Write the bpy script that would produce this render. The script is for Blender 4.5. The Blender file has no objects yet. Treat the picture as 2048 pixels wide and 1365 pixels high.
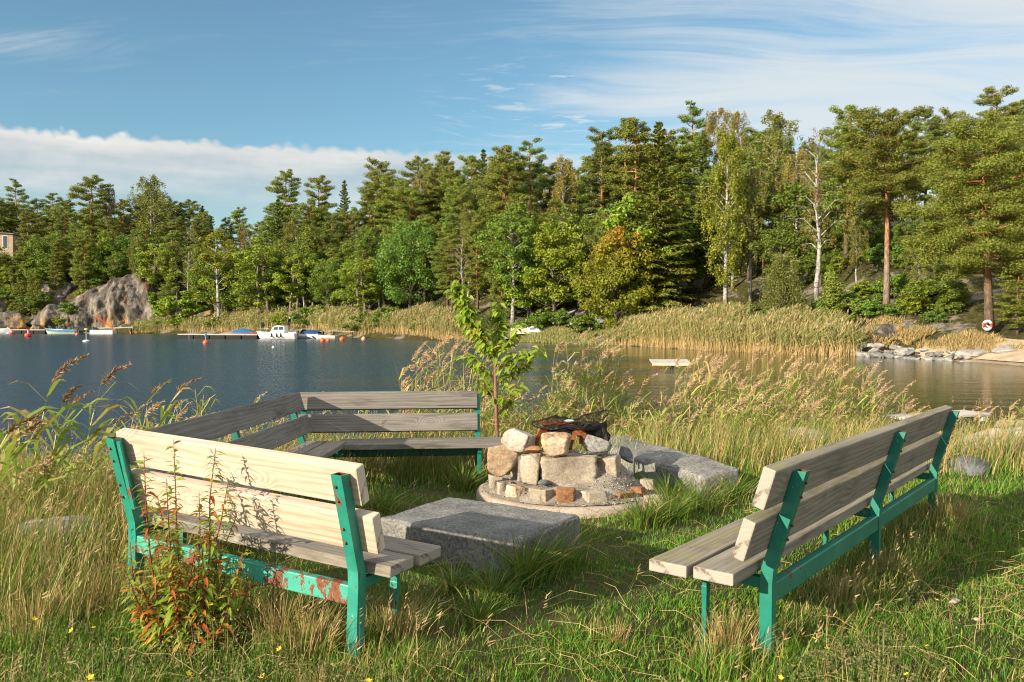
import bpy, bmesh, math, random
import numpy as np
from mathutils import Vector, Matrix

R = math.radians
sc = bpy.context.scene
COL = sc.collection
rnd = random.Random(7)

# ---------------------------------------------------------------- camera
F, HOR, EYE = 1650.0, 642.0, 1.6          # focal length in photo pixels, horizon row, eye height
WATER = -1.05
cam_d = bpy.data.cameras.new("camera")
cam = bpy.data.objects.new("camera", cam_d)
COL.objects.link(cam)
cam_d.sensor_width = 36.0
cam_d.lens = 36.0 * F / 2048.0
cam_d.clip_start = 0.05
cam_d.clip_end = 3000
cam.location = (0, 0, EYE)
cam.rotation_euler = (R(90) - math.atan((682.5 - HOR) / F), 0, 0)
sc.camera = cam

# ---------------------------------------------------------------- exposure
sc.view_settings.view_transform = 'Standard'
sc.view_settings.look = 'None'
sc.view_settings.exposure = 1.0
sc.view_settings.gamma = 1.0
sc.render.engine = 'CYCLES'
sc.cycles.max_bounces = 6
sc.cycles.diffuse_bounces = 3
sc.cycles.glossy_bounces = 3
sc.cycles.transmission_bounces = 4
sc.cycles.transparent_max_bounces = 4
sc.cycles.use_denoising = True
sc.cycles.sample_clamp_indirect = 6.0
sc.cycles.filter_width = 1.1

# ---------------------------------------------------------------- sun
SUN_EL = R(19.0)
SUN_TRAVEL = Vector((0.766, 0.643)).normalized()
sun_d = bpy.data.lights.new("sun", 'SUN')
sun_d.energy = 4.9
sun_d.angle = R(0.5)
sun_d.color = (1.0, 0.87, 0.68)
sun = bpy.data.objects.new("sun", sun_d)
COL.objects.link(sun)
sun.rotation_euler = Vector((SUN_TRAVEL.x * math.cos(SUN_EL), SUN_TRAVEL.y * math.cos(SUN_EL), -math.sin(SUN_EL))).to_track_quat('-Z', 'Y').to_euler()
SUN_ROT = math.atan2(-SUN_TRAVEL.x, -SUN_TRAVEL.y)

# ---------------------------------------------------------------- node helper
class NT:
    def __init__(self, tree):
        self.t = tree
        self.n = tree.nodes
        self.l = tree.links
    def put(self, sock, v):
        if v is None:
            return
        if isinstance(v, bpy.types.NodeSocket):
            self.l.new(v, sock)
        elif hasattr(sock, 'default_value'):
            if isinstance(v, (tuple, list)) and len(v) == 3 and sock.type == 'RGBA':
                v = (*v, 1.0)
            sock.default_value = v
    def add(self, kind, props=None, **ins):
        nd = self.n.new(kind)
        for k, v in (props or {}).items():
            setattr(nd, k, v)
        for k, v in ins.items():
            key = int(k[1:]) if k[0] == 'i' and k[1:].isdigit() else k.replace('_', ' ')
            self.put(nd.inputs[key], v)
        return nd
    def m(self, op, a, b=None, c=None, clamp=False):
        nd = self.n.new('ShaderNodeMath')
        nd.operation = op
        nd.use_clamp = clamp
        for i, v in enumerate((a, b, c)):
            if v is not None:
                self.put(nd.inputs[i], v)
        return nd.outputs[0]
    def mix(self, fac, a, b, blend='MIX'):
        nd = self.n.new('ShaderNodeMix')
        nd.data_type = 'RGBA'
        nd.blend_type = blend
        self.put(nd.inputs[0], fac)
        self.put(nd.inputs[6], a)
        self.put(nd.inputs[7], b)
        return nd.outputs[2]
    def ramp(self, fac, stops, interp='LINEAR'):
        nd = self.n.new('ShaderNodeValToRGB')
        cr = nd.color_ramp
        cr.interpolation = interp
        while len(cr.elements) < len(stops):
            cr.elements.new(0.5)
        for e, (p, c) in zip(cr.elements, stops):
            e.position = p
            e.color = (*c, 1.0) if not isinstance(c, (int, float)) else (c, c, c, 1.0)
        self.put(nd.inputs[0], fac)
        return nd.outputs[0]
    def smooth(self, x, a, b):
        nd = self.n.new('ShaderNodeMapRange')
        nd.interpolation_type = 'SMOOTHSTEP'
        self.put(nd.inputs[0], x)
        nd.inputs[1].default_value = a
        nd.inputs[2].default_value = b
        return nd.outputs[0]
    def noise(self, vec, scale, detail=3, rough=0.5, dist=0.0):
        nd = self.add('ShaderNodeTexNoise', None, Vector=vec, Scale=scale, Detail=detail, Roughness=rough, Distortion=dist)
        return nd.outputs[0]
    def mapv(self, vec, loc=(0, 0, 0), rot=(0, 0, 0), scale=(1, 1, 1)):
        return self.add('ShaderNodeMapping', None, Vector=vec, Location=loc, Rotation=rot, Scale=scale).outputs[0]
    def xyz(self, vec):
        return self.add('ShaderNodeSeparateXYZ', None, i0=vec).outputs
    def vec(self, x, y, z):
        return self.add('ShaderNodeCombineXYZ', None, i0=x, i1=y, i2=z).outputs[0]

# ---------------------------------------------------------------- sky
world = bpy.data.worlds.new("World")
sc.world = world
world.use_nodes = True
w = NT(world.node_tree)
w.n.clear()
sky = w.add('ShaderNodeTexSky', dict(sky_type='NISHITA', sun_disc=False, sun_elevation=SUN_EL, sun_rotation=SUN_ROT,
                                     air_density=1.0, dust_density=0.5, ozone_density=1.6, altitude=0))
dirv = w.add('ShaderNodeTexCoord').outputs['Generated']
dx, dy, dz = w.xyz(dirv)
zz = w.m('MAXIMUM', dz, 0.0)
inv = w.m('DIVIDE', 1.0, w.m('ADD', zz, 0.07))
pu, pv = w.m('MULTIPLY', dx, inv), w.m('MULTIPLY', dy, inv)
plane = w.vec(pu, pv, 0.0)
az = w.m('DIVIDE', dx, w.m('MAXIMUM', dy, 0.05))            # + right of the view axis
elv = w.m('DIVIDE', dz, w.m('MAXIMUM', w.m('POWER', w.m('ADD', w.m('MULTIPLY', dx, dx), w.m('MULTIPLY', dy, dy)), 0.5), 0.05))
# high thin cirrus: soft veils drawn out into streaks, thicker to the right
warp = w.add('ShaderNodeTexNoise', None, Vector=w.mapv(plane, scale=(0.55, 0.55, 1)), Scale=1.0, Detail=2.0).outputs[1]
pw = w.add('ShaderNodeVectorMath', dict(operation='MULTIPLY_ADD'), i0=warp, i1=(1.1, 1.1, 0), i2=plane).outputs[0]
veil = w.noise(w.mapv(pw, loc=(3.1, 1.6, 0), rot=(0, 0, R(-48)), scale=(0.55, 1.0, 1)), 0.95, 9, 0.53, 0.25)
streak = w.noise(w.mapv(pw, rot=(0, 0, R(-52)), scale=(0.7, 3.6, 1)), 1.5, 9, 0.64, 0.6)
cir = w.m('ADD', w.m('MULTIPLY', veil, 0.62), w.m('MULTIPLY', streak, 0.38))
cir = w.m('ADD', cir, w.m('MULTIPLY', w.smooth(az, -0.45, 0.40), 0.255))
cir = w.m('ADD', cir, w.m('MULTIPLY', w.smooth(dz, 0.45, 0.75), 0.30))  # unseen cloud veil overhead, added to lift the shadow fill
cir = w.m('ADD', cir, w.m('MULTIPLY', w.smooth(dy, 0.1, -0.3), 0.24))  # unseen clouds behind the camera, added as fill light
cirm = w.m('MULTIPLY', w.smooth(cir, 0.545, 0.80), 0.95)
rip = w.noise(w.mapv(pw, rot=(0, 0, R(-15)), scale=(1.6, 5.0, 1)), 4.0, 5, 0.6, 0.4)
ripm = w.m('MULTIPLY', w.smooth(rip, 0.5, 0.72), w.m('MULTIPLY', w.smooth(az, -0.15, 0.05), w.smooth(w.m('ABSOLUTE', w.m('SUBTRACT', elv, 0.25)), 0.09, 0.02)))
cirm = w.m('MAXIMUM', cirm, w.m('MULTIPLY', ripm, 0.75))
# low cloud bank on the left with a lumpy upper edge
lump = w.add('ShaderNodeTexVoronoi', dict(feature='SMOOTH_F1'), Vector=w.vec(w.m('MULTIPLY', az, 1.0), w.m('MULTIPLY', elv, 1.3), 0.0), Scale=62.0, Smoothness=0.35, Randomness=1.0).outputs['Distance']
lumn = w.noise(w.vec(az, elv, 0.3), 9.0, 6, 0.6)
edge = w.m('SUBTRACT', 0.203, elv)
edge = w.m('ADD', edge, w.m('MULTIPLY', w.m('SUBTRACT', 0.45, lump), 0.011))
edge = w.m('ADD', edge, w.m('MULTIPLY', w.m('SUBTRACT', lumn, 0.5), 0.022))
bank = w.m('MULTIPLY', w.smooth(edge, -0.002, 0.007), w.smooth(az, 0.16, -0.10))
band = w.noise(w.vec(w.m('MULTIPLY', az, 1.6), w.m('MULTIPLY', elv, 11.0), 2.0), 2.2, 5, 0.55)
bankcol = w.ramp(w.m('ADD', w.m('MULTIPLY', edge, 7.0), w.m('MULTIPLY', w.m('SUBTRACT', band, 0.42), 2.0)), [(0.0, (3.0, 2.92, 2.78)), (0.3, (2.6, 2.58, 2.52)), (0.7, (1.75, 2.02, 2.14)), (1.0, (1.4, 1.8, 2.0))])
skyb = w.mix(1.0, sky.outputs[0], (0.41, 0.525, 0.515), 'MULTIPLY')
skyc = w.mix(w.m('MULTIPLY', cirm, 0.88), skyb, w.mix(w.m('MAXIMUM', w.smooth(dz, 0.5, 0.8), w.smooth(dy, 0.0, -0.4)), (2.6, 2.72, 2.78), (4.2, 4.2, 4.1)))  # overhead and rear clouds made brighter than the visible ones, as added fill
skyc = w.mix(w.m('MULTIPLY', bank, w.smooth(edge, 0.16, -0.02)), skyc, bankcol)
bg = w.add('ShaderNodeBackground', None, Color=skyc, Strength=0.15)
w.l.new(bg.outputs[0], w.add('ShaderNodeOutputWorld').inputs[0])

# ================================================================ numpy helpers
def hsh(ix, iy, iz):
    n = (ix * 374761393 + iy * 668265263 + iz * 2147483647 * 3 + 1274126177) & 0xFFFFFFFF
    n = ((n ^ (n >> 13)) * 1274126177) & 0xFFFFFFFF
    n = n ^ (n >> 16)
    return (n & 0xFFFF) / 65535.0
def vnoise(p):
    p = np.asarray(p, float)
    i = np.floor(p).astype(np.int64)
    f = p - i
    f = f * f * (3 - 2 * f)
    o = 0
    for a in (0, 1):
        for b in (0, 1):
            for c in (0, 1):
                wgt = (f[:, 0] if a else 1 - f[:, 0]) * (f[:, 1] if b else 1 - f[:, 1]) * (f[:, 2] if c else 1 - f[:, 2])
                o = o + wgt * hsh(i[:, 0] + a, i[:, 1] + b, i[:, 2] + c)
    return o
def fbm(p, octv=4, gain=0.5):
    p = np.asarray(p, float)
    s, a, t = 0, 1.0, 0
    for k in range(octv):
        s = s + a * vnoise(p * (2 ** k) + 17.3 * k)
        t += a
        a *= gain
    return s / t
def n2(x, y, s=1.0, octv=3, z=0.0):
    x = np.asarray(x, float)
    return fbm(np.stack([x * s, np.asarray(y, float) * s, np.full_like(x, z)], -1), octv)
def sstep(a, b, x):
    t = np.clip((np.asarray(x, float) - a) / (b - a), 0, 1)
    return t * t * (3 - 2 * t)
def unit(v):
    return v / np.maximum(np.linalg.norm(v, axis=-1, keepdims=True), 1e-9)

class Geo:
    """collects vertices and faces, builds ONE mesh object"""
    def __init__(self):
        self.v, self.q, self.t, self.qm, self.tm, self.n = [], [], [], [], [], 0
    def add(self, v, quads=None, tris=None, mat=0):
        v = np.asarray(v, float).reshape(-1, 3)
        if quads is not None and len(quads):
            q = np.asarray(quads, np.int64).reshape(-1, 4)
            self.q.append(q + self.n)
            self.qm.append(np.full(len(q), mat) if np.isscalar(mat) else np.asarray(mat))
        if tris is not None and len(tris):
            t = np.asarray(tris, np.int64).reshape(-1, 3)
            self.t.append(t + self.n)
            self.tm.append(np.full(len(t), mat) if np.isscalar(mat) else np.asarray(mat))
        self.v.append(v)
        self.n += len(v)
        return self
    def mesh(self, name, mats, smooth=False):
        me = bpy.data.meshes.new(name)
        v = np.concatenate(self.v) if self.v else np.zeros((0, 3))
        q = np.concatenate(self.q) if self.q else np.zeros((0, 4), np.int64)
        t = np.concatenate(self.t) if self.t else np.zeros((0, 3), np.int64)
        me.vertices.add(len(v))
        me.vertices.foreach_set('co', v.astype(np.float32).ravel())
        me.loops.add(q.size + t.size)
        me.loops.foreach_set('vertex_index', np.concatenate([q.ravel(), t.ravel()]).astype(np.int32))
        me.polygons.add(len(q) + len(t))
        me.polygons.foreach_set('loop_start', np.concatenate([np.arange(len(q)) * 4, q.size + np.arange(len(t)) * 3]).astype(np.int32))
        mi = np.concatenate(self.qm + self.tm) if (self.qm or self.tm) else np.zeros(0)
        for m_ in (mats if isinstance(mats, (list, tuple)) else [mats]):
            me.materials.append(m_)
        me.polygons.foreach_set('material_index', mi.astype(np.int32))
        me.polygons.foreach_set('use_smooth', np.full(len(q) + len(t), smooth))
        me.update(calc_edges=True)
        me.validate()
        return me
    def obj(self, name, mats, parent=None, smooth=False, loc=None, rot=None):
        return link(name, self.mesh(name, mats, smooth), parent, loc, rot)

def link(name, me, parent=None, loc=None, rot=None):
    o = bpy.data.objects.new(name, me)
    COL.objects.link(o)
    if parent is not None:
        o.parent = parent
    if loc is not None:
        o.location = loc
    if rot is not None:
        o.rotation_euler = rot
    return o
def tag(o, label=None, cat=None, group=None, kind=None):
    if label: o['label'] = label
    if cat: o['category'] = cat
    if group: o['group'] = group
    if kind: o['kind'] = kind
    return o
def thing(name, label, cat, loc=(0, 0, 0), rz=0.0, group=None):
    o = bpy.data.objects.new(name, None)
    COL.objects.link(o)
    o.empty_display_size = 0.2
    o.location = loc
    o.rotation_euler = (0, 0, rz)
    return tag(o, label, cat, group)
def px(x, D):                                    # photo column -> world x at distance D
    return (x - 1024.0) / F * D
def pz(y, D):                                    # photo row -> world z at distance D
    return EYE + (HOR - y) / F * D

def tube_geo(g, pts, rad, sides=8, mat=0, cap=True):
    pts = np.asarray(pts, float)
    rad = np.broadcast_to(np.asarray(rad, float), (len(pts),))
    d = np.gradient(pts, axis=0)
    d = unit(d)
    up = np.array([0, 0, 1.0]) if abs(d[:, 2]).mean() < 0.8 else np.array([1.0, 0, 0])
    a = unit(np.cross(d, up))
    b = np.cross(d, a)
    th = np.arange(sides) * 2 * math.pi / sides
    v = pts[:, None] + rad[:, None, None] * (np.cos(th)[None, :, None] * a[:, None] + np.sin(th)[None, :, None] * b[:, None])
    n = len(pts)
    i, j = np.meshgrid(np.arange(n - 1), np.arange(sides), indexing='ij')
    q = np.stack([i * sides + j, i * sides + (j + 1) % sides, (i + 1) * sides + (j + 1) % sides, (i + 1) * sides + j], -1).reshape(-1, 4)
    v = v.reshape(-1, 3)
    t = []
    if cap:
        v = np.concatenate([v, pts[:1], pts[-1:]])
        for k in range(sides):
            t.append((n * sides, (k + 1) % sides, k))
            t.append((n * sides + 1, (n - 1) * sides + k, (n - 1) * sides + (k + 1) % sides))
    g.add(v, q, t, mat)
    return g
def box_geo(g, c, s, mat=0, rot=None):
    s = np.asarray(s, float) / 2
    v = np.array([(x, y, z) for x in (-1, 1) for y in (-1, 1) for z in (-1, 1)], float) * s
    if rot is not None:
        v = v @ np.asarray(rot.to_3x3()).T
    v = v + np.asarray(c, float)
    g.add(v, [(0, 1, 3, 2), (4, 6, 7, 5), (0, 4, 5, 1), (2, 3, 7, 6), (0, 2, 6, 4), (1, 5, 7, 3)], mat=mat)
    return g
def bar_geo(g, a, b, w_, h_, mat=0, up=(0, 0, 1)):
    """box bar from a to b, w_ wide (sideways) and h_ tall"""
    a, b = Vector(a), Vector(b)
    d = (b - a).normalized()
    s = d.cross(Vector(up))
    if s.length < 1e-4:
        s = Vector((1, 0, 0))
    s.normalize()
    u = s.cross(d)
    v = [p + s * (i * w_ / 2) + u * (j * h_ / 2) for p in (a, b) for i, j in ((-1, -1), (1, -1), (1, 1), (-1, 1))]
    g.add([tuple(q) for q in v], [(0, 1, 2, 3), (7, 6, 5, 4), (0, 4, 5, 1), (1, 5, 6, 2), (2, 6, 7, 3), (3, 7, 4, 0)], mat=mat)
    return g
def bevel_obj(o, width=0.006, seg=2):
    m = o.modifiers.new('bevel', 'BEVEL')
    m.width = width
    m.segments = seg
    m.limit_method = 'ANGLE'
    return o

_ICO = {}
def ico(sub):
    if sub not in _ICO:
        bm = bmesh.new()
        bmesh.ops.create_icosphere(bm, subdivisions=sub, radius=1.0)
        bm.verts.ensure_lookup_table()
        _ICO[sub] = (np.array([v.co[:] for v in bm.verts]), np.array([[l.index for l in f.verts] for f in bm.faces]))
        bm.free()
    return _ICO[sub]
def rock_mesh(name, mat, dims, seed, sub=4, cuts=10, box=0.0, rough=0.05, fine=0.02, flat_base=True):
    """angular stone: a sphere cut by random planes (box=1: mostly the six box planes), edges worn by noise"""
    rg = np.random.RandomState(seed)
    d, f = ico(sub)
    nr = unit(rg.normal(size=(cuts, 3)))
    off = rg.uniform(0.62, 0.95, cuts)
    if box > 0:
        bn = []
        for ax in range(3):
            for s in (-1, 1):
                v = np.zeros(3)
                v[ax] = s
                bn.append(unit(v + rg.normal(size=3) * 0.10 * (2 - box)))
        nr = np.concatenate([np.array(bn), nr])
        off = np.concatenate([np.full(6, 0.62) + rg.uniform(-.04, .04, 6), np.where(rg.rand(cuts) < .5, 0.85, 1.0) * rg.uniform(.95, 1.1, cuts)])
    dot = d @ nr.T
    r = np.where(dot > 0.05, off[None] / np.maximum(dot, 0.05), 9)
    r.sort(axis=1)
    r = np.minimum(-np.log(np.exp(-r[:, 0] * 30) + np.exp(-r[:, 1] * 30) + np.exp(-r[:, 2] * 30)) / 30, 1.25)
    p = d * r[:, None]
    p = p * (1 + rough * 2 * (fbm(p * 2.2 + seed * 3.7, 3)[:, None] - 0.5) + fine * 2 * (fbm(p * 8 + seed * 1.3, 3)[:, None] - 0.5))
    lo, hi = p.min(0), p.max(0)
    p = ((p - (lo + hi) / 2) / (hi - lo)) * np.asarray(dims)
    p[:, 2] += dims[2] / 2
    g = Geo()
    g.add(p, None, f)
    return g.mesh(name, mat, smooth=True)

def slab_mesh(name, mat, L, W, H, res=0.02, seed=1, rough=0.012, chip=0.03, warp=0.02):
    nx, ny, nz = max(4, int(L / res)), max(4, int(W / res)), max(3, int(H / res))
    idx = {}
    V, Q = [], []
    def vid(i, j, k):
        key = (i, j, k)
        if key not in idx:
            idx[key] = len(V)
            V.append((i / nx - .5, j / ny - .5, k / nz))
        return idx[key]
    for i in range(nx):
        for j in range(ny):
            for k, fl in ((0, 1), (nz, 0)):
                q = [vid(i, j, k), vid(i + 1, j, k), vid(i + 1, j + 1, k), vid(i, j + 1, k)]
                Q.append(q[::-1] if fl else q)
    for i in range(nx):
        for k in range(nz):
            for j, fl in ((0, 0), (ny, 1)):
                q = [vid(i, j, k), vid(i + 1, j, k), vid(i + 1, j, k + 1), vid(i, j, k + 1)]
                Q.append(q[::-1] if fl else q)
    for j in range(ny):
        for k in range(nz):
            for i, fl in ((0, 1), (nx, 0)):
                q = [vid(i, j, k), vid(i, j + 1, k), vid(i, j + 1, k + 1), vid(i, j, k + 1)]
                Q.append(q[::-1] if fl else q)
    p = np.array(V) * np.array([L, W, H])
    c = np.array([0, 0, H / 2])
    hs = np.array([L, W, H]) / 2
    rr = chip
    q = np.clip(p - c, -(hs - rr), hs - rr)
    dv = (p - c) - q
    nrm = unit(dv + 1e-9)
    p = c + q + nrm * np.minimum(np.linalg.norm(dv, axis=1), rr)[:, None]
    nz1 = fbm(p * 9 + seed * 5.1, 4) - .5
    nz2 = fbm(p * 2.2 + seed * 2.1, 2) - .5
    edgef = np.clip(np.linalg.norm(dv, axis=1) / rr - 0.9, 0, 1)
    p = p + nrm * (rough * 2 * nz1 + warp * 2 * nz2 - edgef * chip * 1.2 * np.maximum(nz1 + .1, 0) * 3)[:, None]
    g = Geo()
    g.add(p, Q)
    return g.mesh(name, mat, smooth=True)

# ================================================================ materials
def mat(name):
    m = bpy.data.materials.new(name)
    m.use_nodes = True
    nt = NT(m.node_tree)
    nt.n.clear()
    out = nt.add('ShaderNodeOutputMaterial')
    return m, nt, out
def bsdf(nt, out, color, rough=0.7, spec=0.3, bump=None, bstr=0.3, bdist=0.01, metal=0.0, **kw):
    p = nt.add('ShaderNodeBsdfPrincipled', None, Base_Color=color, Roughness=rough, Metallic=metal)
    p.inputs['Specular IOR Level'].default_value = spec
    for k, v in kw.items():
        nt.put(p.inputs[k.replace('_', ' ')], v)
    if bump is not None:
        b = nt.add('ShaderNodeBump', None, Strength=bstr, Distance=bdist, Height=bump)
        nt.l.new(b.outputs[0], p.inputs['Normal'])
    nt.l.new(p.outputs[0], out.inputs[0])
    return p
def m_plain(name, c, rough=0.5, spec=0.4, var=0.25, scale=6.0, metal=0.0, bump=0.0):
    m, nt, out = mat(name)
    co = nt.add('ShaderNodeTexCoord').outputs['Object']
    f = nt.noise(co, scale, 5, 0.6)
    c2 = tuple(x * (1 - var) for x in c)
    col = nt.mix(nt.smooth(f, 0.3, 0.7), c2, c)
    bsdf(nt, out, col, rough, spec, bump=f if bump else None, bstr=bump, metal=metal)
    return m
def m_leaf(name, stops, trans=0.3, rough=0.55, hue=0.03, zgrad=None, spec=0.25, val=0.25, patch=None):
    """leaf colours vary per leaf (random per island) and a little per tree (object random)"""
    m, nt, out = mat(name)
    rp = nt.add('ShaderNodeNewGeometry').outputs['Random Per Island']
    oi = nt.add('ShaderNodeObjectInfo').outputs['Random']
    tc = nt.add('ShaderNodeTexCoord').outputs['Object']
    f = rp
    if zgrad:
        z = nt.xyz(tc)[2]
        nn = nt.noise(tc, 0.35, 3, 0.6)
        f = nt.m('ADD', nt.m('MULTIPLY', rp, 0.35), nt.m('MULTIPLY', nt.smooth(nt.m('ADD', z, nt.m('MULTIPLY', nt.m('SUBTRACT', nn, 0.5), zgrad[2])), zgrad[0], zgrad[1]), 0.65))
    elif patch:
        nn = nt.noise(tc, patch, 3, 0.6)
        f = nt.m('ADD', nt.m('MULTIPLY', rp, 0.5), nt.m('MULTIPLY', nt.smooth(nn, 0.35, 0.65), 0.5))
    col = nt.ramp(f, stops)
    hs = nt.add('ShaderNodeHueSaturation', None, Hue=nt.m('ADD', 0.5 - hue / 2, nt.m('MULTIPLY', oi, hue)), Saturation=1.0,
                Value=nt.m('ADD', 1 - val / 2, nt.m('MULTIPLY', oi, val)), Color=col).outputs[0]
    p = nt.add('ShaderNodeBsdfPrincipled', None, Base_Color=hs, Roughness=rough)
    p.inputs['Specular IOR Level'].default_value = spec
    if trans > 0:
        tr = nt.add('ShaderNodeBsdfTranslucent', None, Color=nt.mix(0.3, hs, (0.30, 0.33, 0.03)))
        mx = nt.add('ShaderNodeMixShader', None, i0=trans, i1=p.outputs[0], i2=tr.outputs[0])
        nt.l.new(mx.outputs[0], out.inputs[0])
    else:
        nt.l.new(p.outputs[0], out.inputs[0])
    return m
def m_rock(name, base, dark, light, scale=2.0, speck=60.0, lichen=None, stain=None, sk=(0.62, 1.28), rough=0.9, bstr=0.5, bdist=0.01):
    m, nt, out = mat(name)
    co = nt.add('ShaderNodeTexCoord').outputs['Object']
    oi = nt.add('ShaderNodeObjectInfo').outputs['Random']
    v = nt.add('ShaderNodeVectorMath', dict(operation='ADD'), i0=co, i1=nt.vec(nt.m('MULTIPLY', oi, 31.0), nt.m('MULTIPLY', oi, 17.0), 0.0)).outputs[0]
    big = nt.noise(v, scale, 6, 0.62)
    fine = nt.noise(v, speck, 3, 0.7)
    col = nt.ramp(big, [(0.28, dark), (0.5, base), (0.72, light)])
    sp = nt.ramp(fine, [(0.36, sk[0]), (0.5, 1.0), (0.66, sk[1])])
    col = nt.mix(0.8, col, sp, 'MULTIPLY')
    if lichen:
        ln = nt.noise(v, scale * 3.3, 5, 0.7)
        col = nt.mix(nt.smooth(ln, 0.56, 0.64), col, lichen)
    if stain:
        sn = nt.noise(nt.mapv(v, scale=(1, 1, 0.25)), scale * stain[1], 4, 0.6)
        col = nt.mix(nt.smooth(sn, stain[2], stain[2] + 0.1), col, stain[0])
    hgt = nt.m('ADD', nt.m('MULTIPLY', big, 1.0), nt.m('MULTIPLY', fine, 0.35))
    bsdf(nt, out, col, rough, 0.25, bump=hgt, bstr=bstr, bdist=bdist)
    return m
def m_wood(name, base, dark, light, knots=1.0, seedx=0.0, weather=0.0, lichen=0.0, rough=0.75, kscale=1.7):
    """sawn plank: grain runs along local x, knots spread the rings, end grain on the x faces"""
    m, nt, out = mat(name)
    co = nt.add('ShaderNodeTexCoord').outputs['Object']
    oi = nt.add('ShaderNodeObjectInfo').outputs['Random']
    sh = nt.m('ADD', nt.m('MULTIPLY', oi, 23.0), seedx)
    v = nt.add('ShaderNodeVectorMath', dict(operation='ADD'), i0=co, i1=nt.vec(sh, nt.m('MULTIPLY', sh, 0.37), nt.m('MULTIPLY', sh, 0.61))).outputs[0]
    kn = nt.add('ShaderNodeTexVoronoi', None, Vector=nt.mapv(v, scale=(kscale, 0.02, 4.2)), Scale=1.0, Randomness=0.95).outputs['Distance']
    kmask = nt.smooth(kn, 0.36, 0.02)
    kcore = nt.smooth(kn, 0.10, 0.05)
    wob = nt.noise(nt.mapv(v, scale=(0.6, 5.0, 5.0)), 1.0, 2, 0.5)
    x, y, z = nt.xyz(v)
    g = nt.m('ADD', nt.m('MULTIPLY', nt.m('ADD', z, nt.m('MULTIPLY', y, 0.6)), 26.0), nt.m('MULTIPLY', wob, 4.0))
    g = nt.m('ADD', g, nt.m('MULTIPLY', kmask, 4.5 * knots))
    ring = nt.m('ADD', 0.5, nt.m('MULTIPLY', nt.m('SINE', nt.m('MULTIPLY', g, 7.0)), 0.5))
    fib = nt.noise(nt.mapv(v, scale=(3.0, 120.0, 120.0)), 1.0, 4, 0.65)
    big = nt.noise(nt.mapv(v, scale=(1.1, 4.0, 4.0)), 1.0, 4, 0.6)
    f = nt.m('ADD', nt.m('MULTIPLY', ring, nt.m('ADD', 0.12, nt.m('MULTIPLY', kmask, 0.30 * knots))), nt.m('ADD', nt.m('MULTIPLY', fib, 0.50), nt.m('MULTIPLY', big, 0.39)))
    col = nt.ramp(f, [(0.25, dark), (0.5, base), (0.75, light)])
    col = nt.mix(nt.m('MULTIPLY', nt.m('MULTIPLY', nt.smooth(kn, 0.22, 0.08), ring), 0.5), col, dark)
    col = nt.mix(nt.m('MULTIPLY', kcore, 0.85 * min(1, knots)), col, tuple(c * 0.5 for c in dark))
    crack = nt.noise(nt.mapv(v, scale=(1.0, 60.0, 60.0)), 1.0, 2, 0.5)
    cm = nt.smooth(crack, 0.285, 0.25)
    col = nt.mix(nt.m('MULTIPLY', cm, 0.8), col, tuple(c * 0.25 for c in dark))
    if weather:
        wn = nt.noise(nt.mapv(v, scale=(2.0, 9.0, 9.0)), 1.0, 5, 0.65)
        col = nt.mix(nt.m('MULTIPLY', nt.smooth(wn, 0.5, 0.7), weather), col, tuple(c * 0.45 for c in dark))
    # end grain
    gx = nt.xyz(nt.add('ShaderNodeTexCoord').outputs['Normal'])[0]
    endm = nt.smooth(nt.m('ABSOLUTE', gx), 0.7, 0.9)
    er = nt.add('ShaderNodeTexWave', dict(wave_type='RINGS', rings_direction='X'), Vector=nt.mapv(co, loc=(0, 0.16, -0.10)), Scale=42.0, Distortion=1.0, Detail=2.0).outputs[1]
    ec = nt.mix(nt.m('MULTIPLY', er, 0.45), light, tuple((a + b) / 2 for a, b in zip(base, dark)))
    en = nt.noise(co, 14.0, 4, 0.7)
    ec = nt.mix(nt.smooth(en, 0.52, 0.68), ec, dark)
    ck = nt.noise(nt.mapv(co, rot=(R(35), 0, 0), scale=(1, 55, 7)), 1.0, 3, 0.6)
    ec = nt.mix(nt.m('MULTIPLY', nt.smooth(ck, 0.36, 0.30), 0.7), ec, tuple(c * 0.3 for c in dark))
    col = nt.mix(endm, col, ec)
    if lichen:
        ny = nt.xyz(nt.add('ShaderNodeNewGeometry').outputs['Normal'])[2]
        ln = nt.noise(v, 5.0, 6, 0.7)
        col = nt.mix(nt.m('MULTIPLY', nt.m('MULTIPLY', nt.smooth(ln, 0.42, 0.6), nt.smooth(ny, 0.6, 0.9)), lichen), col, (0.24, 0.22, 0.05))
    hb = nt.m('SUBTRACT', nt.m('ADD', nt.m('MULTIPLY', fib, 0.6), nt.m('MULTIPLY', ring, 0.35)), nt.m('MULTIPLY', cm, 0.9))
    bsdf(nt, out, col, rough, 0.25, bump=hb, bstr=0.55, bdist=0.003)
    return m
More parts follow.
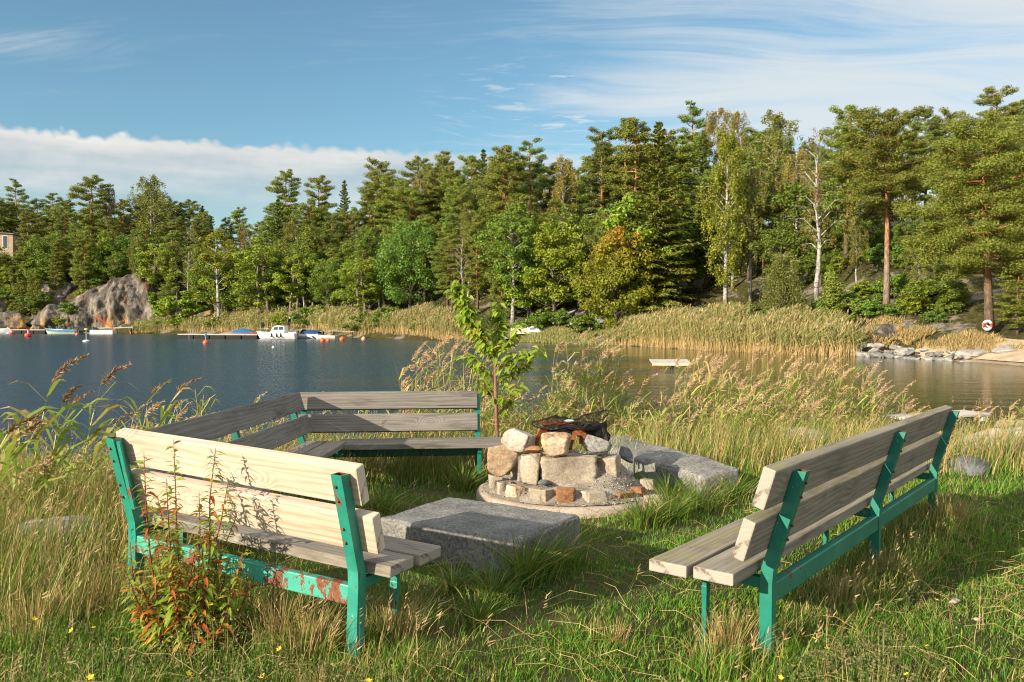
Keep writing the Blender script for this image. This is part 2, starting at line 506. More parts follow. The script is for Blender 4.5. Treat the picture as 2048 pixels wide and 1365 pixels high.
def m_paint(name, base, rust=0.0, chips=0.3, rust_c=(0.13, 0.045, 0.02), rough=0.38):
    m, nt, out = mat(name)
    co = nt.add('ShaderNodeTexCoord').outputs['Object']
    oi = nt.add('ShaderNodeObjectInfo').outputs['Random']
    v = nt.add('ShaderNodeVectorMath', dict(operation='ADD'), i0=co, i1=nt.vec(nt.m('MULTIPLY', oi, 9.0), nt.m('MULTIPLY', oi, 5.0), 0.0)).outputs[0]
    f = nt.noise(v, 9.0, 5, 0.65)
    col = nt.mix(nt.smooth(f, 0.3, 0.7), tuple(c * 0.82 for c in base), base)
    fad = nt.noise(v, 2.6, 4, 0.6)
    col = nt.mix(nt.m('MULTIPLY', nt.smooth(fad, 0.5, 0.75), 0.35), col, tuple(min(1, c * 1.5 + 0.04) for c in base))
    ch = nt.noise(nt.mapv(v, scale=(1, 1, 0.45)), 46.0, 4, 0.75)
    col = nt.mix(nt.m('MULTIPLY', nt.smooth(ch, 0.665, 0.69), chips), col, (0.42, 0.5, 0.45))
    rm = 0.0
    if rust:
        rn = nt.noise(nt.mapv(v, scale=(1.0, 1.0, 0.55)), 16.0, 7, 0.72)
        rb = nt.noise(v, 3.1, 2, 0.5)
        rr = nt.m('ADD', rn, nt.m('MULTIPLY', nt.m('SUBTRACT', rb, 0.5), 0.5))
        th = 0.74 - 0.24 * rust
        rm = nt.smooth(rr, th, th + 0.025)
        rc = nt.ramp(nt.noise(v, 60.0, 4, 0.7), [(0.3, tuple(c * 0.5 for c in rust_c)), (0.7, tuple(c * 1.8 for c in rust_c))])
        col = nt.mix(rm, col, rc)
    hb = nt.m('SUBTRACT', nt.m('MULTIPLY', f, 0.3), nt.m('MULTIPLY', rm, 0.8)) if rust else f
    bsdf(nt, out, col, nt.m('ADD', rough, nt.m('MULTIPLY', rm, 0.45)) if rust else rough, 0.45, bump=hb, bstr=0.35, bdist=0.002)
    return m

# ================================================================ terrain
SHORE = [(-300, 190), (-180, 192), (-113, 184), (-98, 180), (-80, 174), (-62, 162), (-48, 150), (-26, 131), (-8, 108.5), (1, 101.5),
         (8, 94), (12.2, 88.5), (17, 75), (22, 66.5), (26, 62), (29.3, 57.5), (30.4, 52), (30.6, 47), (28.4, 40), (25, 33), (20, 27), (16.0, 21.5), (12.6, 18.6),
         (9.6, 16.2), (6, 14.2), (3, 13.4), (0, 12.9), (-3, 12.3), (-6, 11.3), (-9, 10.6), (-13, 11), (-20, 10), (-34, 0), (-60, -30), (-300, -60)]
_S = np.array(SHORE, float)
def shore_sd(x, y):
    """signed distance to the waterline, positive on land"""
    x = np.atleast_1d(np.asarray(x, float)).ravel()
    y = np.atleast_1d(np.asarray(y, float)).ravel()
    P = np.stack([x, y], -1)
    best = np.full(len(P), 1e9)
    inside = np.zeros(len(P), bool)
    n = len(_S)
    for i in range(n):
        a, b = _S[i], _S[(i + 1) % n]
        e = b - a
        t = np.clip(((P - a) @ e) / (e @ e), 0, 1)
        best = np.minimum(best, np.hypot(*(P - a - t[:, None] * e).T))
        c = ((a[1] > P[:, 1]) != (b[1] > P[:, 1]))
        xi = a[0] + (P[:, 1] - a[1]) * e[0] / (e[1] if abs(e[1]) > 1e-9 else 1e-9)
        inside ^= c & (P[:, 0] < xi)
    return np.where(inside, -best, best)
def ground_z(x, y):
    x = np.atleast_1d(np.asarray(x, float)).ravel()
    y = np.atleast_1d(np.asarray(y, float)).ravel()
    d = shore_sd(x, y)
    d = d + (n2(x, y, 0.5, 3) - 0.5) * np.where(y < 24, 1.2, 2.0)
    t = np.clip(d, 0, None)
    near = -0.035 - 0.018 * np.clip(y - 3, 0, 12) + (n2(x, y, 0.9, 3, 5.0) - 0.5) * 0.07 + (n2(x, y, 4.0, 2, 9.0) - 0.5) * 0.03
    zn = WATER + 0.02 + (near - WATER) * sstep(-0.2, 3.4, t)
    bump = 7.0 * np.exp(-(((x + 92) / 26) ** 2 + ((y - 196) / 17) ** 2))
    zf = WATER + 1.4 * (1 - np.exp(-t / 2.2)) + 20.0 * (1 - np.exp(-(t / 40.0) ** 1.45)) + (n2(x, y, 0.11, 4, 2.0) - 0.5) * np.clip(t, 0, 14) * 0.35 + bump * sstep(0, 9, t)
    zf = zf - 0.4 * np.exp(-(((x - 33) / 5.5) ** 2 + ((y - 50) / 7.0) ** 2)) * sstep(0.5, 4, t)
    z = np.where(y < 20, zn, np.where(y > 34, zf, zn + (zf - zn) * sstep(20, 34, y)))
    wet = WATER + 0.02 - 0.10 * np.clip(-d, 0, 3) - 0.05 * np.clip(-d - 3, 0, 40)
    return np.where(d < 0, np.minimum(wet, WATER - 0.0), z)
def gz(x, y):
    return float(ground_z(x, y)[0])

def grid_obj(name, xs, ys, m):
    X, Y = np.meshgrid(xs, ys, indexing='ij')
    Z = np.concatenate([ground_z(a, b) for a, b in zip(X, Y)])
    v = np.stack([X.ravel(), Y.ravel(), Z], -1)
    nx, ny = len(xs), len(ys)
    i, j = np.meshgrid(np.arange(nx - 1), np.arange(ny - 1), indexing='ij')
    q = np.stack([i * ny + j, (i + 1) * ny + j, (i + 1) * ny + j + 1, i * ny + j + 1], -1).reshape(-1, 4)
    g = Geo()
    g.add(v, q)
    return g.obj(name, m, smooth=True)

m_soil, nt, out = mat('soil')
co = nt.add('ShaderNodeNewGeometry').outputs['Position']
f1, f2 = nt.noise(co, 1.7, 6, 0.65), nt.noise(co, 22.0, 5, 0.7)
col = nt.ramp(nt.m('ADD', nt.m('MULTIPLY', f1, 0.6), nt.m('MULTIPLY', f2, 0.4)), [(0.3, (0.030, 0.026, 0.012)), (0.5, (0.055, 0.052, 0.020)), (0.7, (0.11, 0.085, 0.04))])
bsdf(nt, out, col, 0.95, 0.1, bump=f2, bstr=0.6, bdist=0.02)

m_hill, nt, out = mat('forest_floor')
co = nt.add('ShaderNodeNewGeometry').outputs['Position']
z = nt.xyz(co)[2]
f1, f2 = nt.noise(co, 0.25, 6, 0.65), nt.noise(co, 2.5, 6, 0.7)
mossy = nt.ramp(f2, [(0.3, (0.022, 0.022, 0.008)), (0.5, (0.050, 0.048, 0.016)), (0.72, (0.12, 0.10, 0.04))])
rocky = nt.ramp(f2, [(0.3, (0.07, 0.06, 0.05)), (0.5, (0.20, 0.17, 0.14)), (0.75, (0.33, 0.28, 0.22))])
col = nt.mix(nt.smooth(f1, 0.50, 0.60), mossy, rocky)
sand = nt.ramp(f2, [(0.3, (0.20, 0.15, 0.10)), (0.7, (0.42, 0.34, 0.24))])
xx_ = nt.xyz(co)[0]
col = nt.mix(nt.m('MULTIPLY', nt.smooth(nt.m('ADD', z, nt.m('MULTIPLY', f2, 0.5)), -0.15, -0.55), nt.smooth(xx_, 22.0, 28.0)), col, sand)
bsdf(nt, out, col, 0.95, 0.1, bump=f2, bstr=0.8, bdist=0.15)

tag(grid_obj('ground', np.arange(-16, 17.01, 0.14), np.concatenate([np.arange(-6, 18, 0.14), np.arange(18, 30, 0.6)]), m_soil), kind='structure')
xs = np.concatenate([np.arange(-330, -130, 5.0), np.arange(-130, 70, 1.25), np.arange(70, 160, 5.0)])
ys = np.concatenate([np.arange(29.0, 200, 1.25), np.arange(200, 420, 6.0)])
tag(grid_obj('hillside', xs, ys, m_hill), kind='structure')
g = Geo()
g.add([(-1500, 250, -3.2), (1500, 250, -3.2), (1500, -400, -3.2), (-1500, -400, -3.2)], [(3, 2, 1, 0)])
tag(g.obj('lake_bed', m_soil), kind='structure')
g = Geo()
g.add([(-1500, -400, -.45), (-17, -400, -.45), (-17, -8, -.45), (-1500, -60, -.45), (17, -8, -.45), (17, -400, -.45), (1500, -400, -.45), (1500, 20, -.45), (17, 20, -.45)],
      [(0, 1, 2, 3), (1, 5, 4, 2), (5, 6, 7, 8)])
tag(g.obj('meadow', m_soil), kind='structure')

# ---------------------------------------------------------------- water
m_water, nt, out = mat('lake_water')
co = nt.add('ShaderNodeNewGeometry').outputs['Position']
x, y, z = nt.xyz(co)
# sheltered water in the bay on the right and under the wood, wind ripples on the open water to the left
calm = nt.m('ADD', nt.m('MULTIPLY', x, 0.030), nt.m('MULTIPLY', nt.m('SUBTRACT', nt.noise(nt.mapv(co, scale=(0.03, 0.10, 0.1)), 1.0, 3, 0.6), 0.5), 1.6))
calm = nt.m('ADD', calm, nt.m('MULTIPLY', y, -0.0015))
calm = nt.smooth(calm, -0.30, 0.28)
rip = nt.noise(nt.mapv(co, rot=(0, 0, R(12)), scale=(1.0, 2.1, 1)), 1.5, 5, 0.66, 0.3)
swl = nt.noise(nt.mapv(co, rot=(0, 0, R(-8)), scale=(0.5, 1.6, 1)), 0.55, 3, 0.5)
hgt = nt.m('ADD', nt.m('MULTIPLY', rip, 0.5), nt.m('MULTIPLY', swl, 1.0))
b1 = nt.add('ShaderNodeBump', None, Strength=1.0, Distance=nt.m('ADD', nt.m('MULTIPLY', nt.m('SUBTRACT', 1.0, calm), 0.22), 0.022), Height=hgt)
wp = nt.add('ShaderNodeBsdfPrincipled', None, Base_Color=nt.mix(calm, (0.004, 0.026, 0.050), (0.020, 0.026, 0.006)), Roughness=nt.m('ADD', 0.09, nt.m('MULTIPLY', nt.m('SUBTRACT', 1.0, calm), 0.10)), IOR=1.333, Normal=b1.outputs[0])  # blue and green tints put reflected sky and trees into the base colour
nt.l.new(wp.outputs[0], out.inputs[0])
g = Geo()
g.add([(-600, -200, WATER), (60, -200, WATER), (60, 200, WATER), (-600, 320, WATER)], [(0, 1, 2, 3)])
tag(g.obj('lake', m_water), kind='structure')

# ================================================================ benches
GREEN = (0.006, 0.16, 0.115)
p_green = m_paint('green_paint', GREEN, rust=0.40, chips=1.0)
p_worn = m_paint('worn_green_paint', (0.02, 0.22, 0.16), rust=0.60, chips=0.8)
p_rail = m_paint('rusting_green_paint', (0.05, 0.33, 0.25), rust=0.98, chips=0.8)
p_rust = m_plain('rust', (0.16, 0.06, 0.03), 0.85, 0.2, 0.6, 30)
w_pale = m_wood('new_pine_wood', (0.46, 0.375, 0.285), (0.25, 0.175, 0.11), (0.57, 0.50, 0.41), knots=1.0, seedx=3.1, rough=0.7)
w_grey = m_wood('weathered_wood', (0.215, 0.190, 0.155), (0.10, 0.083, 0.064), (0.32, 0.29, 0.245), knots=0.9, seedx=1.0, weather=0.5, rough=0.8)
w_lich = m_wood('weathered_wood_with_lichen', (0.235, 0.205, 0.165), (0.11, 0.09, 0.068), (0.345, 0.31, 0.26), knots=0.3, seedx=7.0, weather=0.45, lichen=0.4, rough=0.8)
w_mid = m_wood('weathered_wood_with_painted_shade', (0.165, 0.15, 0.132), (0.07, 0.062, 0.053), (0.25, 0.232, 0.205), knots=1.0, seedx=2.0, weather=0.45, rough=0.8)  # same weathered wood, darkened to stand in for shade on the rear bench
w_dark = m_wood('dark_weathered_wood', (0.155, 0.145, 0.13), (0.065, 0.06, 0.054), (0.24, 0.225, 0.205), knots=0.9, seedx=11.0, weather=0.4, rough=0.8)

ZK, ZT, BK = 0.385, 0.90, 0.155            # kink height, top, lean of the back posts
def plank(name, parent, L, W, T, loc, rx, wood, label=None, yaw=0.0):
    g = Geo()
    n = max(2, int(L / 0.12))
    xs_ = np.linspace(0, L, n + 1)
    jit = np.random.RandomState(int(L * 1000 + abs(loc[2]) * 777) % 9999)
    warp = np.cumsum(jit.normal(size=n + 1)) * 0.0006
    v, q = [], []
    for i, xx in enumerate(xs_):
        for a, b in ((-1, -1), (1, -1), (1, 1), (-1, 1)):
            v.append((xx, a * T / 2 + warp[i], b * W / 2 + warp[i] * .5))
    for i in range(n):
        for k in range(4):
            q.append((i * 4 + k, i * 4 + (k + 1) % 4, (i + 1) * 4 + (k + 1) % 4, (i + 1) * 4 + k))
    q += [(3, 2, 1, 0), (n * 4, n * 4 + 1, n * 4 + 2, n * 4 + 3)]
    g.add(v, q)
    o = g.obj(name, wood, parent, loc=loc, rot=(rx, 0, yaw))
    bevel_obj(o, 0.007, 2)
    if label: o['label'] = label
    return o
def back_y(z):
    return -BK * max(0.0, (z - ZK) / (ZT - ZK))
def bench(label, loc, rz, side, posts, over0, over1, woods, seat_ov=(0.3, 0.3), tilt=0.0, paints=None, rail_paint=None, seat_depth=0.46, arm_ok=True, seat_lab=None, back_lab=None, rail_lab=None):
    """local x runs along the bench from the first post, local +y*side is where one sits"""
    pm = paints or p_green
    root = thing('park_bench', label, 'bench', loc, rz)
    root.rotation_euler = (0, -tilt, rz)
    s = side
    S = 0.060
    th = math.atan2(BK, ZT - ZK)
    for xp in posts:
        # hollow bent square tube: three frames joined by quads, open rusty top
        g = Geo()
        prof = [(0.0, -0.30), (0.0, ZK - 0.04), (-0.006, ZK + 0.03), (-BK, ZT)]
        for inner in (0, 1):
            h = S / 2 - 0.004 * inner
            v = []
            for (yy, zz_) in prof:
                for a, b in ((-1, -1), (1, -1), (1, 1), (-1, 1)):
                    v.append((xp + a * h, s * (yy + b * h), zz_))
            q = [(i * 4 + k, i * 4 + (k + 1) % 4, (i + 1) * 4 + (k + 1) % 4, (i + 1) * 4 + k) for i in range(len(prof) - 1) for k in range(4)]
            g.add(v, q, mat=inner)
        nn = len(prof) * 4
        top = (len(prof) - 1) * 4
        g2 = [(top + k, top + (k + 1) % 4, nn + top + (k + 1) % 4, nn + top + k) for k in range(4)]
        g.q.append(np.array(g2)); g.qm.append(np.zeros(4))
        po = g.obj('back_post', [pm, p_rust], root)
        # flat plate carrying the boards and bolt heads
        for zb in (0.56, 0.63, 0.77, 0.84):
            yb = s * (back_y(zb) - S / 2 - 0.001)
            gb = Geo()
            tube_geo(gb, [(xp + 0.012, yb, zb), (xp + 0.012, yb - s * 0.007, zb + 0.002)], 0.008, 6)
            gb.obj('bolt', p_rust, po)
        # seat arm and front leg
        ga = Geo()
        bar_geo(ga, (xp, s * S / 2, ZK - 0.045), (xp, s * (seat_depth - 0.06), ZK - 0.030), 0.045, 0.055)
        bevel_obj(ga.obj('seat_arm', pm, root), 0.004)
        gl = Geo()
        bar_geo(gl, (xp, s * (seat_depth - 0.14), ZK - 0.062), (xp, s * (seat_depth - 0.14), -0.3), 0.042, 0.026, up=(0, 1, 0))
        box_geo(gl, (xp, s * (seat_depth - 0.14), ZK - 0.14), (0.046, 0.030, 0.05))
        bevel_obj(gl.obj('front_leg', pm, root), 0.003)
    for a, b in zip(posts[:-1], posts[1:]):
        g = Geo()
        bar_geo(g, (a + S / 2, 0, 0.29), (b - S / 2, 0, 0.29), 0.05, 0.095)
        ro = g.obj('rail', rail_paint or pm, root)
        if rail_lab: ro['label'] = rail_lab
        bevel_obj(ro, 0.005)
    W, T = 0.195, 0.062
    x0, x1 = posts[0] - over0, posts[-1] + over1
    L = x1 - x0
    for zc, wd, dxa, dxb in ((0.835, woods[0], 0.0, 0.0), (0.600, woods[1], -0.05 if over0 > .05 else 0, 0.0)):
        yy = s * (back_y(zc) + (S / 2 + T / 2 + 0.006) * math.cos(th))
        plank('backrest_plank', root, L - dxa, W, T, (x0 + dxa, yy, zc + 0.008), s * th, wd, back_lab)
    xs0, xs1 = posts[0] - seat_ov[0], posts[-1] + seat_ov[1]
    for k, wd in ((0, woods[2]), (1, woods[3])):
        yc = s * (0.145 + k * 0.222)
        plank('seat_plank', root, xs1 - xs0, 0.2, 0.058, (xs0 - 0.02 * k, yc, ZK + 0.031), R(90), wd, seat_lab)
    return root

b_left = bench('green steel bench with bright new back boards, seen from behind at the left front', (-0.754, 3.916, 0.0), 2.6747, -1,
      [0.0, 1.53], 0.07, 0.03, (w_pale, w_pale, w_grey, w_grey), seat_ov=(0.16, 0.05), tilt=0.045, paints=p_worn, rail_paint=p_rail, rail_lab='peeling rail with big rust patches', back_lab='fresh pale pine board with knots')
# the strip that clamps the boards at its far post
g = Geo()
bar_geo(g, (1.53 - .048, 1 * (BK * 0.30 + 0.012), 0.50), (1.53 - .048, 1 * (BK * .98 + 0.012), 0.885), 0.028, 0.012, up=(0, 1, 0))
g.obj('clamp_strip', p_worn, b_left)

bench('long green steel bench with lichen on its grey boards, at the right front', (1.2285, 3.932, 0.0), 0.9069, 1,
      [0.0, 1.918, 3.712], 0.26, 0.06, (w_lich, w_lich, w_lich, w_lich), seat_ov=(0.31, 0.10), tilt=-0.012)
# corner bench behind: two legs of it, each a bench of its own
rb_y = 9.0
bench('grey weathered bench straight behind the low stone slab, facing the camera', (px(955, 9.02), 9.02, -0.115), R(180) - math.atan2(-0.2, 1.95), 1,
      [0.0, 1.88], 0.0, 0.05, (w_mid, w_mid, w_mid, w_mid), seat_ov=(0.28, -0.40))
p_a, p_b = (-2.27, 5.05), (-2.19, 8.75)
Lm = math.hypot(p_b[0] - p_a[0], p_b[1] - p_a[1])
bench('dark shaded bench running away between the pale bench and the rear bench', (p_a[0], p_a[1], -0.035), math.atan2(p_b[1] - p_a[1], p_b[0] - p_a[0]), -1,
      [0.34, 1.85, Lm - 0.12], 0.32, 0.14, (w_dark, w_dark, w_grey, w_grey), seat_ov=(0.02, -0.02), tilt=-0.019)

# ================================================================ stone slabs and the fire place
s_granite = m_rock('grey_granite', (0.155, 0.152, 0.142), (0.10, 0.10, 0.095), (0.21, 0.205, 0.19), 4.0, 48.0, bstr=1.0, bdist=0.014, sk=(0.48, 1.5))
s_pale = m_rock('pale_granite', (0.31, 0.26, 0.20), (0.17, 0.135, 0.10), (0.42, 0.365, 0.29), 3.0, 70.0, bstr=0.8, bdist=0.008, stain=((0.06, 0.053, 0.045), 1.6, 0.57))
s_blue = m_rock('blue_grey_granite', (0.17, 0.165, 0.15), (0.10, 0.098, 0.092), (0.24, 0.23, 0.21), 2.6, 40.0, sk=(0.45, 1.5), bstr=0.8, bdist=0.01)
s_white = m_rock('whitish_stone', (0.42, 0.37, 0.31), (0.25, 0.20, 0.15), (0.54, 0.49, 0.43), 4.0, 55.0, bstr=0.7, bdist=0.006, stain=((0.10, 0.085, 0.07), 1.5, 0.60))
s_brown = m_rock('brown_granite', (0.33, 0.235, 0.15), (0.20, 0.125, 0.07), (0.46, 0.35, 0.245), 4.0, 60.0, bstr=0.8, bdist=0.008)
s_rust = m_rock('red_brown_stone', (0.24, 0.12, 0.055), (0.12, 0.06, 0.03), (0.36, 0.21, 0.11), 5.0, 60.0, bstr=0.8, bdist=0.008)
s_tan = m_rock('speckled_tan_stone', (0.42, 0.295, 0.19), (0.26, 0.13, 0.06), (0.52, 0.44, 0.35), 6.0, 48.0, bstr=0.8, bdist=0.008, stain=((0.08, 0.06, 0.045), 1.3, 0.60))
s_slate = m_rock('dark_slate', (0.11, 0.115, 0.12), (0.06, 0.06, 0.065), (0.18, 0.185, 0.19), 3.0, 40.0, bstr=0.5)
s_conc = m_rock('old_concrete', (0.30, 0.245, 0.19), (0.19, 0.15, 0.11), (0.38, 0.32, 0.26), 2.2, 70.0, bstr=0.7, bdist=0.006)
s_shore = m_rock('shore_boulder', (0.34, 0.30, 0.26), (0.16, 0.11, 0.095), (0.38, 0.345, 0.30), 1.8, 40.0, bstr=0.8, bdist=0.02, lichen=(0.34, 0.33, 0.28))

def stone(name, label, cat, dims, loc, rz, m_, seed, group=None, tilt=(0, 0), **kw):
    o = link(name, rock_mesh(name, m_, dims, seed, **kw), None, loc, (tilt[0], tilt[1], rz))
    return tag(o, label, cat, group)

o = link('stone_slab', slab_mesh('stone_slab', s_granite, 1.23, 0.82, 0.29, 0.011, 3, 0.013, 0.030, 0.009), None, (-0.235, 5.91, gz(-.235, 5.9) - 0.035), (R(1.2), R(-1.0), math.atan2(-.72, 1.01)))
tag(o, 'thick rough granite slab lying low in the grass in front of the fire ring', 'stone slab')
ax = math.atan2(-1.95, 0.93)
o = link('stone_slab', slab_mesh('stone_slab', s_blue, 2.2, 0.50, 0.33, 0.016, 8, 0.014, 0.05, 0.03), None, (1.60, 9.0, gz(1.6, 9.0) - 0.05), (R(7), R(1.0), ax))
tag(o, 'long pale grey stone slab lying slanted behind the fire ring on the right', 'stone slab')

FX, FY, FR = 0.54, 7.90, 0.87
FZ = gz(FX, FY)
FT = FZ + 0.10
g = Geo()
th = np.linspace(0, 2 * math.pi, 96, endpoint=False)
prof = [(FR + .03, -0.12), (FR + .015, 0.06), (FR + .0, 0.088), (FR - .025, 0.1), (0.6, 0.104), (0.3, 0.106)]
v = []
for i, (r_, z_) in enumerate(prof):
    jx = 1 + 0.03 * (fbm(np.stack([np.cos(th) * 2.5, np.sin(th) * 2.5, th * 0 + i * .15], -1), 3) - .5)
    v.append(np.stack([np.cos(th) * r_ * jx, np.sin(th) * r_ * jx, z_ + 0.012 * (n2(np.cos(th) * r_, np.sin(th) * r_, 6) - .5)], -1))
v = np.concatenate(v)
q = [(i * 96 + k, i * 96 + (k + 1) % 96, (i + 1) * 96 + (k + 1) % 96, (i + 1) * 96 + k) for i in range(5) for k in range(96)]
v = np.concatenate([v, [[0, 0, 0.106]]])
t = [(5 * 96 + k, 5 * 96 + (k + 1) % 96, 6 * 96) for k in range(96)]
g.add(v, q, t)
tag(g.obj('fire_pit_base', s_conc, loc=(FX, FY, FZ), smooth=True), 'round worn concrete disc under the stones of the fire ring', 'fire pit base')
# cracked rim piece that has slid off on the right
stone('concrete_fragment', 'broken concrete piece leaning off the right rim of the disc', 'concrete', (0.5, 0.24, 0.14), (FX + 0.82, FY - 0.42, FZ - 0.03), R(55), s_conc, 77, tilt=(R(-8), R(14)), box=0.8)

def ring(pxx, dd):                                # a spot on the front of the ring at photo column pxx
    xx = px(pxx, dd)
    return xx
cob = [(991, 948, .11, .15, s_conc, 'pale cobble at the left end of the low stone ring'), (1006, 966, .14, .14, s_pale, 'small pale tan cobble second from the left in the low ring'),
       (1033, 980, .18, .14, s_tan, 'pinkish tan cobble third from the left in the low ring'), (1081, 986, .21, .14, s_pale, 'cream coloured cobble in front middle of the low ring'),
       (1132, 984, .18, .155, s_rust, 'dark red brown cobble in front middle of the low ring'), (1188, 983, .24, .12, s_pale, 'wide tan cobble half sunk in ash at the front right'),
       (1246, 976, .19, .09, s_rust, 'flat brown cobble right of the wide tan one'), (1278, 968, .15, .10, s_rust, 'small dark brown cobble near the right rim of the disc'), (1297, 955, .13, .13, s_conc, 'grey cobble last on the right rim of the disc')]
for k, (cx, cy, wd, hh, mm, lab) in enumerate(cob):
    xx = px(cx, 7.35)
    r_ = 0.69
    dxx = max(-.999, min(.999, (xx - FX) / r_))
    yy = FY - r_ * math.sqrt(max(0.0, 1 - dxx * dxx))
    xx = px(cx, yy)
    stone('cobblestone', lab, 'cobblestone', (wd, 0.14, hh), (xx, yy, FT - 0.012), math.atan2(FX - xx, FY - yy) * -1 + rnd.uniform(-.15, .15), mm, 100 + k, group='cobbles of the low stone ring', box=0.9, sub=5, cuts=6, rough=0.07, fine=0.03)

# ---------------------------------------------------------------- big stones of the fire ring
def fstone(label, x0, x1, yb, yt, D, m_, seed, depth=None, rz=0.0, tilt=(0, 0), name='fire_ring_stone', **kw):
    wd = (x1 - x0) / F * D
    zb, zt = pz(yb, D), pz(yt, D)
    stone(name, label, 'stone', (wd * 1.04, depth or wd * .8, (zt - zb)), (px((x0 + x1) / 2, D), D, zb), rz, m_, seed, group='stones of the fire ring', tilt=tilt, sub=5, **kw)
fstone('brown angular boulder at the left of the fire ring', 972, 1039, 955, 890, 7.72, s_brown, 11, .30, .2, cuts=16, rough=.10, fine=.04)
fstone('upright grey square block between the brown boulder and the long block', 1039, 1083, 968, 906, 7.60, s_pale, 12, .22, R(-14), box=1.5, cuts=5, rough=.06, fine=.05)
fstone('long grey rough-hewn block at the front of the fire ring', 1079, 1198, 974, 910, 7.58, s_pale, 13, .24, R(4), box=1.6, cuts=6, rough=.08, fine=.07)
fstone('short grey block at the right end of the long block', 1196, 1241, 965, 910, 7.68, s_pale, 14, .24, R(-24), box=1.2, cuts=6, rough=.08, fine=.06)
fstone('whitish sharp-edged stone on top at the left of the iron basket', 998, 1072, 905, 858, 7.66, s_white, 25, .24, R(20), cuts=9, rough=.08, fine=.04, tilt=(0, R(6)))
fstone('round speckled tan stone on top in front of the iron basket', 1082, 1147, 916, 866, 7.52, s_tan, 36, .24, 0.3, cuts=22, rough=.09, fine=.05)
fstone('pale grey craggy stone on top at the right of the iron basket', 1166, 1224, 913, 870, 7.66, s_blue, 17, .22, -.2, cuts=8, rough=.09, fine=.05)
fstone('small flat brown stone wedged under the whitish stone', 1050, 1084, 908, 893, 7.56, s_rust, 18, .16, .2, cuts=8)
fstone('dark slate splinter leaning on the right side of the fire ring', 1228, 1268, 922, 895, 7.85, s_slate, 19, .12, R(-30), tilt=(0, R(32)), cuts=10, name='slate_splinter')
fstone('little black charred stone in the ash at the left front', 1073, 1101, 974, 962, 7.40, s_slate, 21, .1, .4, cuts=8)
for k, (a, lab) in enumerate([(70, 'grey block at the back right of the fire ring'), (112, 'grey block straight at the back of the fire ring'), (155, 'grey block at the back left of the fire ring')]):
    xx, yy = FX + .42 * math.cos(R(a)), FY + .42 * math.sin(R(a))
    stone('fire_ring_stone', lab, 'stone', (.36, .24, .27), (xx, yy, FT), R(a + 90), s_pale, 40 + k, group='stones of the fire ring', box=.9, cuts=5, sub=4)

# ash heap inside and spilling out on the right
m_ash = m_rock('ash', (0.23, 0.195, 0.155), (0.11, 0.09, 0.07), (0.38, 0.34, 0.29), 5.0, 70.0, bstr=1.0, bdist=0.01)
m_ashl = m_plain('ash_flake', (0.50, 0.48, 0.45), 0.9, 0.2, 0.4, 20)
m_coal = m_plain('charcoal', (0.022, 0.020, 0.018), 0.8, 0.3, 0.4, 30)
def ash_h(r_, a):
    spill = np.clip(np.cos(a - R(-12)), 0, 1) ** 3
    h = 0.010 + 0.075 * sstep(0.80, 0.60, r_) + 0.03 * sstep(.62, .45, r_) + 0.205 * sstep(.44, .30, r_)
    h = h + spill * 0.16 * sstep(.72, .42, r_) * sstep(.28, .40, r_)
    return h + 0.03 * (n2(np.cos(a) * r_, np.sin(a) * r_, 9, 4) - .5) * sstep(.84, .7, r_)
g = Geo()
rr_ = np.linspace(0.82, 0.0, 30)
th = np.linspace(0, 2 * math.pi, 90, endpoint=False)
RR, TT = np.meshgrid(rr_, th, indexing='ij')
Z = ash_h(RR.ravel(), TT.ravel())
v = np.stack([RR.ravel() * np.cos(TT.ravel()), RR.ravel() * np.sin(TT.ravel()), Z], -1)
q = [(i * 90 + k, i * 90 + (k + 1) % 90, (i + 1) * 90 + (k + 1) % 90, (i + 1) * 90 + k) for i in range(29) for k in range(90)]
g.add(v, q)
tag(g.obj('ash', m_ash, loc=(FX, FY, FT), smooth=True), 'grey ash and gravel filling the fire ring', 'ash', kind='stuff')
rg = np.random.RandomState(3)
g = Geo()
N = 2600
rr_ = np.sqrt(rg.uniform(0.02, .72, N)); aa = np.where(rg.rand(N) < .55, rg.normal(-.45, .55, N), rg.uniform(0, 6.28, N))
zz0 = ash_h(rr_, aa)
d0, f0 = ico(1)
for k in range(N):
    s_ = rg.uniform(.002, .0068)
    p = d0 * (s_ * rg.uniform(.5, 1.5, 3) * [1, 1, .45]) * (1 + .3 * rg.rand(len(d0))[:, None])
    g.add(p + [rr_[k] * math.cos(aa[k]), rr_[k] * math.sin(aa[k]), zz0[k] + s_ * .3], None, f0, 0 if rg.rand() < .62 else 1)
tag(g.obj('ash_flakes', [m_ashl, m_coal], loc=(FX, FY, FT)), 'white ash flakes and bits of charcoal strewn over the fire ring', 'ash', kind='stuff')

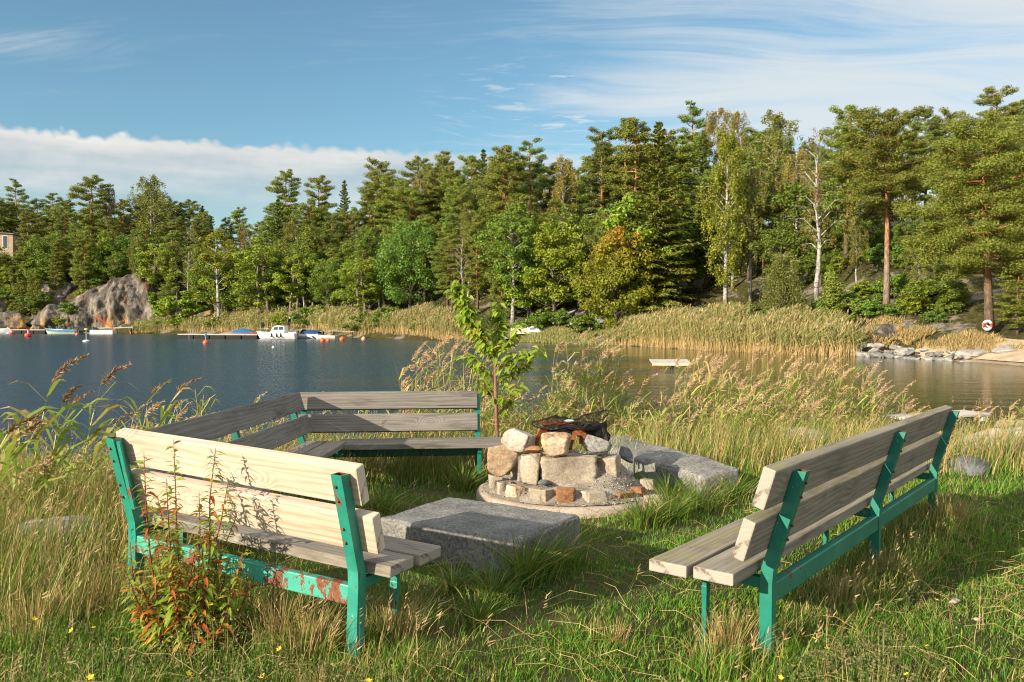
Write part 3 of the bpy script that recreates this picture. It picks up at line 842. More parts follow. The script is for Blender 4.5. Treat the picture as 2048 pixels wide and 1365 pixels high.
# iron fire basket with a warped grate on it
m_iron = m_plain('sooty_iron', (0.025, 0.020, 0.018), 0.6, 0.4, 0.5, 25, metal=0.6)
m_rusti = m_plain('rusty_iron', (0.27, 0.085, 0.032), 0.85, 0.2, 0.65, 14)
bx, by, bz = px(1143, 7.95), 7.95, pz(896, 7.95)
fb = thing('fire_basket', 'rusty iron fire basket with arched legs standing in the ash', 'fire basket', (bx, by, bz))
def arch(xc, yc, wd, h, thk, yaw):
    """bent flat iron: an arched leg plate"""
    g = Geo()
    a = np.linspace(0, math.pi, 15)
    outer = np.stack([np.cos(a) * wd / 2, np.zeros(15), np.sin(a) * h * .9], -1)
    inner = np.stack([np.cos(a) * wd * .31, np.zeros(15), np.sin(a) * h * .62], -1)
    outer[:, 2] += .0
    cy, sy = math.cos(yaw), math.sin(yaw)
    V = []
    for off in (-thk / 2, thk / 2):
        for arr in (outer, inner):
            p = arr.copy(); p[:, 1] += off
            V.append(np.stack([p[:, 0] * cy - p[:, 1] * sy + xc, p[:, 0] * sy + p[:, 1] * cy + yc, p[:, 2]], -1))
    n = 15
    Q = []
    for i in range(n - 1):
        Q += [(i, i + 1, n + i + 1, n + i), (2 * n + i, 3 * n + i, 3 * n + i + 1, 2 * n + i + 1), (i, 2 * n + i, 2 * n + i + 1, i + 1), (n + i, n + i + 1, 3 * n + i + 1, 3 * n + i)]
    g.add(np.concatenate(V), Q)
    return g
for xc, yc, wd, yaw, mm in ((-.27, -.10, .20, .5, m_rusti), (.06, -.19, .20, -.1, m_rusti), (.27, -.05, .20, -.6, m_iron), (-.12, .2, .22, .2, m_iron), (.2, .2, .22, -.3, m_rusti)):
    arch(xc, yc, wd, .24, .012, yaw).obj('leg', mm, fb)
g = Geo()
a = np.linspace(0, 2 * math.pi, 41)
v, q = [], []
for i, (r_, z_) in enumerate([(.25, .17), (.28, .225), (.285, .23), (.255, .175)]):
    v += [(math.cos(t_) * r_, math.sin(t_) * r_ * .72, z_ + .01 * math.sin(3 * t_)) for t_ in a]
q = [(i * 41 + k, i * 41 + k + 1, ((i + 1) % 4) * 41 + k + 1, ((i + 1) % 4) * 41 + k) for i in range(4) for k in range(40)]
g.add(v, q)
g.obj('tray', m_iron, fb, smooth=True)
# dented side plate on the right, leaning outwards
g = Geo()
u_, v_ = np.meshgrid(np.linspace(0, 1, 9), np.linspace(0, 1, 7), indexing='ij')
P0 = np.stack([.12 + .22 * u_, -.06 - .06 * np.sin(u_ * 3) + .05 * v_, .03 + .21 * v_ * (.8 + .3 * u_)], -1).reshape(-1, 3)
Q0 = [(i * 7 + j, (i + 1) * 7 + j, (i + 1) * 7 + j + 1, i * 7 + j + 1) for i in range(8) for j in range(6)]
g.add(P0, Q0)
o = g.obj('side_plate', m_iron, fb, smooth=True)
sm = o.modifiers.new('thick', 'SOLIDIFY'); sm.thickness = .006
# warped grate: its own thing, it only lies on the basket
gr = thing('grill_grate', 'black warped wire grate lying on top of the iron fire basket', 'grill grate', (bx - .01, by, bz + .25))
def warp(xx, yy):
    return 0.045 * math.cos(xx * 7.5) * (1 if xx < 0 else .3) + (max(0, xx - .02) ** 1.3) * .36 + .03 * math.sin(yy * 9 + 1) - (.05 if abs(xx) < .12 else 0) * .6
g, g2 = Geo(), Geo()
RX, RY = .37, .27
for k in range(-8, 9):
    yy = k * RY / 8.5
    hx = RX * math.sqrt(max(0, 1 - (yy / RY) ** 2))
    xs_ = np.linspace(-hx, hx, 15)
    tube_geo(g, [(xx, yy, warp(xx, yy)) for xx in xs_], .0028, 5)
for xx0 in (-.22, -.08, .07, .21):
    hy = RY * math.sqrt(1 - (xx0 / RX) ** 2)
    tube_geo(g, [(xx0, yy, warp(xx0, yy) - .006) for yy in np.linspace(-hy, hy, 9)], .0035, 5)
g.obj('wires', m_iron, gr)
tube_geo(g2, [(RX * math.cos(t_), RY * math.sin(t_), warp(RX * math.cos(t_), RY * math.sin(t_))) for t_ in np.linspace(0, 2 * math.pi, 49)], .005, 6)
g2.obj('rim', m_iron, gr)
m_char = m_rock('charred_wood', (0.022, 0.02, 0.018), (0.008, 0.008, 0.008), (0.07, 0.062, 0.055), 8.0, 60.0, bstr=0.9)
m_brk = m_plain('red_brick', (0.30, 0.075, 0.03), 0.9, 0.2, 0.55, 18)
for k, (xx, yy, zz1, L_, r_, rz_, ry_, mm, nm, lab) in enumerate([(.22, -.02, .10, .34, .055, .6, .25, m_char, 'charred_log', 'burnt black log end leaning at the right of the fire basket'), (-.02, .05, .12, .42, .045, -.3, .05, m_char, 'charred_log', 'burnt black log lying across inside the fire basket'),
                                                       (-.16, .04, .20, .26, .04, .15, -.05, m_brk, 'scorched_board', 'orange red scorched board under the left of the grate'), (.07, -.06, .17, .24, .035, -.15, .1, m_brk, 'scorched_board', 'orange brown scorched board under the middle of the grate')]):
    g = Geo()
    n_ = 9
    t_ = np.linspace(-.5, .5, n_)
    pr = [(a_ * L_, .006 * math.sin(a_ * 9 + k), .006 * math.cos(a_ * 7)) for a_ in t_]
    if nm == 'charred_log':
        tube_geo(g, pr, [r_ * (1 + .12 * math.sin(i * 2.1 + k)) for i in range(n_)], 9)
    else:
        bar_geo(g, (-L_ / 2, 0, 0), (L_ / 2, 0, 0), r_ * 2.2, r_ * .7)
    o = g.obj(nm, mm, None, loc=(bx + xx, by + yy, bz + zz1 + .035), rot=(0, ry_, rz_))
    tag(o, lab, 'firewood')
g = Geo()
p = ico(3)[0] * [.05, .03, .018]
p = p * (1 + .35 * (fbm(p * 60, 3)[:, None] - .5))
g.add(p, None, ico(3)[1])
tag(g.obj('foil', m_plain('aluminium_foil', (.8, .8, .8), .25, .5, .2, 30, metal=.9), None, loc=(bx - .03, by - .12, bz + .27)), 'crumpled bright foil on the grate', 'foil')
# loose slabs of shore rock near the benches
stone('boulder', 'speckled grey boulder in the tall grass behind the right bench', 'boulder', (.85, .8, .5), (px(1612, 11.0), 11.0, gz(px(1612, 11), 11) - .08), .3, s_shore, 61, cuts=10)
stone('boulder', 'low grey boulder hidden in the dry grass left of the pale bench', 'boulder', (.62, .4, .34), (px(118, 5.9), 5.9, gz(px(118, 5.9), 5.9) - .06), .3, s_shore, 62, cuts=10)
stone('boulder', 'dark flat boulder in shadow beyond the far end of the right bench', 'boulder', (.5, .5, .28), (px(1935, 9.4), 9.4, gz(px(1935, 9.4), 9.4) - .1), .8, s_slate, 63, cuts=9)
stone('boulder', 'rounded pinkish boulder at the water on the right edge', 'boulder', (.75, .7, .55), (px(2032, 16.4), 16.4, pz(880, 16.4) - .12), .1, s_pale, 64, cuts=18)
stone('boulder', 'bleached white stone in the grass by the jetty', 'boulder', (.5, .45, .34), (px(2022, 11.4), 11.6, gz(px(2015, 11.6), 11.6) - .03), .6, s_white, 65, cuts=10)
stone('boulder', 'broad bleached rock in the grass beside the right bench end', 'boulder', (1.0, .7, .42), (px(1975, 11.9), 11.9, gz(px(1975, 11.9), 11.9) - .05), .2, s_white, 66, cuts=10)
stone('stone', 'small white stone lying in the grass in the shadow of the right bench', 'stone', (.075, .05, .035), (px(1915, 4.72), 4.72, gz(px(1915, 4.72), 4.72) + .03), .5, s_white, 67, cuts=10, sub=3)
stone('stone', 'tiny white pebble in the grass beside the small white stone', 'stone', (.035, .03, .022), (px(1961, 4.45), 4.45, gz(px(1961, 4.45), 4.45) + .03), .5, s_white, 68, cuts=10, sub=2)
for k, (xp, D, a, h, lab) in enumerate([(1915, 12.6, .45, .26, 'pale stone nearest the far end of the right bench'), (1948, 12.9, .55, .30, 'pale flat stone second from the far end of the right bench'), (2000, 13.0, .6, .30, 'pale stone in the row of shore stones below the planks'), (2042, 12.4, .7, .36, 'pale big stone cut by the right picture edge'), (2060, 13.6, .6, .4, 'pale stone beyond the right picture edge'), (1985, 11.2, .35, .22, 'small pale stone in front of the broad bleached rock')]):
    stone('shore_stone', lab, 'stone', (a, a * .8, h), (px(xp, D), D, gz(px(xp, D), D) - .03), k * 1.3, s_white if k % 2 else s_pale, 170 + k, group='pale stones on the near shore', cuts=10)
# weathered plank jetty down by the water on the right
jx, jy = px(1925, 14.2), 14.2
jt = thing('jetty', 'grey weathered plank jetty on props at the water behind the right bench', 'jetty', (jx, jy, -.02), R(24))
w_jet = m_wood('bleached_planks', (0.46, 0.43, 0.39), (0.28, 0.25, 0.22), (0.60, 0.57, 0.53), knots=.4, seedx=5.0, weather=.2)
for k in range(3):
    plank('deck_plank', jt, 1.9, .17, .045, (-1.55, -.2 + .19 * k, .02), R(90), w_jet)
for sx in (-1.2, .2):
    g = Geo(); bar_geo(g, (sx, .0, -.03), (sx, .0, -1.1), .09, .09, up=(0, 1, 0)); g.obj('post', w_jet, jt)
    g = Geo(); bar_geo(g, (sx, -.28, -.05), (sx, .28, -.05), .07, .07); g.obj('crossbeam', w_jet, jt)
g = Geo(); bar_geo(g, (.2, .05, -.1), (-.25, .05, -.62), .09, .06, up=(0, 1, 0)); g.obj('strut', w_jet, jt)
for k, (x0, x1, yy, D) in enumerate([(1905, 2046, 893, 13.0), (1930, 2048, 905, 12.5)]):
    L_ = (x1 - x0) / F * D + .3
    o = plank('driftwood_plank', None, L_, .16, .05, (px(x0, D), D, max(gz(px(x0, D), D), gz(px(x1, D), D)) + .05), R(90), w_jet, yaw=R(2 - 5 * k))
    tag(o, ['upper bleached plank lying along the shore past the right bench', 'lower bleached plank lying along the shore past the right bench'][k], 'plank')

# ================================================================ trees
def cards(g, cen, nrm, size, aspect, rg, m_=0, tang=None):
    """leaf-sized diamond faces"""
    n = len(cen)
    nrm = unit(nrm)
    t = rg.normal(size=(n, 3)) if tang is None else tang + rg.normal(size=(n, 3)) * .35
    t = unit(t - (t * nrm).sum(-1, keepdims=True) * nrm)
    b = np.cross(nrm, t)
    s = np.broadcast_to(np.asarray(size, float), (n,))[:, None]
    v = np.stack([cen - t * s, cen + b * s * aspect - t * s * .1, cen + t * s, cen - b * s * aspect - t * s * .1], 1).reshape(-1, 3)
    q = np.arange(n * 4).reshape(-1, 4)
    g.add(v, q, mat=m_)
def ball(rg, n):
    v = unit(rg.normal(size=(n, 3)))
    return v, v * (rg.rand(n, 1) ** (1 / 2.2))
def trunk_line(rg, h, wob, lean=(0, 0), n=10):
    t = np.linspace(0, 1, n)
    x = np.cumsum(rg.normal(size=n)) * wob * h / n
    y = np.cumsum(rg.normal(size=n)) * wob * h / n
    x -= x[0]; y -= y[0]
    return np.stack([x + lean[0] * t * h, y + lean[1] * t * h, t * h], -1)
def on_line(P, t):
    i = np.clip(t * (len(P) - 1), 0, len(P) - 1.001)
    k = int(i)
    return P[k] + (P[k + 1] - P[k]) * (i - k)

def pine(h, cb, cr, seed, nb=42, dens=1.0, tr=None, wob=.04, top=.35, gap=0.0, size=.125, lean=(0, 0), flat=.55):
    rg = np.random.RandomState(seed)
    T, Cn = Geo(), Geo()
    P = trunk_line(rg, h * .97, wob, lean)
    tr = tr or h * .0125
    tt = np.linspace(0, 1, 10)
    tube_geo(T, P, tr * (1.15 - .95 * tt) * np.where(tt == 0, 1.25, 1), 9)
    for i in range(nb):
        u = (i + rg.rand()) / nb
        if gap and rg.rand() < gap: continue
        t = cb + (1 - cb) * u
        prof = math.sin(math.pi * (.16 + .66 * u ** .9)) ** .8 * (1 - top * u * u)
        L = cr * prof * rg.uniform(.55, 1.18)
        a = i * 2.4 + rg.normal() * .5
        rise = (-.12 + .62 * u) * L
        o = on_line(P, min(t, .995))
        dirv_ = np.array([math.cos(a), math.sin(a), 0])
        tip = o + dirv_ * L + np.array([0, 0, rise])
        mid = o + dirv_ * L * .5 + np.array([0, 0, rise * .3 + rg.normal() * .05 * L])
        tube_geo(T, [o, mid, tip], [tr * .34 * (1.1 - u * .6), tr * .22, .012], 5, cap=False)
        npad = 2 + int(L / .55)
        for k in range(npad):
            f = 1 - (k + .25 * rg.rand()) * .68 / max(1, npad)
            side = np.array([-math.sin(a), math.cos(a), 0]) * rg.normal() * .42 * L * (1.15 - f)
            c = o + (tip - o) * f + side + np.array([0, 0, rg.uniform(.0, .2)])
            rp = (.36 + .085 * L) * rg.uniform(.7, 1.3)
            n_ = int(125 * rp * rp / .36 * dens) + 18
            nv, pp = ball(rg, n_)
            pp = pp * np.array([rp, rp, rp * flat])
            nn = nv * .8 + rg.normal(size=(n_, 3)) * .6 + np.array([0, 0, .6])
            tg = unit(pp + np.array([0, 0, rp * .4]) + dirv_ * rp * .5)
            cards(Cn, c + pp, nn, size * rg.uniform(.65, 1.25, n_), .30, rg, 0, tg)
    # leader tuft
    for k in range(3):
        nv, pp = ball(rg, int(60 * dens))
        cards(Cn, on_line(P, .97 - .04 * k) + pp * np.array([.45, .45, .5]) * (1 + .4 * k), nv + rg.normal(size=nv.shape) * .5, size * rg.uniform(.6, 1.1, len(nv)), .3, rg, 0, nv)
    return T, Cn
def spruce(h, cr, seed, nb=120, dens=1.0, size=.13, cb=.06):
    rg = np.random.RandomState(seed)
    T, Cn = Geo(), Geo()
    P = trunk_line(rg, h, .012)
    tt = np.linspace(0, 1, 10)
    tube_geo(T, P, h * .013 * (1.1 - 1.0 * tt) + .01, 8)
    for i in range(nb):
        u = (i + rg.rand()) / nb
        t = cb + (1 - cb) * u
        L = (cr * (1 - u) ** .8 + .12) * rg.uniform(.65, 1.12)
        a = i * 2.4 + rg.normal() * .3
        o = on_line(P, min(t, .99))
        d = np.array([math.cos(a), math.sin(a), 0])
        dr = (-.32 + .75 * u) * L
        sidev = np.array([-math.sin(a), math.cos(a), 0])
        n_ = int((40 + 110 * L) * dens)
        f = rg.rand(n_) ** .6
        wv = rg.normal(size=n_) * .22 * L * (1.05 - f)
        c = o + d * (f * L)[:, None] + sidev * wv[:, None] + np.stack([0 * f, 0 * f, dr * f ** 1.3 + .10 * L * f * f - np.abs(wv) * .35 - rg.rand(n_) * .12], -1)
        nn = np.array([0, 0, 1.0]) + d * .35 + rg.normal(size=(n_, 3)) * .5
        cards(Cn, c, nn, size * rg.uniform(.6, 1.3, n_), .32, rg, 0, d + sidev * (wv / (L * .3 + .1))[:, None] + np.array([0, 0, -.3]))
        tube_geo(T, [o, o + d * L * .8 + np.array([0, 0, dr * .75])], [.03, .008], 4, cap=False)
    return T, Cn
def broadleaf(h, cr, seed, cb=.22, ncl=70, nleaf=130, size=.13, tr=None, stems=1, lump=.5, wob=.05, pear=0.0, aspect=.62, wide=1.0, rcs=1.0):
    rg = np.random.RandomState(seed)
    T, Cn = Geo(), Geo()
    tr = tr or h * .016
    lines = []
    for s in range(stems):
        P = trunk_line(rg, h * .86, wob, (rg.normal() * .06 * (stems > 1), rg.normal() * .06 * (stems > 1)))
        if stems > 1:
            P[:, :2] += rg.normal(size=2) * .25
        tube_geo(T, P, tr * (1.15 - tt10 * .98) + .012, 8)
        lines.append(P)
    ch = h * (1 - cb)
    cz = h * cb + ch * .5
    for i in range(ncl):
        d = unit(rg.normal(size=3))
        rad = .45 + .55 * rg.rand() ** .5
        lob = 1 + lump * (float(fbm(np.array([d * 1.7 + seed]), 2)[0]) - .5) * 2
        c = d * rad * lob
        zrel = c[2]
        wv = 1 - pear * np.clip(zrel, -.6, 1) * .75
        c = np.array([c[0] * cr * wide * wv, c[1] * cr * wv, cz + c[2] * ch * .5])
        c[2] = min(max(c[2], h * cb * .8), h * .98)
        rc = rcs * cr * rg.uniform(.17, .30)
        P = lines[i % stems]
        o = on_line(P, min(.95, max(.1, (c[2] - rc * 1.2 - .25 * np.hypot(c[0], c[1])) / (h * .86))))
        if i % 2 == 0:
            m_ = (o + c) / 2 + rg.normal(size=3) * .06 * cr
            tube_geo(T, [o, m_, c], [tr * .35, tr * .2, .008], 5, cap=False)
        n_ = int(nleaf * rg.uniform(.6, 1.4))
        nv, pp = ball(rg, n_)
        pp = pp * rc * np.array([1.1, 1.1, .8])
        nn = nv * .9 + np.array([0, 0, .45]) + rg.normal(size=(n_, 3)) * .55
        cards(Cn, c + pp, nn, size * rg.uniform(.6, 1.3, n_), aspect, rg)
    return T, Cn
tt10 = np.linspace(0, 1, 10)
def birch(h, cr, seed, cb=.25, nb=46, strands=5, size=.09, bare=0.0, droop=1.0, wob=.05, dead=0.0, tr=None):
    """white stem, thin rising limbs, leaves on hanging twigs"""
    rg = np.random.RandomState(seed)
    T, Cn = Geo(), Geo()
    tr = tr or h * .011
    P = trunk_line(rg, h * .97, wob)
    tube_geo(T, P, tr * (1.15 - tt10 * 1.0) + .014, 8)
    for i in range(nb):
        u = (i + rg.rand()) / nb
        t = cb + (.98 - cb) * u
        a = i * 2.4 + rg.normal() * .4
        L = cr * (math.sin(math.pi * (.2 + .72 * u)) ** .8) * rg.uniform(.6, 1.2)
        o = on_line(P, t)
        d = np.array([math.cos(a), math.sin(a), 0])
        m1 = o + d * L * .5 + np.array([0, 0, L * .55])
        tip = o + d * L + np.array([0, 0, L * (.75 - .2 * droop)])
        tube_geo(T, [o, m1, tip], [tr * .38 * (1.1 - u * .7), tr * .2, .01], 5, cap=False)
        for s in range(strands):
            f = rg.uniform(.3, 1.0)
            st = (o * (1 - f) + tip * f) + np.array([0, 0, L * .3 * math.sin(math.pi * f)]) + rg.normal(size=3) * .12 * L
            ln = rg.uniform(.5, 1.3) * droop * (.5 + .35 * L)
            sway = rg.normal(size=3) * .18 * ln; sway[2] = 0
            ends = st + sway + np.array([0, 0, -ln])
            if rg.rand() < .4 + bare * .5:
                tube_geo(T, [st, (st + ends) / 2 + sway * .2, ends], [.012, .008, .005], 3, cap=False, mat=1)
            if rg.rand() < bare: continue
            n_ = int(34 * ln / .8) + 8
            f2 = rg.rand(n_)[:, None]
            c = st * (1 - f2) + ends * f2 + rg.normal(size=(n_, 3)) * .13
            cards(Cn, c, rg.normal(size=(n_, 3)) + d * .4, size * rg.uniform(.7, 1.3, n_), .6, rg)
    return T, Cn
def dead_tree(h, seed, nb=26, cr=1.6, tr=None):
    rg = np.random.RandomState(seed)
    T = Geo()
    tr = tr or h * .012
    P = trunk_line(rg, h, .06)
    tube_geo(T, P, tr * (1.1 - tt10) + .015, 7)
    for i in range(nb):
        t = .2 + .78 * (i + rg.rand()) / nb
        a = i * 2.4 + rg.normal()
        L = cr * rg.uniform(.4, 1.1) * (1.1 - t * .6)
        o = on_line(P, t)
        d = np.array([math.cos(a), math.sin(a), rg.uniform(-.1, .8)])
        m1 = o + d * L * .5 + rg.normal(size=3) * .1
        tip = o + d * L + rg.normal(size=3) * .2
        tube_geo(T, [o, m1, tip], [tr * .3, tr * .2, .008], 4, cap=False)
        for s in range(3):
            e = tip + rg.normal(size=3) * .4 * L * .6
            tube_geo(T, [(m1 + tip) / 2, e], [.014, .005], 3, cap=False)
    return T, None

# ---- leaf and bark materials
l_pine = m_leaf('pine_needles', [(0.0, (0.083, 0.127, 0.021)), (0.45, (0.161, 0.216, 0.031)), (0.8, (0.247, 0.287, 0.043)), (1.0, (0.344, 0.309, 0.064))], .24, .6, .035)
l_pined = m_leaf('dark_pine_needles', [(0.0, (0.066, 0.110, 0.024)), (0.5, (0.124, 0.183, 0.033)), (1.0, (0.225, 0.258, 0.051))], .22, .6, .03)
l_pineh = m_leaf('warm_pine_needles', [(0.0, (0.086, 0.113, 0.015)), (0.5, (0.167, 0.193, 0.026)), (1.0, (0.263, 0.265, 0.046))], .25, .6, .02)
l_spru = m_leaf('spruce_needles', [(0.0, (0.079, 0.110, 0.017)), (0.5, (0.157, 0.190, 0.026)), (0.85, (0.251, 0.241, 0.037)), (1.0, (0.358, 0.234, 0.041))], .22, .6, .03)
l_green = m_leaf('green_leaves', [(0.0, (0.069, 0.120, 0.014)), (0.5, (0.131, 0.202, 0.022)), (1.0, (0.218, 0.270, 0.034))], .28, .5, .05)
l_bright = m_leaf('bright_green_leaves', [(0.0, (0.126, 0.201, 0.017)), (0.5, (0.215, 0.293, 0.025)), (1.0, (0.323, 0.356, 0.040))], .32, .5, .035)
l_dark = m_leaf('dark_green_leaves', [(0.0, (0.061, 0.116, 0.017)), (0.5, (0.114, 0.186, 0.024)), (1.0, (0.200, 0.254, 0.037))], .25, .5, .04)
l_yel = m_leaf('yellow_green_leaves', [(0.0, (0.12, 0.165, 0.014)), (0.5, (0.21, 0.245, 0.021)), (1.0, (0.32, 0.31, 0.030))], .35, .5, .03)
l_maple = m_leaf('maple_leaves', [(0.0, (0.140, 0.178, 0.018)), (0.35, (0.262, 0.245, 0.021)), (0.6, (0.344, 0.245, 0.026)), (0.8, (0.392, 0.178, 0.024)), (1.0, (0.410, 0.111, 0.020))], .32, .5, .02, zgrad=(4.6, 13.5, 4.5))
l_birch = m_leaf('birch_leaves', [(0.0, (0.102, 0.127, 0.021)), (0.5, (0.179, 0.196, 0.034)), (0.85, (0.251, 0.236, 0.044)), (1.0, (0.359, 0.265, 0.046))], .3, .5, .04)
l_bweep = m_leaf('weeping_birch_leaves', [(0.0, (0.09, 0.12, 0.02)), (0.5, (0.16, 0.19, 0.035)), (1.0, (0.24, 0.25, 0.05))], .3, .5, .02)
l_bfade = m_leaf('fading_birch_leaves', [(0.0, (0.129, 0.115, 0.027)), (0.5, (0.215, 0.169, 0.043)), (1.0, (0.358, 0.243, 0.055))], .3, .5, .03)
l_byel = m_leaf('yellowing_birch_leaves', [(0.0, (0.115, 0.145, 0.014)), (0.55, (0.20, 0.215, 0.022)), (0.9, (0.28, 0.255, 0.028)), (1.0, (0.42, 0.24, 0.025))], .32, .5, .03)
def m_bark(name, low, high, z0, z1, scale=8.0, patch=None):
    m, nt, out = mat(name)
    co = nt.add('ShaderNodeTexCoord').outputs['Object']
    z = nt.xyz(co)[2]
    f = nt.noise(nt.mapv(co, scale=(1, 1, .3)), scale, 5, .65)
    col = nt.mix(nt.smooth(nt.m('ADD', z, nt.m('MULTIPLY', f, 2.0)), z0, z1), low, high)
    col = nt.mix(nt.smooth(f, .35, .65), nt.mix(.62, col, (0.02, 0.015, 0.01)), col)
    if patch:
        pn = nt.noise(nt.mapv(co, scale=(1.2, 1.2, 3.5)), patch[1], 3, .7)
        col = nt.mix(nt.smooth(pn, .56, .62), col, patch[0])
    bsdf(nt, out, col, .9, .15, bump=f, bstr=.6, bdist=.03)
    return m
b_pine = m_bark('pine_bark', (0.15, 0.105, 0.075), (0.36, 0.155, 0.065), 3.0, 8.0)
b_pineo = m_bark('orange_pine_bark', (0.26, 0.19, 0.145), (0.43, 0.21, 0.105), 4.0, 9.0)
b_dark = m_bark('dark_bark', (0.085, 0.068, 0.052), (0.12, 0.095, 0.07), 1, 8)
b_birch = m_bark('birch_bark', (0.22, 0.20, 0.175), (0.44, 0.41, 0.36), 0.3, 3.0, 5.0, ((0.04, 0.035, 0.03), 1.6))
b_twig = m_plain('birch_twigs', (0.16, 0.12, 0.09), .9, .1)
b_grey = m_bark('dead_grey_bark', (0.23, 0.20, 0.17), (0.36, 0.32, 0.28), 1, 5)
b_alder = m_bark('grey_bark', (0.17, 0.14, 0.11), (0.22, 0.18, 0.14), 1, 5)

PROTO = {}
def proto(key, gen, leaf, bark, h, nm):
    T, Cn = gen
    PROTO[key] = (T.mesh(key + '_trunk', bark, True), Cn.mesh(key + '_crown', leaf) if Cn and Cn.n else None, h, nm)
proto('pineA', pine(16, .38, 3.0, 1, 44), l_pine, b_pine, 16, 'pine_tree')
proto('pineB', pine(17, .45, 2.6, 2, 38, top=.2), l_pined, b_pine, 17, 'pine_tree')
proto('pineC', pine(15, .25, 2.7, 3, 50), l_pine, b_pine, 15, 'pine_tree')
proto('pineD', pine(16, .58, 2.5, 4, 26, gap=.15, wob=.07), l_pined, b_pineo, 16, 'pine_tree')
proto('pineE', pine(14, .12, 2.6, 5, 60, top=.5), l_pine, b_pine, 14, 'pine_tree')
proto('pineF', pine(17, .5, 2.9, 6, 34, gap=.1, wob=.06), l_pineh, b_pineo, 17, 'pine_tree')
proto('heroR', pine(13.4, .30, 4.6, 21, 74, dens=1.7, tr=.26, wob=.022, top=.45, size=.085, lean=(-.045, 0), flat=.62), l_pineh, b_pine, 13.4, 'pine_tree')
proto('heroO', pine(17, .50, 4.4, 22, 54, dens=1.3, tr=.25, wob=.02, top=.35, size=.11), l_pineh, b_pineo, 17, 'pine_tree')
proto('young', pine(4, .05, 1.0, 9, 34, dens=1.5, top=.75, size=.12), l_pine, b_pine, 4, 'pine_tree')
proto('spruA', spruce(15, 3.2, 11, 150), l_spru, b_dark, 15, 'spruce_tree')
proto('spruB', spruce(13, 2.2, 12, 130), l_pined, b_dark, 13, 'spruce_tree')
proto('leafA', broadleaf(11, 3.4, 31, .14, 90, 150), l_green, b_alder, 11, 'broadleaf_tree')
proto('leafB', broadleaf(12, 3.2, 32, .2, 80, 140, wide=1.1), l_dark, b_dark, 12, 'broadleaf_tree')
proto('leafC', broadleaf(10, 2.9, 33, .12, 90, 150, pear=.25), l_bright, b_alder, 10, 'broadleaf_tree')
proto('leafD', broadleaf(13, 2.4, 34, .35, 60, 130, wob=.08), l_green, b_birch, 13, 'broadleaf_tree')
proto('maple', broadleaf(10.5, 3.9, 35, .10, 120, 170, size=.14, pear=.35, tr=.22), l_maple, b_dark, 10.5, 'maple_tree')
proto('aspen', broadleaf(10, 1.9, 36, .28, 46, 110, size=.11, stems=1, wob=.07, lump=.8), l_yel, b_birch, 10, 'aspen_tree')
proto('aspenG', broadleaf(10, 2.0, 37, .18, 50, 120, size=.12, stems=2, lump=.8, pear=.2), l_bright, b_alder, 10, 'aspen_tree')
proto('oak', broadleaf(13, 4.8, 38, .10, 140, 170, size=.14, tr=.24, lump=.7), l_dark, b_dark, 13, 'oak_tree')
proto('bush', broadleaf(2.6, 1.5, 41, .04, 40, 110, size=.10, stems=4, tr=.035), l_green, b_alder, 2.6, 'bush')
proto('bushD', broadleaf(2.2, 1.4, 42, .04, 36, 110, size=.10, stems=4, tr=.035, lump=.8), l_dark, b_alder, 2.2, 'bush')
proto('bushY', broadleaf(2.8, 1.3, 43, .04, 36, 110, size=.10, stems=3, tr=.035), l_bright, b_alder, 2.8, 'bush')
proto('bushO', broadleaf(4.6, 3.0, 44, .05, 90, 140, size=.13, stems=4, tr=.06, lump=.8), l_green, b_alder, 4.6, 'oak_bush')
proto('birA', birch(16, 2.3, 51, .3, 44, 5), l_birch, [b_birch, b_twig], 16, 'birch_tree')
proto('birB', birch(15, 2.0, 52, .16, 50, 6), l_byel, [b_birch, b_twig], 15, 'birch_tree')
proto('birC', birch(15, 2.5, 53, .3, 34, 5, bare=.82), l_bfade, [b_birch, b_twig], 15, 'birch_tree')
proto('birD', birch(5.2, 1.15, 54, .12, 44, 8, size=.05, droop=1.3), l_bweep, [b_birch, b_twig], 5.2, 'birch_tree')
proto('birE', birch(16, 2.2, 55, .35, 36, 5, bare=.45, droop=1.3), l_bfade, [b_birch, b_twig], 16, 'birch_tree')
proto('dead', dead_tree(7, 61), None, b_grey, 7, 'dead_tree')
proto('snag', dead_tree(9, 62, 14, 1.1), None, b_grey, 9, 'dead_tree')

_sizes = {}
def plant(key, x, y, h, label, cat, group=None, wx=1.0, z=None, sink=.15):
    T, Cn, h0, nm = PROTO[key]
    s = h / h0
    r = thing(nm, label, cat, (x, y, (gz(x, y) if z is None else z) - sink), rnd.uniform(0, 6.28) if key[:4] != 'hero' else 0.0, group)
    r.scale = (s * wx, s * wx, s)
    link('trunk', T, r)
    if Cn:
        link('crown', Cn, r)
    return r

SKY = [(0, 365), (40, 360), (90, 398), (130, 375), (190, 352), (240, 372), (300, 348), (350, 365), (420, 362), (470, 385), (510, 402), (545, 395), (570, 340), (605, 400), (640, 352), (690, 362),
       (720, 370), (760, 317), (800, 330), (840, 318), (890, 302), (940, 308), (965, 298), (1010, 290), (1065, 278), (1110, 293), (1150, 292), (1200, 262), (1260, 240), (1320, 246), (1385, 208), (1440, 205),
       (1500, 240), (1545, 215), (1600, 255), (1690, 212), (1760, 228), (1850, 220), (1895, 220), (1935, 230), (1990, 175), (2048, 195), (2200, 190), (-150, 370)]
SKY.sort()
def sky_y(xp):
    return float(np.interp(xp, [a for a, b in SKY], [b for a, b in SKY]))
_ds = np.arange(40.0, 330.0, 1.0)
_cache = {}
def prof(xp):
    k = int(round(xp / 8))
    if k not in _cache:
        X = px(k * 8, _ds)
        d = shore_sd(X, _ds)
        z = ground_z(X, _ds)
        i0 = np.argmax((d > 0) & (_ds > 44))
        _cache[k] = (_ds[i0], z)
    return _cache[k]
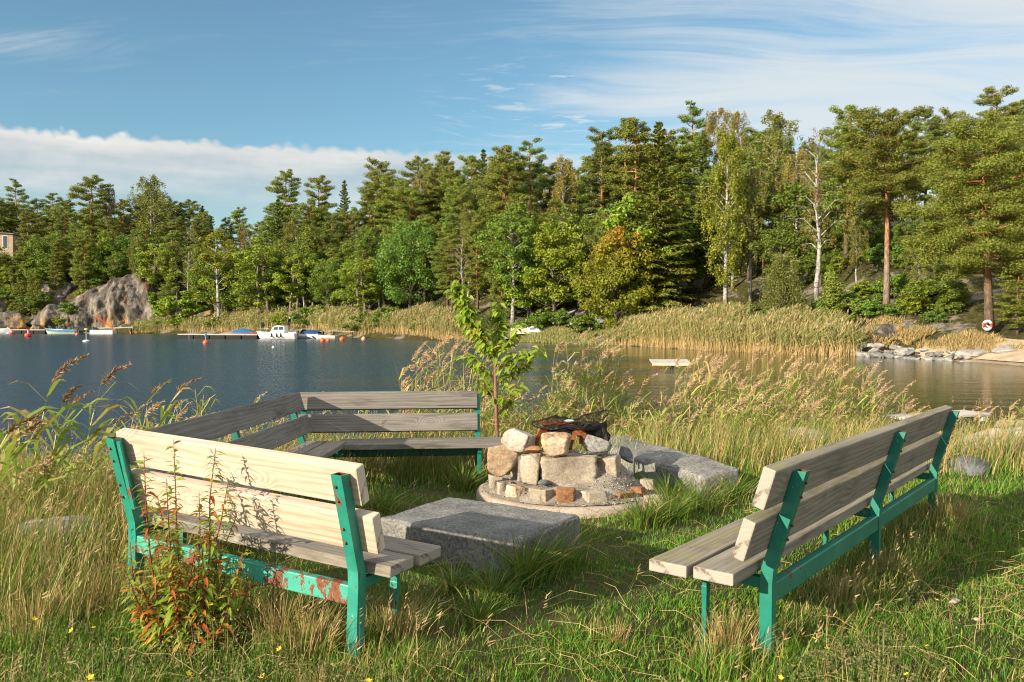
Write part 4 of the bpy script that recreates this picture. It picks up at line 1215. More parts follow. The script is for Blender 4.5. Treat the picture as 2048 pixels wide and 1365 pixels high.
def gz_ray(xp, D):
    return float(np.interp(D, _ds, prof(xp)[1]))
OCC, FRONT = [], []
HW = {'heroR': 4.4, 'heroO': 3.4, 'birC': 1.6, 'birD': 1.0, 'bushO': 2.6, 'birB': 1.5, 'spruA': 2.6, 'maple': 3.2, 'leafC': 2.4, 'leafB': 1.6, 'leafD': 1.6, 'oak': 3.8, 'aspen': 1.7, 'aspenG': 1.6, 'birA': 1.0, 'pineE': 1.5, 'leafA': 2.2, 'pineC': 1.8, 'bushY': 1.2}
def place_top(key, xp, ytop, label, cat, group=None, hwant=14.0, wx=1.0, dmin=8, dmax=75):
    """put a tree so that its top shows at this row: go back from the shore until the tree is about as tall as wanted"""
    D0, _ = prof(xp)
    best = None
    for D in np.arange(D0 + dmin, D0 + dmax, 1.5):
        h = pz(ytop, D) - gz_ray(xp, D)
        c = abs(h - hwant)
        if best is None or c < best[0]:
            best = (c, D, h)
    _, D, h = best
    OCC.append((px(xp, D), D))
    return plant(key, px(xp, D), D, max(h, 3.0), label, cat, group, wx)
def place_at(key, xp, D, ytop, label, cat, group=None, wx=1.0):
    x = px(xp, D)
    h = pz(ytop, D) - gz(x, D) + .15
    OCC.append((x, D))
    if key not in ('young', 'dead'): FRONT.append((xp, D, HW.get(key, 2.2) * h / PROTO[key][2] * wx / D * F))
    return plant(key, x, D, h, label, cat, group, wx)

# ---- trees one can pick out in the photograph
place_at('heroR', 1980, 57.5, 252, 'big pine with the red and white lifebuoy on its reddish trunk', 'pine tree')
place_at('heroO', 1773, 68.0, 226, 'tall pine with bare orange trunk and broad crown right of the half-bare birch', 'pine tree')
place_at('birC', 1634, 77.0, 250, 'tall half-bare birch with white forked limbs left of the orange pine', 'birch tree', wx=1.1)
place_at('birD', 1568, 71.0, 505, 'small weeping pale green birch on the shore behind the right reed bed', 'birch tree', wx=1.15)
place_at('young', 1666, 69.0, 545, 'young bluish green pine low on the shore left of the orange trunk', 'pine tree', wx=1.0)
place_at('bushO', 1880, 65.0, 555, 'wide green oak bush on the bank left of the lifebuoy pine', 'oak bush', wx=1.25)
place_at('birB', 1450, 88.0, 255, 'tall yellowing birch with narrow crown above the right reed bed', 'birch tree', wx=.95)
place_at('spruA', 1318, 95.0, 246, 'huge dark green spruce standing right behind the orange maple', 'spruce tree', wx=1.25)
place_at('maple', 1232, 93.5, 462, 'round maple turning orange at the top by the upturned boats', 'maple tree', wx=.95)
place_at('leafC', 1108, 107.0, 448, 'bright green broadleaf tree left of the orange maple', 'broadleaf tree', wx=1.05)
place_at('leafB', 1170, 112.0, 440, 'dark green broadleaf tree between the bright green tree and the maple', 'broadleaf tree')
place_at('leafD', 1025, 108.0, 415, 'slender tree with a long pale bare trunk behind the sapling', 'broadleaf tree')
place_top('pineD', 1058, 280, 'pine with two orange stems on the skyline above the slender pale trunk', 'pine tree', hwant=17)
place_top('birE', 1128, 305, 'thin fading birch with a long white stem right of the two-stemmed pine', 'birch tree', hwant=16)
place_top('pineF', 1253, 240, 'pine with a tall orange pink trunk left of the huge spruce', 'pine tree', hwant=19)
place_at('oak', 820, 137.0, 438, 'large dark green oak hanging over the middle reed bed', 'oak tree', wx=.95)
place_at('aspenG', 722, 139.0, 520, 'low yellow green tree at the left foot of the large oak', 'aspen tree', wx=1.5)
place_at('leafA', 655, 146.0, 520, 'rounded green tree behind the white cabin boat', 'broadleaf tree')
place_at('aspen', 436, 161.0, 468, 'light yellow green aspen with white stem right of the rock cliff', 'aspen tree', wx=1.25)
place_at('aspenG', 525, 153.0, 480, 'green aspen rising behind the floating dock', 'aspen tree', wx=1.35)
place_at('aspenG', 590, 150.0, 500, 'green poplar behind the person in the white cap', 'aspen tree', wx=1.3)
place_at('bushY', 368, 168.0, 580, 'bright green bush at the right foot of the rock cliff', 'bush', wx=1.5)
place_at('dead', 378, 175.0, 505, 'leafless grey tree above the right side of the rock cliff', 'dead tree')
place_top('snag', 590, 440, 'pale dead trunk standing among pines left of centre', 'dead tree', hwant=12)
place_top('pineD', 328, 432, 'tall bare-trunked pine on the hill right above the cliff top', 'pine tree', hwant=14)
place_top('pineB', 295, 455, 'pine with pale trunk on the brow of the rock cliff', 'pine tree', hwant=12, dmin=14)
place_top('pineB', 82, 400, 'dense dark pine between the hillside house and the cliff', 'pine tree', hwant=18, wx=1.5)
place_top('pineB', 118, 420, 'dense dark pine next to the one beside the hillside house', 'pine tree', hwant=18, wx=1.4)
place_top('pineD', 38, 360, 'open-crowned pine above the hillside house at the left edge', 'pine tree', hwant=17)
place_top('pineD', 105, 385, 'thin pine on the skyline right of the hillside house', 'pine tree', hwant=14)
place_top('pineA', 182, 352, 'broad dark pine on the skyline above the cliff, left side', 'pine tree', hwant=16, wx=1.2)
place_top('birE', 222, 372, 'brownish fading birch on the skyline beside the broad dark pine', 'birch tree', hwant=14)
place_top('birA', 305, 348, 'rounded pale birch topping the skyline above the cliff', 'birch tree', hwant=14, wx=1.5)
place_top('pineA', 570, 340, 'lone tall layered pine sticking up from the skyline left of centre', 'pine tree', hwant=19, wx=1.0)
place_top('pineC', 640, 352, 'pine with a pointed top right of the lone tall layered pine', 'pine tree', hwant=16)
place_top('spruB', 690, 360, 'narrow conifer on the skyline two right of the lone pine', 'spruce tree', hwant=16)
place_top('pineC', 757, 317, 'tall leafy-topped pine over the low yellow green tree', 'pine tree', hwant=18)
place_top('pineA', 835, 318, 'full pine on the skyline straight above the large oak', 'pine tree', hwant=18, wx=1.1)
place_top('pineE', 890, 303, 'dark pine on the skyline right above the oak', 'pine tree', hwant=18)
place_top('pineC', 940, 310, 'bushy pine on the skyline left above the sapling', 'pine tree', hwant=18, wx=1.1)
place_top('spruB', 967, 298, 'dark pointed conifer on the skyline above the sapling', 'spruce tree', hwant=17)
place_top('pineA', 1012, 290, 'pine on the skyline left of the two-stemmed pine', 'pine tree', hwant=17)
place_top('pineB', 1203, 262, 'greyish pine on the skyline above the maple', 'pine tree', hwant=17)
place_top('pineF', 1272, 238, 'dark-topped pine leaning out left of the huge spruce', 'pine tree', hwant=20)
place_top('pineD', 1387, 208, 'tall pine with pale forked limbs right of the huge spruce', 'pine tree', hwant=18)
place_top('birE', 1432, 210, 'fine-twigged fading birch on the skyline, left one of a pair', 'birch tree', hwant=17)
place_top('birE', 1466, 212, 'fine-twigged fading birch on the skyline, right one of a pair', 'birch tree', hwant=17)
place_top('birA', 1545, 215, 'drooping olive birch on the skyline left of the red cabin', 'birch tree', hwant=15, wx=1.15)
place_top('pineC', 1690, 212, 'bluish pine on the skyline right of the red cabin', 'pine tree', hwant=16)
place_top('pineB', 1850, 220, 'bluish pine on the skyline behind the orange pine', 'pine tree', hwant=14)
place_top('pineC', 1893, 220, 'pine on the skyline between the orange pine and the lifebuoy pine', 'pine tree', hwant=15)
place_top('pineF', 1985, 174, 'tallest pine of all with open rounded top at the right', 'pine tree', hwant=19, wx=1.1)
place_top('pineA', 2035, 200, 'pine cut by the right picture edge on the skyline', 'pine tree', hwant=17)
place_at('birA', 1500, 90.0, 330, 'olive green birch right behind the yellowing birch', 'birch tree')
place_at('leafB', 1560, 86.0, 440, 'dark green tree above the weeping birch', 'broadleaf tree', wx=1.2)
place_at('leafA', 1640, 84.0, 480, 'green tree at the foot of the half-bare birch', 'broadleaf tree', wx=1.0)
place_at('birA', 1712, 76.0, 430, 'grey-stemmed birch just left of the orange trunk', 'birch tree')
place_at('birA', 1838, 68.0, 470, 'soft olive birch behind the wide oak bush', 'birch tree', wx=1.3)
place_at('leafB', 1700, 84.0, 425, 'dark leafy tree behind the young bluish pine', 'broadleaf tree')
place_at('leafA', 1742, 90.0, 415, 'green leafy tree just left of the bare orange trunk, on the slope', 'broadleaf tree')
place_at('leafB', 1808, 82.0, 435, 'dark leafy tree just right of the bare orange trunk, on the slope', 'broadleaf tree')
place_at('leafA', 1872, 80.0, 425, 'green leafy tree on the slope above the wide oak bush', 'broadleaf tree')
place_at('leafB', 1935, 76.0, 440, 'dark leafy tree behind the lifebuoy pine, left of its trunk', 'broadleaf tree')
place_at('leafD', 2020, 75.0, 420, 'slim leafy tree behind the lifebuoy pine, right of its trunk', 'broadleaf tree')
place_at('pineE', 2035, 56.0, 520, 'blue green small pine at the right edge behind the lifebuoy pine', 'pine tree', wx=1.4)
place_at('birC', 925, 122.0, 470, 'half-bare yellowish birch with crooked stem above the sapling top', 'birch tree')
place_at('pineC', 955, 120.0, 440, 'broad pine to the left of the slender pale trunk', 'pine tree')

# ---- the other trees of the wood
HERO = [(60, 'the hillside house'), (200, 'the rock cliff'), (330, 'the cliff brow'), (436, 'the light aspen'), (525, 'the green aspen'), (570, 'the lone tall pine'), (655, 'the cabin boat'), (757, 'the low yellow tree'), (825, 'the large oak'), (925, 'the crooked birch'),
        (1025, 'the slender pale trunk'), (1108, 'the bright green tree'), (1232, 'the orange maple'), (1318, 'the huge spruce'), (1450, 'the yellowing birch'), (1560, 'the weeping birch'), (1634, 'the half-bare birch'), (1773, 'the orange-trunked pine'), (1880, 'the oak bush'), (1980, 'the lifebuoy pine')]
LOOK = {'pineA': 'layered green pine', 'pineB': 'dark pine', 'pineC': 'bushy green pine', 'pineD': 'bare-stemmed pine', 'pineE': 'low-branched pine', 'pineF': 'orange-stemmed pine', 'spruA': 'dark spruce', 'spruB': 'narrow spruce', 'leafA': 'round green tree', 'leafB': 'dark leafy tree',
        'leafC': 'bright leafy tree', 'leafD': 'slim leafy tree', 'birA': 'olive birch', 'birB': 'yellowing birch', 'birE': 'fading birch', 'aspen': 'yellow green aspen', 'aspenG': 'fresh green aspen', 'oak': 'wide oak', 'bush': 'green bush', 'bushD': 'dark bush', 'bushY': 'yellow green bush'}
CATS = {'pine': 'pine tree', 'spru': 'spruce tree', 'leaf': 'broadleaf tree', 'birA': 'birch tree', 'birB': 'birch tree', 'birE': 'birch tree', 'aspe': 'aspen tree', 'oak': 'oak tree', 'bush': 'bush'}
USED = set()
def auto_label(key, xp, ytop, row):
    near = sorted(HERO, key=lambda h: abs(h[0] - xp))
    hx, hn = near[0]
    size = 'tall' if ytop < 400 else 'mid-high' if ytop < 480 else 'low'
    rel = 'right of' if xp > hx + 18 else 'left of' if xp < hx - 18 else 'behind'
    for extra in ('', ' on the upper slope' if row > 1 else ' near the shore', ' reaching %s the skyline' % ('up to' if ytop < sky_y(xp) + 45 else 'well below'), ' towards ' + near[1][1], ' further back', ' deep in the wood'):
        lab = f'{size} {LOOK[key]} {rel} {hn}{extra}'
        if lab not in USED:
            USED.add(lab)
            return lab
    return lab
rg0 = random.Random(11)
rows = [(9, 5, 21, (430, 560)), (13, 4, 24, (0, 0)), (20, 5, 22, (380, 500)), (30, 7, 25, (330, 440)), (44, 8, 27, (0, 0))]
for row, (dd, jit, step, (ya, yb)) in enumerate(rows):
    xp = -60.0
    while xp < 2130:
        sx = xp + rg0.uniform(-.4, .4) * step
        D0, _ = prof(sx)
        D = D0 + dd + rg0.uniform(-jit, jit)
        sc_ = max(.62, min(1.6, D / 105.0))
        xp += step / sc_ * (1.15 if row == 0 else 1.0)
        X = px(sx, D)
        if min((abs(X - a) + .55 * abs(D - b) for a, b in OCC), default=99) < 2.2: continue
        if any(D < fd + 1.0 and abs(sx - fx) < fw * .85 + 24 for fx, fd, fw in FRONT): continue
        if 115 < sx < 300 and row == 0: continue
        if (1700 < sx and row == 0) or (sx > 1900 and row <= 2): continue
        sk = sky_y(sx)
        gyy = HOR - (gz_ray(sx, D) - EYE) / D * F
        hpx = rg0.uniform(8.5, 15.5) / D * F
        yt = max(gyy - hpx, sk + rg0.uniform(30, 105))
        if row == 4:
            yt = sk + rg0.uniform(22, 70)
        h = (gyy - yt) / F * D
        if h < 4.5: continue
        left = sx < 520
        r_ = rg0.random()
        if row == 1:
            key = rg0.choice(['leafA', 'leafC', 'leafD', 'birA', 'aspenG', 'leafA', 'pineC', 'leafB'] if not left else ['leafA', 'aspenG', 'pineE', 'birA', 'pineC'])
        elif row == 0:
            key = rg0.choice(['leafA', 'leafC', 'leafC', 'leafD', 'aspenG', 'birA', 'bushY', 'leafA', 'pineE', 'leafB'] if not left else ['pineE', 'leafA', 'pineC', 'aspenG', 'aspenG', 'pineE'])
        elif row == 2:
            key = rg0.choice(['leafA', 'leafB', 'birA', 'pineC', 'pineE', 'pineA', 'spruB', 'leafD', 'birE'] if not left else ['pineC', 'pineE', 'pineA', 'pineC', 'leafB', 'spruB', 'birA'])
        else:
            key = rg0.choice(['pineA', 'pineC', 'pineB', 'pineF', 'birA', 'pineE', 'pineA', 'spruB', 'pineC', 'birE'])
        if key.startswith('bush'):
            h = min(h, rg0.uniform(2, 4))
        wx = rg0.uniform(.95, 1.35) * (1.25 if h < 9 and not key.startswith('bush') else 1.0)
        wx = min(wx, 2.0)
        yt = gyy - h / D * F
        plant(key, X, D, h, auto_label(key, sx, yt, row), CATS.get(key[:4], CATS.get(key[:3])), 'trees of the wood on the far shore' if not key.startswith('bush') else 'bushes along the far shore', wx)
# bushes and low growth at the foot of the wood
for k in range(64):
    sx = -40 + k * 33.5 + rg0.uniform(-12, 12)
    if 60 < sx < 300 or 1690 < sx < 1800 or sx > 1890: continue
    D0, _ = prof(sx)
    D = D0 + rg0.uniform(2.5, 7)
    key = rg0.choice(['bush', 'bushD', 'bushD', 'bush', 'bushY'])
    h = rg0.uniform(1.4, 3.2) * (1.1 if D > 110 else .8)
    gyy = HOR - (gz_ray(sx, D) - EYE) / D * F
    plant(key, px(sx, D), D, h, auto_label(key, sx, 600 - h * 10, 0), 'bush', 'bushes along the far shore', rg0.uniform(1.0, 1.6))

for k in range(26):
    sx = 1640 + k * 9.5 + rg0.uniform(-10, 10)
    D0, _ = prof(sx)
    D = D0 + (rg0.uniform(5, 12) if k % 2 else rg0.uniform(12, 26))
    key = rg0.choice(['bush', 'bushD', 'bushD', 'young', 'bushY'])
    h = rg0.uniform(1.0, 2.4)
    if key == 'young':
        LOOK['young'] = 'little pine'
    plant(key, px(sx, D), D, h, auto_label(key, sx, 590 - h * 10, 2), 'bush' if key != 'young' else 'pine tree', 'bushes on the right bank' if key != 'young' else 'little pines on the right bank', rg0.uniform(1.0, 1.5))

for xp, yr, D, key, h, lab in [(120, 652, 176.5, 'bushY', 2.2, 'yellow green bush at the left foot of the rock cliff'), (140, 628, 178, 'bush', 2.6, 'green bush growing on the left edge of the rock cliff'), (165, 598, 183, 'bushY', 2.4, 'light bush on the left shoulder of the rock cliff'), (200, 575, 188, 'bushD', 2.6, 'dark bush on top of the rock cliff, left one'), (240, 560, 190, 'bush', 2.2, 'green bush on top of the rock cliff, middle one'), (283, 552, 190, 'bushD', 2.8, 'dark bush on top of the rock cliff, right one'), (318, 612, 178, 'bush', 3.2, 'green bush hanging over the right side of the rock cliff'), (60, 615, 186, 'bushD', 3.0, 'dark bush between the rocks at the left'), (20, 600, 190, 'bush', 3.4, 'green bush above the boulder at the left picture edge'), (92, 606, 186, 'bush', 2.6, 'green bush above the low yellowish rock face')]:
    plant(key, px(xp, D), D, h, lab, 'bush', 'bushes on and around the rock cliff', 1.3, z=pz(yr, D), sink=.2)

# ================================================================ rock cliff and shore stones
m_cliff, nt, out = mat('cliff_rock')
co = nt.add('ShaderNodeTexCoord').outputs['Object']
x, y, z = nt.xyz(co)
f1 = nt.noise(nt.mapv(co, rot=(0, R(20), 0), scale=(1, 1, .45)), .35, 7, .65, .4)
f2 = nt.noise(nt.mapv(co, rot=(0, R(25), 0), scale=(1, 1, .3)), 1.6, 6, .7, .6)
col = nt.ramp(nt.m('ADD', nt.m('MULTIPLY', f1, .6), nt.m('MULTIPLY', f2, .4)), [(.39, (.028, .025, .022)), (.49, (.085, .075, .063)), (.56, (.18, .155, .13)), (.70, (.35, .30, .24))])
st = nt.noise(nt.mapv(co, scale=(.42, .42, .10)), 1.0, 4, .6)
stm = nt.m('MULTIPLY', nt.smooth(st, .52, .60), nt.smooth(z, 5.5, .5))
col = nt.mix(nt.m('MULTIPLY', stm, .85), col, (.42, .23, .06))
he = nt.noise(co, .5, 5, .7)
hm = nt.m('MULTIPLY', nt.smooth(he, .57, .63), nt.smooth(z, 6.0, 7.5))
col = nt.mix(nt.m('MULTIPLY', hm, .8), col, (.15, .045, .018))
bsdf(nt, out, col, .9, .2, bump=nt.m('ADD', f1, nt.m('MULTIPLY', f2, .5)), bstr=1.0, bdist=.5)
def cliff(label, x0, x1, yb, yt, D, depth, seed, cuts=14, rz=0.0, name='rock_outcrop', sub=5, tilt=(0, 0), rough=.10, fine=.05):
    wd = (x1 - x0) / F * D
    zb, zt = pz(yb, D), pz(yt, D)
    o = link(name, rock_mesh(name, m_cliff, (wd, depth, zt - zb), seed, sub, cuts, rough=rough, fine=fine), None, (px((x0 + x1) / 2, D), D + depth * .25, zb), (tilt[0], tilt[1], rz))
    return tag(o, label, 'rock')
# the big cliff: a dome of rock with a steep broken face, built as a heightfield-like shell
CD = 181.0
def cliff_shell():
    nu, nv = 175, 90
    # top outline of the rock as seen from across the water (photo column, row)
    ox = np.array([62, 80, 118, 150, 182, 215, 250, 288, 305, 322, 345]); oy = np.array([664, 648, 622, 600, 579, 565, 553, 547, 566, 612, 662])
    u = np.linspace(62, 345, nu)
    top = np.interp(u, ox, oy)
    X = px(u, CD)
    ztop = EYE + (HOR - top) / F * CD
    U, V = np.meshgrid(np.arange(nu), np.linspace(0, 1, nv), indexing='ij')
    zb = WATER - .6
    H = (ztop - zb)[U]
    ang = V * math.pi * .62                                   # face rises steeply, then rolls back over the top
    z = zb + H * np.sin(np.minimum(ang, math.pi / 2)) ** .9 - np.maximum(0, V - .8) * 6
    y = CD - 3.5 + 1.5 * (1 - np.cos(np.minimum(ang, math.pi / 2))) * (.6 + H / 12 * 2.2) + np.maximum(0, V - .8) * 70
    P = np.stack([X[U].ravel(), y.ravel(), z.ravel()], -1)
    q = P * [.30, .22, .16]
    sh = P[:, 0] * .35 + P[:, 2] * .55                          # slanting strata
    rid = 1 - np.abs(2 * fbm(np.stack([sh * .55, P[:, 0] * .12, P[:, 2] * .10], -1), 4) - 1)
    big = fbm(q, 4) - .5
    fine_ = fbm(P * [.9, .9, .7], 4) - .5
    d = (rid - .7) * 1.5 + big * 4.5 + fine_ * .9
    P[:, 1] -= d * sstep(0, .12, V.ravel())
    P[:, 2] += fine_ * .5 + big * 1.2
    P[:, 0] += fine_ * .6
    i, j = np.meshgrid(np.arange(nu - 1), np.arange(nv - 1), indexing='ij')
    Q = np.stack([i * nv + j, (i + 1) * nv + j, (i + 1) * nv + j + 1, i * nv + j + 1], -1).reshape(-1, 4)
    o0 = P.mean(0) * [1, 1, 0] + [0, 0, WATER]
    g = Geo(); g.add(P - o0, Q)
    o = g.obj('rock_outcrop', m_cliff, None, loc=tuple(o0), smooth=True)
    tag(o, 'big dark grey rock cliff with yellow orange stains above the moored boats', 'rock')
cliff_shell()
cliff('low pale rock ledge at the right foot of the cliff by the reeds', 285, 345, 668, 640, 174, 5, 207, 12, R(-15))
cliff('low yellowish rock face left of the big cliff behind the blue boat', 42, 132, 668, 608, 179, 9, 211, 12, R(6))
cliff('grey boulder at the left picture edge behind the left dock', -15, 52, 668, 622, 178, 7, 223, 12)
cliff('shadowed rock ridge above the yellowish rock face', 40, 150, 640, 562, 190, 9, 219, 12, R(-10))
cliff('broken rocks on the slope at the left picture edge', -60, 60, 640, 585, 190, 9, 229, 12)
for k, (x0, x1, yb, yt, D, lab) in enumerate([(390, 436, 650, 618, 165, 'rounded grey boulder left of the aspen stem'), (452, 492, 652, 622, 160, 'pale boulder between the aspen stem and the dock'), (500, 534, 648, 620, 157, 'brownish boulder in the bushes behind the dock'),
                                              (330, 372, 652, 622, 170, 'grey boulder under the bright bush'), (560, 590, 650, 632, 152, 'small flat stone behind the cabin boat'), (300, 345, 660, 640, 172, 'low pale rock at the end of the left reeds')]):
    cliff(lab, x0, x1, yb, yt, D, 3.5, 300 + k, 12, name='boulder', sub=4)
for k, (x0, x1, yb, yt, D, lab) in enumerate([(1640, 1748, 668, 630, 70, 'flat bare rock slope behind the right reed bed'), (1745, 1830, 680, 648, 63.5, 'flat greyish rock in dry grass above the stone embankment'), (1690, 1760, 640, 612, 76, 'lichened rock ledge below the orange trunk')]):
    cliff(lab, x0, x1, yb + 8, yt, D, 5, 330 + k, 12, name='rock_ledge', sub=4)
# stone embankment: many loose stones
s_rip = [m_rock('embankment_stone', (.17, .165, .16), (.07, .07, .07), (.27, .265, .255), 3, 30), m_rock('pale_embankment_stone', (.28, .265, .245), (.15, .14, .13), (.38, .365, .34), 3, 30)]
rip = [rock_mesh('embankment_stone', s_rip[k % 2], (1, .7, .5), 400 + k, 3, 8) for k in range(6)]
for k in range(64):
    t = rnd.random()
    row = k % 3
    xp = 1712 + 225 * t
    ybase = 713 + 6 * t - row * 8 * (1 - .5 * t) + rnd.uniform(-2, 2)
    D = 61.5 - 8.5 * t + row * .55
    x = px(xp, D)
    s_ = rnd.uniform(.55, 1.15) * (1.05 - .45 * t) * (1.0 if row < 2 else .8)
    o = link('embankment_stone', rip[rnd.randrange(6)], None, (x, D, WATER - .12 + row * .38 * (1 - .35 * t)), (rnd.uniform(-.3, .3), rnd.uniform(-.3, .3), rnd.uniform(0, 6)))
    o.scale = (s_, s_, s_)
    tag(o, 'angular grey stone of the low embankment right of the reed bed', 'stone', 'stones of the shore embankment')
for k, (x0, x1, y, D, lab) in enumerate([(1905, 1990, 708, 54.5, 'long pale flat rock on the beach left of the lifebuoy pine foot'), (1988, 2040, 705, 53, 'small pale flat rock below the lifebuoy pine')]):
    wd = (x1 - x0) / F * D
    o = link('shore_rock', rock_mesh('shore_rock', s_rip[1], (wd, 1.6, .5), 450 + k, 4, 14), None, (px((x0 + x1) / 2, D), D, gz(px((x0 + x1) / 2, D), D) - .15))
    tag(o, lab, 'rock')
# sandy beach
m_sand = m_rock('beach_sand', (.40, .31, .21), (.28, .21, .14), (.50, .41, .30), 1.2, 40, bstr=.3)
g = Geo()
bp = [(28.6, 60.0), (30.2, 57.0), (31.0, 53.5), (31.3, 50), (31.4, 46.5)]
v, q = [], []
for i, (a, b) in enumerate(bp):
    for k in range(6):
        xx, yy = a - .9 + k * .75, b - .25 * k
        v.append((xx, yy, max(gz(xx, yy), WATER - .02) + .03))
q = [(i * 6 + k, i * 6 + k + 1, (i + 1) * 6 + k + 1, (i + 1) * 6 + k) for i in range(4) for k in range(5)]
g.add(v, q)
tag(g.obj('beach', m_sand, smooth=True), kind='structure')

# ================================================================ reed beds on the far shore
m_rstalk = m_leaf('dry_reed_stalks', [(0.0, (0.28, 0.19, 0.075)), (.5, (0.44, 0.31, 0.13)), (1.0, (0.58, 0.44, 0.22))], .2, .6, .02)
m_rleaf = m_leaf('reed_leaves', [(0.0, (0.12, 0.16, 0.04)), (.5, (0.21, 0.24, 0.07)), (1.0, (0.33, 0.33, 0.13))], .3, .55, .02)
m_rplume = m_leaf('reed_plumes', [(0.0, (0.22, 0.14, 0.07)), (.5, (0.33, 0.23, 0.12)), (1.0, (0.46, 0.34, 0.20))], .3, .7, .02)
def strips(g, base, top, wd, m_, rg, bend=None, mid=.5, tipw=.15):
    """tapered ribbons from base to top (vectorised)"""
    n = len(base)
    ax = unit(top - base)
    sd = unit(np.cross(ax, rg.normal(size=(n, 3)) * [1, 1, .1]))
    md = base * (1 - mid) + top * mid
    if bend is not None:
        md = md + bend
    wd = np.broadcast_to(np.asarray(wd, float), (n,))[:, None]
    v = np.stack([base - sd * wd * .5, base + sd * wd * .5, md - sd * wd * .45, md + sd * wd * .45, top - sd * wd * tipw, top + sd * wd * tipw], 1).reshape(-1, 3)
    k = np.arange(n)[:, None] * 6
    q = np.concatenate([k + [0, 1, 3, 2], k + [2, 3, 5, 4]], 1).reshape(-1, 4)
    g.add(v, q, mat=m_)
def reed_bed(label, line, width, hgt, n, seed, stalk=.5, wscale=1.0):
    rg = np.random.RandomState(seed)
    L = np.array(line, float)
    seg = np.linalg.norm(np.diff(L, axis=0), axis=1)
    cum = np.concatenate([[0], np.cumsum(seg)])
    s = rg.rand(n) * cum[-1]
    X = np.interp(s, cum, L[:, 0]); Y = np.interp(s, cum, L[:, 1])
    off = rg.rand(n)
    W_ = np.interp(s, cum, width)
    Hh = np.interp(s, cum, hgt)
    X = X + rg.normal(size=n) * .15
    Y = Y - .8 + off * W_ + (n2(s, s * 0, .35) - .5) * 1.2
    zb = np.maximum(ground_z(X, Y), WATER - .3)
    clump = n2(X, Y, .45, 3)
    big_ = n2(X, Y, .16, 2, 3.0)
    h = Hh * rg.uniform(.62, 1.08, n) * (.50 + .55 * clump + .50 * big_)
    b = np.stack([X, Y, zb], -1)
    lean = np.stack([rg.normal(.08, .17, n), rg.normal(0, .15, n), np.ones(n)], -1)
    t = b + lean * h[:, None]
    g = Geo()
    strips(g, b, t, .022 * wscale, 0, rg, tipw=.3)
    # leaves in the upper part
    for k in range(5):
        f = rg.uniform(.42, .97, n)[:, None]
        o = b + (t - b) * f
        a = rg.rand(n) * 6.28
        ln = rg.uniform(.3, .6, n)
        d = np.stack([np.cos(a) * .8 + .35, np.sin(a) * .8, rg.uniform(.3, 1.1, n)], -1) * ln[:, None]
        strips(g, o, o + d, .035 * wscale, np.where(rg.rand(n) < .88, 1, 0).repeat(2), rg, tipw=.05)
    pm_ = rg.rand(n) < .25
    strips(g, t[pm_] - [0, 0, .05], t[pm_] + np.stack([rg.uniform(.05, .16, pm_.sum()), rg.normal(0, .05, pm_.sum()), rg.uniform(.14, .26, pm_.sum())], -1), .09 * wscale, 2, rg, tipw=.1)
    return tag(g.obj('reed_bed', [m_rstalk, m_rleaf, m_rplume]), label, 'reed bed', kind='stuff')
def sl(*pp): return [(px(a, D), D) for a, D in pp]
reed_bed('green and tan reed bed behind the left docks', sl((262, 174), (330, 170), (420, 162), (500, 152), (600, 144), (700, 133)), [3, 4, 5, 5, 5, 6], [2.0, 2.4, 2.5, 2.4, 2.3, 2.3], 9000, 5, wscale=1.9)
reed_bed('tan reed bed in the middle under the large oak', sl((690, 133), (760, 126), (840, 117), (900, 109), (935, 107)), [4, 5, 5, 4, 2], [2.2, 2.6, 2.7, 2.7, 2.0], 8000, 6, wscale=1.6)
reed_bed('tall tan and green reed bed on the right in front of the wood', sl((1215, 90.5), (1260, 87.5), (1330, 80.5), (1400, 74), (1480, 70), (1560, 66), (1640, 63.5), (1712, 61.5)), [2, 4, 6, 7, 6, 5, 5, 4], [1.2, 2.0, 2.4, 2.5, 2.5, 2.4, 2.3, 2.1], 14000, 7, wscale=1.15)
# grass on the low shore between the reed beds and dry grass on the right bank
def shore_grass(label, line, wd, h, n, seed, green, name='shore_grass'):
    rg = np.random.RandomState(seed)
    L = np.array(line, float)
    seg = np.linalg.norm(np.diff(L, axis=0), axis=1)
    cum = np.concatenate([[0], np.cumsum(seg)])
    s = rg.rand(n) * cum[-1]
    X = np.interp(s, cum, L[:, 0]) + rg.normal(size=n) * .2
    Y = np.interp(s, cum, L[:, 1]) + rg.rand(n) * wd
    b = np.stack([X, Y, ground_z(X, Y) - .03], -1)
    keep = (b[:, 2] > WATER - .12) & (n2(X, Y, .5, 3) > .36)
    b = b[keep]; m_ = len(b)
    t = b + np.stack([rg.normal(.1, .15, m_), rg.normal(0, .15, m_), rg.uniform(.5, 1, m_) * h], -1)
    g = Geo()
    strips(g, b, t, .05, (rg.rand(m_) < green).astype(int).repeat(2), rg, tipw=.05)
    return tag(g.obj(name, [m_rstalk, m_rleaf]), label, 'grass', kind='stuff')
shore_grass('short green grass on the low shore by the upturned boats', sl((930, 105), (1040, 100.5), (1130, 95), (1250, 87.3)), 8, .5, 22000, 8, .75)
shore_grass('dry yellow grass on the bank above the stone embankment', sl((1640, 66), (1720, 62.5), (1830, 60), (1900, 57), (1970, 54), (2060, 52)), 8, .5, 14000, 9, .25)
shore_grass('dry grass along the foot of the rocks on the left', sl((300, 176), (420, 165), (560, 152), (700, 139), (900, 116)), 10, .8, 9000, 10, .5)

